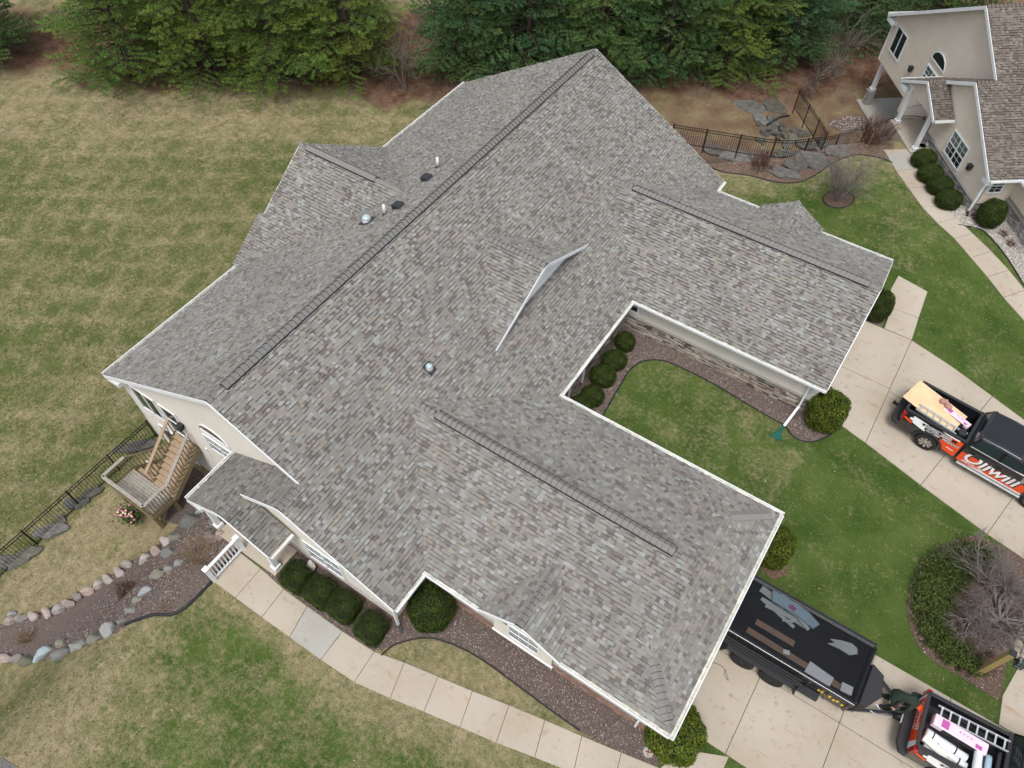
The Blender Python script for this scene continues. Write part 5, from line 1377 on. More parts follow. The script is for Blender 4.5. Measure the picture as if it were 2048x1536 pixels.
rr = random.Random(44)
for i in range(46):
    u = rr.random(); cx_ = 6.0 + 3.6 * u + rr.gauss(0, .5); cy_ = 27.3 - 4.2 * u + rr.gauss(0, .55)
    rock((cx_, cy_), 'ledge', rr.uniform(.22, .5), rr.uniform(.12, .26), rr.uniform(.16, .34), rr.uniform(-1.6, .4), ('dark angular rock at the upper end of the dry water run, by the black pipe', 'dark angular rock stacked in the middle of the dry water run', 'dark angular rock at the lower end of the water run, right behind the fence pickets')[int(u * 2.999)], i, True, 'dark rocks of the dry water run', sink=.1)
# ------------------------------------------------------------------ fences
def fence(pts, label, h=1.22, step=.125, post=2.0, tilt=None):
    ps = [Vector((p[0], p[1], p[2] if len(p) > 2 else terr(*p))) for p in pts]; own = len(pts[0]) > 2
    t = empty('iron_fence', label, 'fence', (pts[0][0], pts[0][1], 0))
    o0 = Vector((pts[0][0], pts[0][1], 0)); cum = [0]
    for a, b in zip(ps, ps[1:]): cum.append(cum[-1] + (b - a).length)
    def at(s_):
        s_ = max(0, min(cum[-1], s_))
        for i in range(len(ps) - 1):
            if s_ <= cum[i + 1] + 1e-9:
                u = (s_ - cum[i]) / (cum[i + 1] - cum[i]); q = ps[i].lerp(ps[i + 1], u); break
        return Vector((q.x, q.y, q.z if own else terr(q.x, q.y))) - o0
    L = cum[-1]; mp = MB(); mp.box((-.009, -.009, .06), (.009, .009, h + .02)); me = None; n = int(L / step)
    for i in range(n):
        q = at((i + .5) * L / n)
        if me is None: o = mp.build('picket', M['black_iron'], t); me = o.data
        else:
            o = bpy.data.objects.new('picket', me); COL.objects.link(o); o.parent = t
        o.location = q
    k = max(1, round(L / post))
    for i in range(k + 1):
        q = at(i * L / k); m = MB(); m.box((q.x - .028, q.y - .028, q.z - .3), (q.x + .028, q.y + .028, q.z + h + .08)); m.build('post', M['black_iron'], t)
    for zz in (.12, h - .16, h):
        m = MB(); N = max(2, int(L / .5))
        for i in range(N): m.bar(at(i * L / N) + Vector((0, 0, zz)), at((i + 1) * L / N) + Vector((0, 0, zz)), .03, .03)
        m.build('rail', M['black_iron'], t)
    return t
fence([(-7.75, -9.75), (-7.75, -12.4), (-7.72, -14.9), (-7.72, -20)], 'black iron fence running straight from the left house corner down to the frame edge')
fence(spline([(2.6, 19.75, -.95), (5.24, 20.73, -1), (8.21, 21.86, -1), (9.9, 23.36, -1), (10.52, 23.99, -1), (11.6, 25.6, -.9), (13.0, 27.1, -.6)], 4), 'long curving black iron fence along the ledge rocks between the two houses')
fence([(10.05, 24.0, -1.1), (9.6, 24.8, -1.25), (8.75, 26.0, -1.45), (7.1, 28.0, -1.6)], 'short black fence panel branching back between the rocks', h=1.25, post=1.5)
fence(spline([(13.0, 27.1, -.6), (13.6, 27.2, -.4), (14.2, 26.9, -.1)], 4), 'low curved black fence panel behind the neighbouring porch posts')

# ------------------------------------------------------------------ timber deck and stairs
dk = empty('timber_stair_deck', 'weathered timber stair and landing climbing to the patio door on the left gable', 'deck', (-5.0, -11.5, -2.75))
D0 = Vector((-5.0, -11.5, -2.75))
def dpart(mb, name, m, par=None):
    mb.v = [(a - D0.x, b - D0.y, c - D0.z) for a, b, c in mb.v]; return mb.build(name, m, par or dk)
lx0, lx1, ly0, ly1, lz = -6.35, -3.95, -12.68, -11.62, -1.55
n = 9
for i in range(n):
    a = ly0 + (ly1 - ly0) * i / n; m = MB(); m.box((lx0, a + .006, lz - .035), (lx1, a + (ly1 - ly0) / n - .006, lz)); dpart(m, 'plank', M['wood_old'])
for a, b in (((lx0, ly0), (lx1, ly0)), ((lx1, ly0), (lx1, ly1)), ((lx0, ly0), (lx0, ly1)), ((lx0, ly1), (lx1, ly1))):
    m = MB(); m.bar((*a, lz - .16), (*b, lz - .16), .05, .22); dpart(m, 'joist', M['wood_green'])
for a, b in ((lx0 + .1, ly0 + .08), (lx1 - .08, ly0 + .08), (lx1 - .08, ly1 - .05), (lx0 + .1, ly1 - .05)):
    m = MB(); m.box((a - .07, b - .07, terr(a, b) - .3), (a + .07, b + .07, lz - .04)); dpart(m, 'post', M['wood_green'])
m = MB(); m.bar((lx1 - .08, ly0 + .1, lz - .9), (lx1 - .08, ly0 + .7, lz - .25), .08, .1); dpart(m, 'brace', M['wood_green'])
m = MB(); m.bar((lx1 - .1, ly0 + .06, lz - .9), (lx1 - .75, ly0 + .06, lz - .25), .08, .1); dpart(m, 'brace', M['wood_green'])
def railing(a, b, zb, zt, mt, pm_, step=.125, flat=.14):
    a, b = Vector((*a, 0)), Vector((*b, 0)); L = (b - a).length; k = int(L / step)
    za = zb if hasattr(zb, '__len__') else (zb, zb)
    m = MB(); m.bar(a + Vector((0, 0, za[0] + zt)), b + Vector((0, 0, za[1] + zt)), flat, .04); dpart(m, 'handrail', mt)
    m = MB(); m.bar(a + Vector((0, 0, za[0] + .1)), b + Vector((0, 0, za[1] + .1)), .04, .08); dpart(m, 'bottom_rail', pm_)
    for i in range(k):
        u = (i + .5) / k; q = a.lerp(b, u); z0 = za[0] + (za[1] - za[0]) * u
        m = MB(); m.box((q.x - .017, q.y - .017, z0 - .12), (q.x + .017, q.y + .017, z0 + zt - .02)); dpart(m, 'baluster', pm_)
railing((lx0, ly0), (lx1, ly0), lz, .95, M['wood_old'], M['wood_green']); railing((lx1, ly0), (lx1, ly1), lz, .95, M['wood_old'], M['wood_green']); railing((lx0, ly0), (lx0, ly1), lz, .95, M['wood_old'], M['wood_green'])
# upper flight: door level down to the landing
n = 9; ys_ = [-9.78 + (ly1 + 9.78) * i / n for i in range(n + 1)]
for i in range(n):
    z = -.02 - (i) * (1.53 / n); m = MB(); m.box((-5.02, ys_[i + 1] - .02, z - .04), (-3.85, ys_[i] - .01, z)); dpart(m, 'tread', M['wood_new'])
    m = MB(); m.box((-4.98, ys_[i + 1] + .0, z - .2), (-3.9, ys_[i + 1] + .03, z - .045)); dpart(m, 'riser', M['wood_green'])
for xx in (-5.03, -3.86):
    m = MB(); m.bar((xx, -9.75, -.2), (xx, ly1, lz - .12), .05, .26); dpart(m, 'stringer', M['wood_green'])
railing((-5.05, -9.78), (-5.05, ly1), (0.0, lz), .92, M['wood_new'], M['wood_green'], .14); railing((-3.9, -9.78), (-3.9, ly1), (0.0, lz), .92, M['wood_old'], M['wood_green'], .14)
# lower flight: landing back towards the house
n = 6
for i in range(n):
    z = lz - (i + 1) * (1.15 / n); a = ly1 + i * .24; m = MB(); m.box((-6.3, a, z - .04), (-5.15, a + .26, z)); dpart(m, 'tread', M['wood_new'])
m = MB(); m.bar((-6.33, ly1, lz - .12), (-6.33, ly1 + 1.5, -2.75), .05, .26); dpart(m, 'stringer', M['wood_green'])
railing((-6.35, ly1), (-6.35, ly1 + 1.45), (lz, -2.72), .92, M['wood_green'], M['wood_green'], .14, .09)
# things round the deck
mb = MB(); mb.tube([(-7.0, -10.9, -2.6), (-5.95, -10.5, -2.62)], .06, 8); mb.build('drain_pipe', M['white'], label='white drain pipe lying on the ground between the fence and the stair', cat='pipe')
pf = empty('flower_pot', 'pot of pink and cream flowers in front of the deck landing', 'flowers', (-5.35, -13.05, -2.75)); mb = MB()
rr = random.Random(5)
fm = MB(); fm.tube([(0, 0, .0), (0, 0, .35)], [.2, .27], 12); fm.build('pot', M['plastic'], pf)
gm = MB()
for i in range(220):
    a, b = rr.gauss(0, .27), rr.gauss(0, .17); z = .38 + rr.random() * .2; s_ = .05
    gm.face([(a - s_, b, z), (a, b - s_, z + .03), (a + s_, b, z), (a, b + s_, z + .03)])
gm.build('leaves', mat('pot_leaves', (.04, .07, .015), .7), pf)
for i in range(22):
    a, b = rr.gauss(0, .27), rr.gauss(0, .14); m = MB(); z = .6 + rr.random() * .05
    m.tube([(a, b, z), (a, b, z + .03), (a, b, z + .05)], [.02, .055, .02], 7); m.build('blossom', M['pinkf'] if i % 3 else M['creamf'], pf)

# ------------------------------------------------------------------ trailer
TR = empty('dump_trailer', 'long black dump trailer with a mesh tarp, parked half under the lower garage eave', 'trailer', (18.0, -4.35, 0))
def tp(mb, name, m, par=None, **k): return mb.build(name, m, par or TR, **k)
# trailer frame: x from -2.2 (tail) to 2.9 (nose), y +-1.05
m = MB(); m.box((-2.3, -1.0, .55), (2.85, 1.0, .72)); tp(m, 'chassis', M['paint_black'])
for sy in (-1, 1):
    m = MB(); m.box((-2.3, sy * 1.0 - .04, .72), (2.85, sy * 1.0 + .04, 1.52)); tp(m, 'side_wall', M['paint_black'], bevel=.01)
    m = MB(); m.box((-2.3, sy * 1.05 - .06, 1.48), (2.85, sy * 1.05 + .06, 1.58)); tp(m, 'top_rail', M['paint_black'], bevel=.015)
    for i in range(9):
        m = MB(); xx = -2.2 + i * .62; m.box((xx - .04, sy * 1.04 + (.0 if sy > 0 else -.06), .72), (xx + .04, sy * 1.04 + (.06 if sy > 0 else 0), 1.5)); tp(m, 'side_post', M['paint_black'])
m = MB(); m.box((2.80, -1.0, .72), (2.88, 1.0, 1.56)); tp(m, 'front_wall', M['paint_black'], bevel=.01)
m = MB(); m.box((-2.34, -1.0, .72), (-2.28, 1.0, 1.56)); tp(m, 'tail_gate', M['paint_black'], bevel=.01)
for wx in (-.42, .58):
    for sy in (-1, 1):
        w = MB(); N = 24; prof = [(.01, -.11), (.16, -.12), (.24, -.125), (.38, -.12), (.405, -.08), (.405, .08), (.38, .12), (.24, .125)]
        yc = sy * 1.24
        w.lathe((wx, yc, .405), prof, N); o = tp(w, 'wheel', M['tyre'])
        r_ = MB(); r_.lathe((wx, yc, .405), [(.245, .09), (.22, .05), (.01, .05)], N, sy); tp(r_, 'rim', M['rim_dark'], o)
        h = MB(); h.tube([(wx, yc + sy * .06, .405), (wx, yc + sy * .13, .405)], [.06, .05], 12)
        for k in range(6):
            a = k * math.pi / 3; h.bar((wx + .05 * math.cos(a), yc + sy * .085, .405 + .05 * math.sin(a)), (wx + .21 * math.cos(a), yc + sy * .085, .405 + .21 * math.sin(a)), .035, .02, upv=(0, 1, 0))
        tp(h, 'hub', M['plastic'], o)
for sy in (-1, 1):
    m = MB(); pr = [(-1.2, .50), (-1.05, .88), (1.2, .88), (1.38, .50), (1.32, .50), (1.17, .84), (-1.02, .84), (-1.14, .50)]
    y0, y1 = sy * 1.06, sy * 1.40; n = len(pr)
    m.add([(a, y0, b) for a, b in pr] + [(a, y1, b) for a, b in pr], [(i, (i + 1) % n, (i + 1) % n + n, i + n) for i in range(n)] + [(0, 1, 6, 7), (1, 2, 5, 6), (2, 3, 4, 5), (n + 7, n + 6, n + 1, n), (n + 6, n + 5, n + 2, n + 1), (n + 5, n + 4, n + 3, n + 2)])
    tp(m, 'fender', M['plastic'])
# ramps stored along the side rail
for zz in (.98, 1.1, 1.22):
    m = MB(); m.bar((-2.1, -1.16 - (1.25 - zz) * .35, zz), (1.3, -1.16 - (1.25 - zz) * .35, zz), .05, .05); tp(m, 'side_rail', M['plastic'])
for i in range(12):
    m = MB(); xx = -2.0 + i * .28; m.bar((xx, -1.13, 1.25), (xx, -1.27, .96), .03, .03); tp(m, 'rail_strut', M['plastic'])
m = MB(); m.box((1.35, -1.28, .62), (2.0, -1.05, .80)); tp(m, 'side_step_box', M['plastic'], bevel=.01)
m = MB()
for i, (a, b) in enumerate(((1.85, .98), (1.95, .98), (2.08, .9), (2.2, .96), (2.35, .9), (2.45, .96), (2.62, .9))): m.box((a, -1.055, b), (a + .07, -1.046, b + .13 + .04 * (i % 2)))
tp(m, 'side_lettering', M['yellow'])
m = MB(); m.add([(2.9, -.95, .5), (2.9, .95, .5), (4.5, .08, .5), (4.5, -.08, .5)] + [(2.9, -.95, .58), (2.9, .95, .58), (4.5, .08, .58), (4.5, -.08, .58)], [(0, 3, 7, 4), (1, 5, 6, 2), (3, 2, 6, 7)])
m.bar((2.9, -.92, .56), (4.45, -.05, .56), .09, .12); m.bar((2.9, .92, .56), (4.45, .05, .56), .09, .12); m.bar((4.3, 0, .58), (4.72, -.02, .58), .1, .1)
tp(m, 'tongue', M['paint_black'])
m = MB(); m.prism([(3.02, .62), (3.42, .62 - .18), (3.55, -.25), (3.25, -.8), (3.02, -.8)], .60, 1.22); tp(m, 'tool_box', M['plastic'], bevel=.02)
m = MB(); m.tube([(4.1, -.05, .25), (4.1, -.05, 1.12)], .045, 10); m.tube([(4.1, -.05, 1.1), (4.28, -.08, 1.12)], .02, 8); m.box((4.02, -.13, .12), (4.18, .03, .26)); m.tube([(4.5, -.02, .52), (4.8, -.03, .5)], .04, 8)
tp(m, 'jack_and_coupler', M['plastic'])
m = MB(); m.tube([(3.5, -.6, .7), (3.8, -.5, .45), (4.3, -.25, .42), (4.7, -.1, .5)], .015, 6); m.tube([(3.6, -.3, .7), (4.0, -.35, .35), (4.6, -.15, .4)], .015, 6); tp(m, 'safety_chain', M['alu'])
# tarp sheet sagging between the rails, folded over the sides
m = MB(); NX, NY = 40, 18; rr = random.Random(4)
g_ = []
for i in range(NX + 1):
    for j in range(NY + 1):
        u, v = i / NX, j / NY; x = -2.42 + 5.38 * u; y = -1.14 + 2.28 * v
        e = min(1, min(u, 1 - u) * 9) * min(1, min(v, 1 - v) * 7)
        z = 1.66 + .06 * e * (math.sin(x * 2.1) * .5 + math.sin(y * 3 + x) * .5) + rr.gauss(0, .004)
        edge = 0
        if j in (0, NY): z -= .30 + .04 * math.sin(x * 5); y += (-.03 if j == 0 else .03)
        elif j in (1, NY - 1): z -= .035
        if i in (0, NX): z -= .26; 
        g_.append((x, y, z))
for i in range(NX):
    for j in range(NY): m.face([g_[i * (NY + 1) + j], g_[(i + 1) * (NY + 1) + j], g_[(i + 1) * (NY + 1) + j + 1], g_[i * (NY + 1) + j + 1]], smooth=True)
tarp = m.build('mesh_tarp', M['tarp'], label='black see-through mesh tarp stretched over the dump trailer load', cat='tarp', loc=(18.0, -4.35, 0))
# the load under the tarp
m = MB(); m.box((-2.2, -.95, .73), (2.75, .95, 1.30)); tp(m, 'load_bed_liner', M['liner'])
def debris(px, z, a, b, rz, m_, name, label, h=.03, grp=None):
    mb = MB(); mb.box((-a / 2, -b / 2, 0), (a / 2, b / 2, h)); o = mb.build(name, M[m_], label=label, cat='debris', loc=(px[0], px[1], z), rotz=rz, group=grp); return o
zt_ = lambda a, b: (a, b)
dl = [((18.030, -3.830), 1.5, .16, -.05, 'grey_board', 'vinyl_strip', 'longest grey vinyl strip in the heap under the tarp'), ((18.053, -3.535), 1.4, .18, .02, 'grey_board', 'vinyl_strip', 'grey vinyl strip beside the clear plastic sheet'), ((17.840, -3.956), 1.3, .12, -.25, 'grey_board', 'vinyl_strip', 'grey vinyl strip on the house side of the heap'), ((17.829, -3.624), 1.5, .16, -.12, 'grey_board', 'vinyl_strip', 'grey vinyl strip crossing the middle of the heap'), ((17.513, -3.571), .9, .24, -.15, 'grey_board', 'vinyl_strip', 'short wide grey strip at the upper end of the heap'),
 ((17.706, -3.966), .6, .08, .1, 'grey_board', 'vinyl_strip', 'thin loose strip left of the heap'), ((18.208, -4.066), .36, .08, .45, 'grey_board', 'vinyl_strip', 'small loose strip below the heap'), ((18.656, -3.865), .5, .12, -.5, 'grey_board', 'vinyl_strip', 'grey strip standing off the lower end of the heap'),
 ((18.912, -5.114), 3.4, .2, -.02, 'brown_board', 'board', 'long brown board running down the trailer under the tarp'), ((17.996, -4.691), 1.3, .2, .0, 'brown_board', 'board', 'shorter brown board nearer the garage eave'),
 ((19.632, -5.183), .8, .42, -.1, 'rollwhite', 'plastic_wrap', 'crumpled pale wrapper with dark stripes near the trailer nose'), ((20.481, -5.115), .34, .28, .1, 'rollwhite', 'plastic_wrap', 'small square pale wrapper at the trailer nose corner'), ((18.523, -5.099), .2, .14, .3, 'rollwhite', 'plastic_wrap', 'little white scrap by the side rail')]
for i, (q, a, b, rz, mm_, nm, lab) in enumerate(dl): debris(q, 1.34 + .021 * i, a, b, rz, mm_, nm, lab, .018, 'building scraps under the tarp')
mb = MB(); P_ = [(-.85, .12), (-.5, .22), (.4, .2), (.85, .05), (.75, -.2), (.1, -.12), (-.7, -.18)]; mb.prism(P_, 0, .07)
q = (18.190, -3.444); mb.build('plastic_sheet', M['bluewrap'], label='pale crinkled plastic sheet on top of the grey strips', cat='debris', loc=(q[0] + .05, q[1] - .2, 1.53), rotz=-.08)
mb = MB(); P_ = [(-.5, -.12), (-.28, .0), (-.45, .06), (-.1, .16), (.2, .2), (.38, .12), (.42, -.06), (.2, -.2), (-.1, -.14)]; mb.prism(P_, 0, .05)
q = (20.009, -3.866); mb.build('cloth_rag', M['grey_board'], label='pale irregular rag with a round end alone near the trailer nose', cat='debris', loc=(q[0], q[1], 1.46), rotz=.15)
q = (18.101, -3.446); mb = MB(); mb.prism([(-.12, -.05), (.10, -.07), (.13, .05), (-.05, .08)], 0, .03); mb.build('plastic_wrap', M['magenta'], label='magenta wrapper caught in the plastic sheet', cat='debris', loc=(q[0] + .05, q[1] - .2, 1.61), rotz=-.1)

# ------------------------------------------------------------------ text helper
def text_mesh(txt, size, shear=.25, bold=.012, sp=1.0):
    cu = bpy.data.curves.new('t', 'FONT'); cu.body = txt; cu.size = size; cu.shear = shear; cu.offset = bold * size; cu.space_character = sp; cu.resolution_u = 3
    ob = bpy.data.objects.new('t', cu); COL.objects.link(ob)
    bpy.context.view_layer.update()
    me = bpy.data.meshes.new_from_object(ob.evaluated_get(bpy.context.evaluated_depsgraph_get()))
    bpy.data.objects.remove(ob); return me
def side_y(z, hwid=1.0):
    if z < .95: return hwid - .02 * max(0, (.6 - z))
    return hwid - .10 * (z - .95) / .45
def decal(root, name, pts2, m, off=.006, sy=-1):
    """flat vinyl piece following the body side; pts2 in (x, z)"""
    mb = MB(); cuts = [.3, .95, 1.5]
    for a, b in ((.2, .95), (.95, 1.6)):
        cl = clip_convex(list(ccw(pts2)), [(-9, a), (9, a), (9, b), (-9, b)])
        if len(cl) >= 3: mb.face([(x, sy * (side_y(z) + off), z) for x, z in cl])
    if mb.v: return mb.build(name, m, root)
def textdecal(root, name, txt, size, x, z, m, off=.012, sy=-1, rot=0, **k):
    me = text_mesh(txt, size, **k); c, s_ = math.cos(rot), math.sin(rot)
    bm = bmesh.new(); bm.from_mesh(me); bmesh.ops.bisect_plane(bm, geom=bm.verts[:] + bm.edges[:] + bm.faces[:], plane_co=(0, .95 - z, 0), plane_no=(0, 1, 0)); bm.to_mesh(me); bm.free()
    for v in me.vertices:
        a, b = v.co.x * c - v.co.y * s_ + x, v.co.x * s_ + v.co.y * c + z
        v.co = (a, sy * (side_y(b) + off), b)
    me.materials.clear(); me.materials.append(m)
    o = bpy.data.objects.new(name, me); COL.objects.link(o); o.parent = root; return o

# ------------------------------------------------------------------ pickup trucks (front towards +x, tailgate at x=0)
def pickup(label, loc, rz, text=True):
    T = empty('pickup_truck', label, 'truck', loc, rz)
    def loft(name, st, m, closed=True, **k):
        mb = MB(); n = len(st[0][1])
        for x, pr in st: mb.v.extend([(x, a, b) for a, b in pr])
        for i in range(len(st) - 1):
            for j in range(n):
                mb.f.append((i * n + j, i * n + (j + 1) % n, (i + 1) * n + (j + 1) % n, (i + 1) * n + j)); mb.c.append(None); mb.m.append(0); mb.sm.append(False)
        for q in (tuple(range(n)), tuple(range((len(st) - 1) * n, len(st) * n))[::-1]): mb.f.append(q); mb.c.append(None); mb.m.append(0); mb.sm.append(False)
        return mb.build(name, m, T, **k)
    # bed: two side panels (with wheel arch), floor, bulkhead, tailgate
    ax = 1.28; BL = 2.36
    for sy in (-1, 1):
        mb = MB(); arch = [(ax + .52 * math.cos(t), .42 + .52 * math.sin(t)) for t in [math.pi * k / 12 for k in range(13)]]
        top = [0.02 + i * (BL - .02) / 12 for i in range(13)][::-1]
        outer_b = [(BL, .45)] + [(x, max(z, .45)) for x, z in arch] + [(0.05, .55)]
        # strips between the lower edge and the belt lines
        xs = sorted(set([.05, BL] + [a for a, b in arch]))
        def low(x):
            if abs(x - ax) < .52: return max(.5, .42 + math.sqrt(max(0, .52 ** 2 - (x - ax) ** 2)))
            return .5
        for a, b in zip(xs, xs[1:]):
            for z0, z1 in ((None, .95), (.95, 1.40)):
                p0, p1 = (low(a), low(b)) if z0 is None else (z0, z0)
                if p0 >= z1 - .001 and p1 >= z1 - .001: continue
                mb.face([(a, sy * side_y(p0), p0), (b, sy * side_y(p1), p1), (b, sy * side_y(z1), z1), (a, sy * side_y(z1), z1)])
        y1 = sy * side_y(1.4); y2 = sy * (side_y(1.4) - .1)
        mb.box((.05, min(y1, y2), 1.36), (BL, max(y1, y2), 1.405)); mb.box((.05, min(y2, y2 + sy * .03), .72), (BL, max(y2, y2 + sy * .03), 1.38))
        mb.build('bed_side', M['paint_black'], T)
        rl = MB(); rl.box((.03, min(y1, y2) - .012, 1.405), (BL, max(y1, y2) + .012, 1.425)); rl.build('bed_rail_cap', M['plastic'], T, bevel=.006)
        fl = MB()
        for k in range(12):
            a, b = arch[k], arch[k + 1]; f = lambda q, r_: (ax + (q[0] - ax) * r_, .42 + (q[1] - .42) * r_)
            a0, b0, a1, b1 = f(a, 1.0), f(b, 1.0), f(a, 1.14), f(b, 1.14)
            yo = sy * 1.045
            fl.face([(a0[0], yo, a0[1]), (b0[0], yo, b0[1]), (b1[0], sy * 1.04, b1[1]), (a1[0], sy * 1.04, a1[1])]); fl.face([(a1[0], sy * 1.04, a1[1]), (b1[0], sy * 1.04, b1[1]), (b1[0], sy * .96, b1[1] + .01), (a1[0], sy * .96, a1[1] + .01)])
            fl.face([(a0[0], yo, a0[1]), (b0[0], yo, b0[1]), (b0[0], sy * .7, b0[1]), (a0[0], sy * .7, a0[1])])
        fl.build('wheel_arch_flare', M['plastic'], T)
        tl = MB(); tl.box((-.02, min(sy * .84, sy * 1.01), .95), (.12, max(sy * .84, sy * 1.01), 1.33)); tl.build('tail_lamp', M['red'], T, bevel=.02)
    mb = MB(); mb.box((.05, -.84, .66), (BL, .84, .72))
    for k in range(9): mb.box((.08, -.76 + k * .18, .72), (BL - .05, -.70 + k * .18, .735))
    mb.build('bed_floor', M['plastic'], T)
    mb = MB(); mb.box((BL, -.92, .6), (BL + .06, .92, 1.42)); mb.box((BL - .04, -.92, 1.38), (BL + .07, .92, 1.44)); mb.build('bed_bulkhead', M['plastic'], T)
    tg = MB(); tg.box((-.01, -.84, .72), (.055, .84, 1.37)); t_ = tg.build('tailgate', M['orange'] if text == 'rear' else M['paint_black'], T, bevel=.01)
    tg = MB(); tg.box((-.03, -.86, 1.37), (.075, .86, 1.41)); tg.build('tailgate_cap', M['plastic'], t_, bevel=.01)
    bp = MB(); bp.prism([(-.30, -.72), (-.18, -1.0), (.05, -1.03), (.05, 1.03), (-.18, 1.0), (-.30, .72)], .52, .70); bp.build('rear_bumper', M['plastic'], T, bevel=.03)
    h = MB(); h.bar((-.28, 0, .45), (-.5, 0, .45), .08, .08); h.tube([(-.46, 0, .47), (-.46, 0, .58)], [.03, .035], 10); h.build('tow_hitch', M['black_iron'], T)
    # cab lower, hood, roof
    def sec(hwid, zb, zm, zt): return [(-hwid * .93, zb), (-hwid, zb + .12), (-hwid, zm), (-hwid + .05, zt), (hwid - .05, zt), (hwid, zm), (hwid, zb + .12), (hwid * .93, zb)]
    loft('cab_body', [(BL + .08, sec(1.0, .38, .95, 1.40)), (BL + .1, sec(1.0, .36, .95, 1.42)), (5.0, sec(1.0, .36, .95, 1.40)), (5.02, sec(.99, .36, .95, 1.38))], M['paint_black'], bevel=.01)
    loft('hood', [(5.03, sec(.98, .42, .95, 1.34)), (5.9, sec(.97, .42, .93, 1.30)), (6.25, sec(.93, .45, .9, 1.2)), (6.35, sec(.88, .5, .85, 1.05))], M['paint_black'], bevel=.03)
    gh = lambda w0, w1, z0, z1: [(-w0, z0), (-w1, z1 - .03), (-w1 + .1, z1), (w1 - .1, z1), (w1, z1 - .03), (w0, z0)]
    loft('greenhouse', [(BL + .10, gh(.93, .90, 1.42, 1.45)), (BL + .30, gh(.93, .78, 1.42, 1.93)), (4.2, gh(.93, .77, 1.42, 1.95)), (4.95, gh(.92, .88, 1.40, 1.46))], M['glass'])
    loft('roof_panel', [(BL + .22, gh(.86, .82, 1.80, 1.85)), (BL + .34, gh(.84, .785, 1.84, 1.955)), (3.4, gh(.83, .785, 1.86, 1.985)), (4.1, gh(.84, .785, 1.84, 1.965)), (4.3, gh(.85, .82, 1.78, 1.86))], M['paint_black'], bevel=.02)
    for sy in (-1, 1):
        pl = MB()
        for (xa, za), (xb, zb_) in (((BL + .12, 1.42), (BL + .36, 1.9)), ((3.62, 1.41), (3.62, 1.9)), ((4.93, 1.42), (4.25, 1.9))):
            pl.bar((xa, sy * .945, za), (xb, sy * .80, zb_), .10, .04, upv=(0, sy, .3))
        pl.build('cab_pillar', M['paint_black'], T)
        tr = MB(); tr.bar((BL + .2, sy * .955, 1.43), (4.9, sy * .955, 1.42), .02, .025); tr.build('window_trim', M['alu'], T)
        st = MB(); st.box((2.55, min(sy * .93, sy * 1.07), .36), (4.95, max(sy * .93, sy * 1.07), .42)); st.build('side_step', M['alu'] if sy < 0 else M['plastic'], T, bevel=.01)
        mr = MB(); mr.bar((4.55, sy * .95, 1.45), (4.55, sy * 1.12, 1.48), .05, .05); mr.box((4.5, min(sy * 1.08, sy * 1.3), 1.38), (4.62, max(sy * 1.08, sy * 1.3), 1.66)); mr.build('door_mirror', M['rim'], T, bevel=.03)
        for k, xx in enumerate((3.6, 2.62)):
            dh = MB(); dh.box((xx + .05, min(sy * 1.0, sy * 1.03), 1.12), (xx + .25, max(sy * 1.0, sy * 1.03), 1.16)); dh.build('door_handle', M['plastic'], T)
    mb = MB(); mb.box((BL + .1, -1.0, .30), (4.9, 1.0, .38)); mb.box((.2, -.6, .4), (5.9, .6, .6)); mb.build('underbody', M['plastic'], T)
    for wx in (ax, ax + 4.1):
        for sy in (-1, 1):
            yc = sy * .9; prof = [(.26, -.13), (.30, -.135), (.39, -.13), (.42, -.09), (.42, .09), (.39, .13), (.30, .135), (.26, .13)]
            w = MB(); w.lathe((wx, yc, .42), prof, 32); w.tube([(wx, yc - sy * .1, .42), (wx, yc + sy * .05, .42)], [.27, .27], 24)
            o = w.build('wheel', M['tyre'], T)
            r_ = MB(); r_.tube([(wx, yc + sy * .05, .42), (wx, yc + sy * .11, .42)], [.07, .06], 16)
            for k in range(8):
                a = k * math.pi / 4 + .2; ca, sa = math.cos(a), math.sin(a); n_ = (-sa, ca)
                pts = [(.06, .02), (.255, .062), (.255, -.062), (.06, -.02)]
                vs = [(wx + ca * p + n_[0] * q, yc + sy * (.095 + .02 * (p > .2)), .42 + sa * p + n_[1] * q) for p, q in pts]
                vs += [(a_, b_ - sy * .04, c_) for a_, b_, c_ in vs]
                r_.add(vs, [(0, 1, 2, 3), (0, 4, 5, 1), (1, 5, 6, 2), (2, 6, 7, 3), (3, 7, 4, 0)])
            r_.build('rim', M['rim'], o)
    # vinyl wrap
    for sy in (-1, 1):
        dd_ = lambda n_, p_, m_, o_=.006: decal(T, n_, p_, m_, o_, sy)
        dd_('wrap_panel', [(1.72, .58), (2.34, .5), (2.34, 1.33), (1.9, 1.33), (1.5, 1.12), (1.6, .98)], M['orange'])
        dd_('wrap_panel', [(2.46, .48), (4.9, .48), (4.9, 1.2), (4.2, 1.36), (2.46, 1.38)], M['orange'])
        dd_('wrap_panel', [(2.46, 1.22), (2.62, 1.2), (2.85, 1.30), (2.85, 1.345), (2.46, 1.39)], M['wrapwhite'], .008)
        dd_('wrap_panel', [(4.1, 1.24), (4.9, 1.02), (4.9, 1.2), (4.5, 1.38), (4.1, 1.30)], M['wrapwhite'], .008)
        dd_('wrap_panel', [(2.9, .48), (4.9, .48), (4.9, .56), (3.3, .56)], M['wrapwhite'], .008)
        dd_('wrap_panel', [(1.7, 1.31), (2.2, 1.31), (2.2, 1.36), (1.5, 1.36)], M['wrapwhite'], .009)
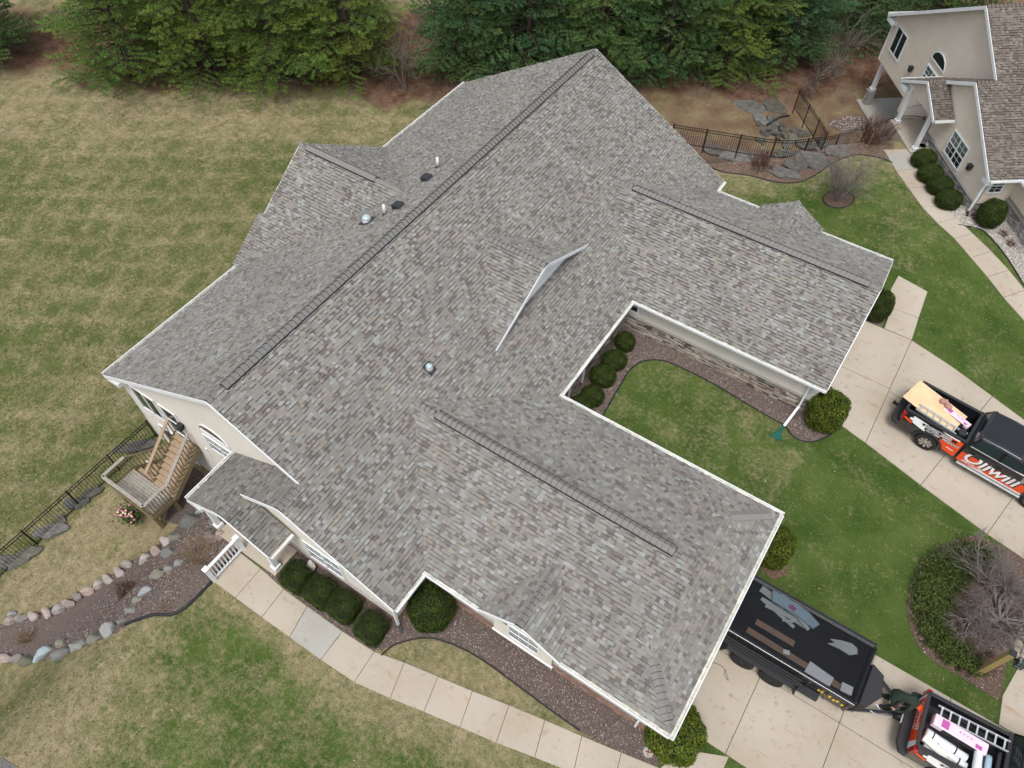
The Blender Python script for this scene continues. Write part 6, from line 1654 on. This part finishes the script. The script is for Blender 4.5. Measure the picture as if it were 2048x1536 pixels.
        def pill(x0, z0, x1, z1, r_, m_, o_):
            d = math.atan2(z1 - z0, x1 - x0); pts = [(x1 + r_ * math.cos(d + t), z1 + r_ * math.sin(d + t)) for t in [-math.pi / 2 + math.pi * k / 8 for k in range(9)]] + [(x0 + r_ * math.cos(d + t), z0 + r_ * math.sin(d + t)) for t in [math.pi / 2 + math.pi * k / 8 for k in range(9)]]
            dd_('wrap_stripe', pts, m_, o_)
        pill(.45, 1.28, .95, 1.24, .06, M['wrapwhite'], .008); pill(.35, 1.18, .9, 1.14, .05, M['wrapwhite'], .009); pill(.52, 1.10, .95, 1.02, .07, M['wrapwhite'], .0095); pill(.16, 1.10, .42, 1.02, .045, M['orange'], .010); pill(.8, 1.2, 1.9, 1.2, .07, M['wrapwhite'], .008)
        pill(.85, 1.20, 2.1, 1.20, .055, M['paint_black'], .0105); pill(1.0, 1.06, 2.25, 1.06, .055, M['paint_black'], .0105)
        pill(2.6, 1.36, 2.95, 1.36, .04, M['orange'], .012); pill(1.95, .80, 2.2, .78, .022, M['wrapwhite'], .009); pill(4.0, 1.16, 4.15, 1.15, .03, M['wrapwhite'], .011)
        if text == 'side' and sy < 0 or text == 'rear' and sy < 0:
            textdecal(T, 'lettering', '·ROOFING · SIDING', .125, .84, 1.155, M['wrapwhite'], .014)
            textdecal(T, 'lettering', '·GUTTERS · WINDOWS', .125, .98, 1.015, M['wrapwhite'], .014)
            textdecal(T, 'lettering', 'Oliwill', .76, 2.60, .66, M['paint_black'], .0105, bold=.03, sp=1.0)
            textdecal(T, 'lettering', 'Oliwill', .76, 2.56, .68, M['wrapwhite'], .015, bold=.018, sp=1.0)
            textdecal(T, 'lettering', '608.579.1106', .15, 2.62, .555, M['wrapwhite'], .014, bold=.02)
    return T

TA = pickup('black pickup with orange and white lettering wrap carrying plywood, parked on the upper drive', (19.08, 7.35, .035), R(-6.8), 'side')
TB = pickup('black pickup with orange tailgate and a bed full of rolls, hitched to the trailer', (22.72, -4.60, .035), R(3.0), 'rear')
me = text_mesh('Oliwill', .34, bold=.02)
for k, (txt, sz, y0, z0, mm_) in enumerate((('Oliwill', .36, .66, 1.0, 'wrapwhite'), ('608.579.1106', .16, .66, .80, 'wrapwhite'))):
    me = text_mesh(txt, sz, bold=.02)
    for v in me.vertices: a, b = v.co.x, v.co.y; v.co = (-.016, y0 - a, z0 + b)
    me.materials.clear(); me.materials.append(M[mm_]); o = bpy.data.objects.new('tailgate_lettering', me); COL.objects.link(o); o.parent = TB
mb = MB(); mb.face([(-.014, .83, .74), (-.014, .70, .74), (-.014, .78, 1.36), (-.014, .83, 1.36)]); mb.face([(-.014, -.83, .74), (-.014, -.60, .74), (-.014, -.70, 1.36), (-.014, -.83, 1.36)]); mb.box((-.32, -.14, .55), (-.305, .14, .67)); mb.build('licence_plate_and_trim', M['wrapwhite'], TB)

def onT(T, p):  # point in a truck's own axes to world
    return Matrix.Translation(T.location) @ Matrix.Rotation(T.rotation_euler.z, 4, 'Z') @ Vector(p)
# cargo of the upper truck
c = onT(TA, (.72, .02, 1.36)); mb = MB(); mb.box((-.98, -.62, 0), (1.18, .62, .02))
o = mb.build('plywood_sheet', M['ply'], label='tan plywood sheet lying across the tailgate of the upper pickup', cat='plywood'); o.location = c; o.rotation_euler = (0, R(3.5), R(-17))
def ladder(T, p0, p1, w, label, n, m='alu', rail=.075):
    t = empty('ladder', label, 'ladder', p0); d = (p1 - p0); s_ = Vector((-d.y, d.x, 0)).normalized() * (w / 2)
    for sg in (-1, 1):
        m_ = MB(); m_.bar(s_ * sg, d + s_ * sg, .03, rail); m_.build('side_rail', M[m], t)
    for i in range(n):
        u = (i + .5) / n; m_ = MB(); m_.bar(d * u - s_, d * u + s_, .05, .03); m_.build('rung', M[m], t)
    return t
ladder(TA, onT(TA, (.3, -.52, 1.46)), onT(TA, (1.95, -.62, 1.40)), .30, 'short aluminium ladder on the plywood along the near bed side', 6, rail=.09)
def roll(T, p0, p1, r_, m, name, label, cat, grp=None, stripes=()):
    a, b = onT(T, p0), onT(T, p1); t = empty(name, label, cat, a, 0, grp); d = b - a
    m_ = MB(); k = 14; rr_ = random.Random(int(r_ * 1e4) + int(p0[0] * 100)); pts = [d * (i / 8) for i in range(9)]; m_.tube(pts, [r_ * (.97 + .06 * rr_.random()) for _ in pts], k); m_.build('wrapping', M[m], t)
    for u in stripes:
        s_ = MB(); s_.tube([d * u, d * (u + .03)], r_ * 1.05, k); s_.build('band', M['plastic'], t)
    return t
def pack(T, c, s_, rz, m, name, label, cat, print_=True, grp=None, tilt=0):
    t = empty(name, label, cat, onT(T, c), T.rotation_euler.z + rz, grp); m_ = MB(); m_.box((-s_[0] / 2, -s_[1] / 2, 0), (s_[0] / 2, s_[1] / 2, s_[2])); m_.build('wrapping', M[m], t, bevel=.03)
    if tilt: t.rotation_euler = (0, tilt, T.rotation_euler.z + rz)
    if print_:
        p_ = MB(); z = s_[2] + .003; L = s_[0]
        p_.face([(-L * .36, -s_[1] * .36, z), (-L * .22, -s_[1] * .36, z), (-L * .22, s_[1] * .36, z), (-L * .36, s_[1] * .36, z)]); p_.face([(L * .28, -s_[1] * .4, z), (L * .4, -s_[1] * .4, z), (L * .4, -s_[1] * .05, z), (L * .28, -s_[1] * .05, z)])
        for i in range(4): p_.tube([(L * (-.02 + .07 * i), s_[1] * .1, z - .004), (L * (-.02 + .07 * i), s_[1] * .1, z + .001)], .022, 8)
        p_.build('print', M['magenta'], t)
        q_ = MB(); q_.box((-L * .3, -s_[1] / 2 - .004, .04), (L * .35, -s_[1] / 2, s_[2] - .03)); q_.build('dark_print', M['plastic'], t)
    return t
pack(TA, (1.68, .12, 1.22), (1.1, .26, .16), R(-14), 'pink', 'insulation_pack', 'pink wrapped pack beside the plywood in the upper pickup', 'package')
pack(TA, (1.0, .38, 1.40), (.28, .2, .14), R(20), 'skinbag', 'bag', 'small pinkish bag at the plywood edge, nearer the tailgate', 'bag', False)
pack(TA, (1.22, .28, 1.38), (.22, .2, .13), R(-30), 'skinbag', 'bag', 'small pinkish bag beside its twin, nearer the pink pack', 'bag', False)
pack(TA, (2.1, -.45, 1.15), (.3, .3, .24), R(25), 'plastic', 'tool_bag', 'black bag in the front corner of the upper pickup bed', 'bag', False)
roll(TA, (1.95, -.25, 1.2), (2.3, -.30, 1.25), .04, 'bluewrap', 'tube', 'short blue tube beside the black bag in the upper pickup', 'tube')
# cargo of the lower truck
pack(TB, (1.05, .10, 1.22), (1.55, .36, .26), R(-4), 'pink', 'insulation_pack', 'long pink printed pack on top of the rolls in the lower pickup', 'package')
ladder(TB, onT(TB, (.35, .50, 1.30)), onT(TB, (2.35, .46, 1.46)), .32, 'long aluminium extension ladder lying along the far bed side of the lower pickup', 8, rail=.09)
g = 'white wrapped rolls in the lower pickup bed'
roll(TB, (.25, -.22, 1.12), (1.45, -.36, 1.12), .13, 'rollwhite', 'wrapped_roll', 'white roll right beside the pink pack', 'roll', g, (.15, .7))
roll(TB, (.22, -.42, 1.08), (1.5, -.58, 1.08), .12, 'rollwhite', 'wrapped_roll', 'white roll with magenta print in the middle of the bed', 'roll', g, (.3, .8))
roll(TB, (.3, -.62, 1.0), (1.1, -.70, 1.0), .11, 'rollwhite', 'wrapped_roll', 'white roll nearest the near bed side', 'roll', g, (.5,))
pack(TB, (.55, -.55, 1.2), (.75, .26, .06), R(-18), 'stonewhite', 'white_carton', 'flat white carton at the tailgate corner of the lower pickup', 'carton', False)
roll(TB, (1.62, .22, 1.36), (1.68, -.72, 1.36), .12, 'rollwhite', 'wrapped_roll', 'white roll laid across the bed ahead of the pink pack', 'roll', g)
roll(TB, (2.0, .05, 1.1), (2.05, -.72, 1.1), .12, 'bluewrap', 'wrapped_roll', 'pale blue roll across the bed nearest the cab', 'roll', g)
roll(TB, (1.83, .25, 1.2), (1.86, -.78, 1.2), .07, 'plastic', 'black_tube', 'black tube across the bed between the white and blue rolls', 'tube')
roll(TB, (2.22, .25, 1.28), (2.24, -.8, 1.28), .06, 'plastic', 'black_tube', 'black tube across the bed against the cab end', 'tube')

# ------------------------------------------------------------------ person bending over the hitch
def person():
    t = empty('person', 'person in dark green work clothes and orange hat bending over the trailer hitch', 'person', (21.95, -4.18, .04))
    def skin(verts, edges, rads, m, name, sub=2, root=0):
        me = bpy.data.meshes.new(name); me.from_pydata(verts, edges, []); o = bpy.data.objects.new(name, me); COL.objects.link(o); o.parent = t
        sk = o.modifiers.new('skin', 'SKIN'); sk.use_smooth_shade = True
        for i, r_ in enumerate(rads):
            me.skin_vertices[0].data[i].radius = (r_, r_) if not hasattr(r_, '__len__') else r_
        me.skin_vertices[0].data[root].use_root = True
        sb = o.modifiers.new('sub', 'SUBSURF'); sb.levels = sub; sb.render_levels = sub
        me.materials.append(m); return o
    V = [(0, .02, .95), (.16, .02, 1.08), (.34, .01, 1.16), (.50, 0, 1.18), (.58, -.01, 1.16), (.64, -.02, 1.13),           # pelvis, waist, chest, shoulders, neck, head base
         (-.02, .13, .90), (.12, .17, .52), (-.06, .18, .10),                                                      # left leg
         (.0, -.11, .90), (.16, -.16, .52), (.02, -.18, .10),                                                      # right leg
         (.46, .20, 1.14), (.50, .26, .90), (.42, .08, .74), (.36, -.05, .70),                                       # left arm
         (.46, -.20, 1.12), (.40, -.33, .88), (.24, -.36, .74), (.18, -.36, .70)]                                       # right arm
    E_ = [(0, 1), (1, 2), (2, 3), (3, 4), (4, 5), (0, 6), (6, 7), (7, 8), (0, 9), (9, 10), (10, 11), (3, 12), (12, 13), (13, 14), (14, 15), (3, 16), (16, 17), (17, 18), (18, 19)]
    Rr = [.155, .15, .165, .13, .065, .06, .115, .078, .06, .115, .078, .06, .075, .056, .042, .036, .075, .056, .042, .036]
    body = skin(V, E_, Rr, M['green_cloth'], 'body')
    # head with face, ears, hat
    hd = MB(); prof = [(-.13, .03), (-.11, .065), (-.05, .085), (.02, .088), (.08, .075), (.115, .04), (.125, .01)]
    c0 = Vector((.66, -.03, 1.08)); ax_ = Vector((.45, -.05, -.15)).normalized()
    hd.tube([c0 + Vector((0.05, 0, 0.02)) + Vector((.75, -.05, .55)).normalized() * a for a, b in prof], [b for a, b in prof], 14)
    hd.tube([(.74, -.035, 1.0), (.765, -.035, .975)], [.02, .008], 6)                        # nose
    for sy in (-1, 1): hd.tube([(.70, -.03 + sy * .085, 1.07), (.70, -.03 + sy * .10, 1.075)], [.028, .02], 8)
    hd.build('head', M['skin'], t)
    ht = MB(); d = Vector((.55, -.02, .75)).normalized(); c1 = Vector((.74, -.035, 1.13))
    pr = [(-.06, .1), (-.02, .112), (.03, .105), (.07, .08), (.09, .045), (.10, .01)]
    ht.tube([c1 + d * a for a, b in pr], [b for a, b in pr], 16); ht.build('knit_hat', M['hat'], t)
    ht = MB(); ht.tube([c1 + d * -.075, c1 + d * -.05, c1 + d * -.02], [.108, .12, .117], 16); ht.build('hat_cuff', M['hat'], t)
    for (bx, by, bz), dirv, nm in (((.36, -.05, .70), Vector((-.75, -.45, -.25)), 1), ((.18, -.36, .70), Vector((-.55, .5, -.35)), -1)):
        p = Vector((bx, by, bz)); d = dirv.normalized(); sd_ = d.cross(Vector((0, 0, 1))).normalized(); dn = sd_.cross(d).normalized() * -1
        V = [tuple(p), tuple(p + d * .05), tuple(p + d * .09)]; E_ = [(0, 1), (1, 2)]; R_ = [(.03, .022), (.042, .02), (.04, .018)]
        skin(V, E_, R_, M['skin'], 'palm', 2)
        for f in range(4):
            o_ = sd_ * (.030 - .020 * f); L = (.036, .042, .039, .03)[f]; a = p + d * .085 + o_
            V = [tuple(a), tuple(a + d * L), tuple(a + d * (L * 1.5) + Vector((0, 0, -L * .7))), tuple(a + d * (L * 1.4) + Vector((0, 0, -L * 1.4)))]
            skin(V, [(0, 1), (1, 2), (2, 3)], [.0095, .009, .0085, .0075], M['skin'], 'finger', 1)
        a = p + d * .035 + sd_ * .035; V = [tuple(a), tuple(a + sd_ * .03 + d * .02), tuple(a + sd_ * .04 + d * .05 + Vector((0, 0, -.02)))]
        skin(V, [(0, 1), (1, 2)], [.013, .011, .009], M['skin'], 'thumb', 1)
    for (x, y) in ((-.06, .18), (.02, -.18)):
        s_ = MB(); s_.add([(x - .10, y - .05, 0), (x + .20, y - .05, 0), (x + .20, y + .05, 0), (x - .10, y + .05, 0), (x - .09, y - .045, .12), (x + .06, y - .04, .11), (x + .06, y + .04, .11), (x - .09, y + .045, .12), (x + .2, y - .045, .06), (x + .2, y + .045, .06)],
                          [(0, 3, 2, 1), (4, 5, 6, 7), (5, 8, 9, 6), (0, 1, 8, 5, 4), (2, 3, 7, 6, 9), (3, 0, 4, 7), (1, 2, 9, 8)]); s_.build('boot', M['plastic'], t, bevel=.015)
    lg = MB(); lg.box((.28, -.06, 1.325), (.42, .06, 1.33)); 
    return t
person()

# ------------------------------------------------------------------ lamp post, railings, small things
lp = empty('lamp_post', 'square timber lamp post with a black box lantern at the right frame edge', 'lamp', (24.28, -1.5, 0))
m = MB(); m.box((-.09, -.09, -.2), (.09, .09, 2.15)); m.build('post', M['lampwood'], lp, bevel=.01)
m = MB(); m.box((-.1, -.1, 2.15), (.1, .1, 2.19)); m.build('post_cap', M['plastic'], lp)
m = MB(); m.bar((.0, .0, 2.0), (.22, -.06, 2.0), .05, .05); m.build('bracket', M['black_iron'], lp)
m = MB()
for a in (-.11, .11):
    for b in (-.11, .11): m.bar((.33 + a, -.08 + b, 1.78), (.33 + a, -.08 + b, 2.12), .018)
for z in (1.78, 1.95, 2.12):
    for a in (-.11, .11): m.bar((.33 + a, -.19, z), (.33 + a, .03, z), .018); m.bar((.22, -.08 + a, z), (.44, -.08 + a, z), .018)
m.bar((.33, -.19, 2.12), (.33, .03, 2.12), .018); m.build('lantern_cage', M['black_iron'], lp)
m = MB(); m.box((.24, -.17, 1.79), (.42, .01, 2.10)); m.build('lantern_glass', M['blind'], lp)

rl = empty('white_railing', 'white balustrade at the end of the front walkway above the gravel slope', 'railing', (.95, -12.5, .03))
a, b = Vector((-.02, .62, 0)), Vector((-.02, -.78, 0))
for q in (a, b):
    m = MB(); m.box((q.x - .07, q.y - .07, -.3), (q.x + .07, q.y + .07, 1.0)); m.box((q.x - .1, q.y - .1, 1.0), (q.x + .1, q.y + .1, 1.05)); m.build('newel_post', M['white'], rl)
for z, w in ((.95, .11), (.14, .07)):
    m = MB(); m.bar(a + Vector((0, 0, z)), b + Vector((0, 0, z)), w, .06); m.build('rail', M['white'], rl)
for i in range(9):
    q = a.lerp(b, (i + 1) / 10); m = MB(); m.box((q.x - .025, q.y - .025, .16), (q.x + .025, q.y + .025, .93)); m.build('baluster', M['white'], rl)
m = MB(); m.prism([(.70, -13.36), (.858, -13.36), (.858, -11.9), (.70, -11.9)], -.6, .03); m.build('retaining_edge', M['foundation'], kind='structure')

def goose(x, y, z, rz, label, sc=1):
    t = empty('goose_statue', label, 'statue', (x, y, z), rz, None, (sc,) * 3)
    m = MB(); m.tube([(-.28, 0, .14), (-.2, 0, .17), (-.05, 0, .18), (.1, 0, .2), (.2, 0, .24)], [.01, .08, .13, .11, .05], 12)
    m.tube([(.15, 0, .22), (.24, 0, .34), (.22, 0, .46), (.27, 0, .52), (.33, 0, .5)], [.055, .035, .03, .04, .02], 10); m.build('body', M['stonewhite'], t)
    for sy in (-1, 1): w = MB(); w.tube([(.05, sy * .11, .22), (-.1, sy * .13, .2), (-.25, sy * .07, .19)], [.03, .05, .01], 8); w.build('wing', M['stonewhite'], t)
    b_ = MB(); b_.tube([(.32, 0, .5), (.39, 0, .485)], [.016, .006], 6); b_.build('beak', M['yellow'], t)
    f = MB(); f.prism([(-.1, -.09), (.12, -.09), (.12, .09), (-.1, .09)], -.02, .06); f.build('base', M['stonewhite'], t)
x, y = (3.453, -11.011); goose(x, y, 0.02, 2.4, 'white goose statue on the gravel between the porch and the hedges')
x, y = (15.095, 24.837); goose(x, y, terr(x, y), 1.0, 'white goose statue on the left, by the neighbouring wall', 1.0)
x, y = (15.343, 24.796); goose(x, y, terr(x, y), .6, 'cream goose statue on the right, by the neighbouring wall', .95)
# stepping stone with a red mark
x, y = (16.298, -9.707); st = empty('stepping_stone', 'pale octagonal stepping stone with a red motif in the gravel near the garage corner', 'stone', (x, y, .02))
m = MB(); m.prism([(.17 * math.cos(R(22.5 + 45 * i)), .17 * math.sin(R(22.5 + 45 * i))) for i in range(8)], 0, .04); m.build('slab', M['concrete2'], st)
m = MB(); m.bar((-.08, -.02, .043), (.08, .03, .043), .03, .006); m.bar((-.03, .07, .0431), (.02, -.08, .0431), .025, .006); m.build('motif', M['red'], st)
mb = MB(); pts = [(16.713, -6.151), (16.942, -6.057), (17.190, -6.047), (17.352, -6.170), (17.498, -6.339), (17.310, -6.236), (17.299, -6.051)]
mb.tube(spline([(a, b, .05) for a, b in pts], 5), .008, 5); mb.build('green_string', M['greenplastic'], label='tangled green string lying on the lower drive beside the eave', cat='string')
x, y = (14.033, 26.841); m = empty('clay_pot', 'glazed orange clay pot behind the neighbouring porch post', 'pot', (x, y, terr(x, y)))
q = MB(); q.tube([(0, 0, 0), (0, 0, .1), (0, 0, .35), (0, 0, .5), (0, 0, .55)], [.18, .26, .30, .2, .24], 16, cap=False); q.tube([(0, 0, .48), (0, 0, .5)], .18, 16); q.build('pot', M['terracotta'], m)
x, y = (14.956, 24.544); m = empty('flower_pot', 'low maroon bowl beside the lower white porch post', 'pot', (x - .15, y, terr(x, y)))
q = MB(); q.tube([(0, 0, 0), (0, 0, .14)], [.12, .2], 14, cap=False); q.tube([(0, 0, .11), (0, 0, .13)], .17, 14); q.build('bowl', mat('maroon_glaze', (.16, .03, .035), .35), m)
x, y = (14.032, 26.993); m = empty('watering_can', 'green watering can on the stones by the neighbouring porch', 'can', (x, y, terr(x, y)))
q = MB(); q.tube([(0, 0, 0), (0, 0, .25)], [.12, .10], 14); q.tube([(.1, 0, .08), (.32, 0, .34)], [.025, .018], 8); q.build('can', M['greenplastic'], m)
q = MB(); q.tube([(-.09, 0, .22), (-.2, 0, .2), (-.2, 0, .06), (-.1, 0, .05)], .012, 6); q.build('handle', M['greenplastic'], m)
mb = MB(); p1, p2, p3, p4 = (6.270, 25.883), (6.471, 26.263), (6.717, 26.614), (7.135, 27.019); mb.tube([(*p1, -1.9), (*p2, -1.7), (*p3, -1.55), (*p4, -1.5)], .07, 8)
mb.build('drain_pipe', M['edging'], label='black corrugated pipe lying on top of the dry water run rocks', cat='pipe')
x, y = (11.450, 23.395)
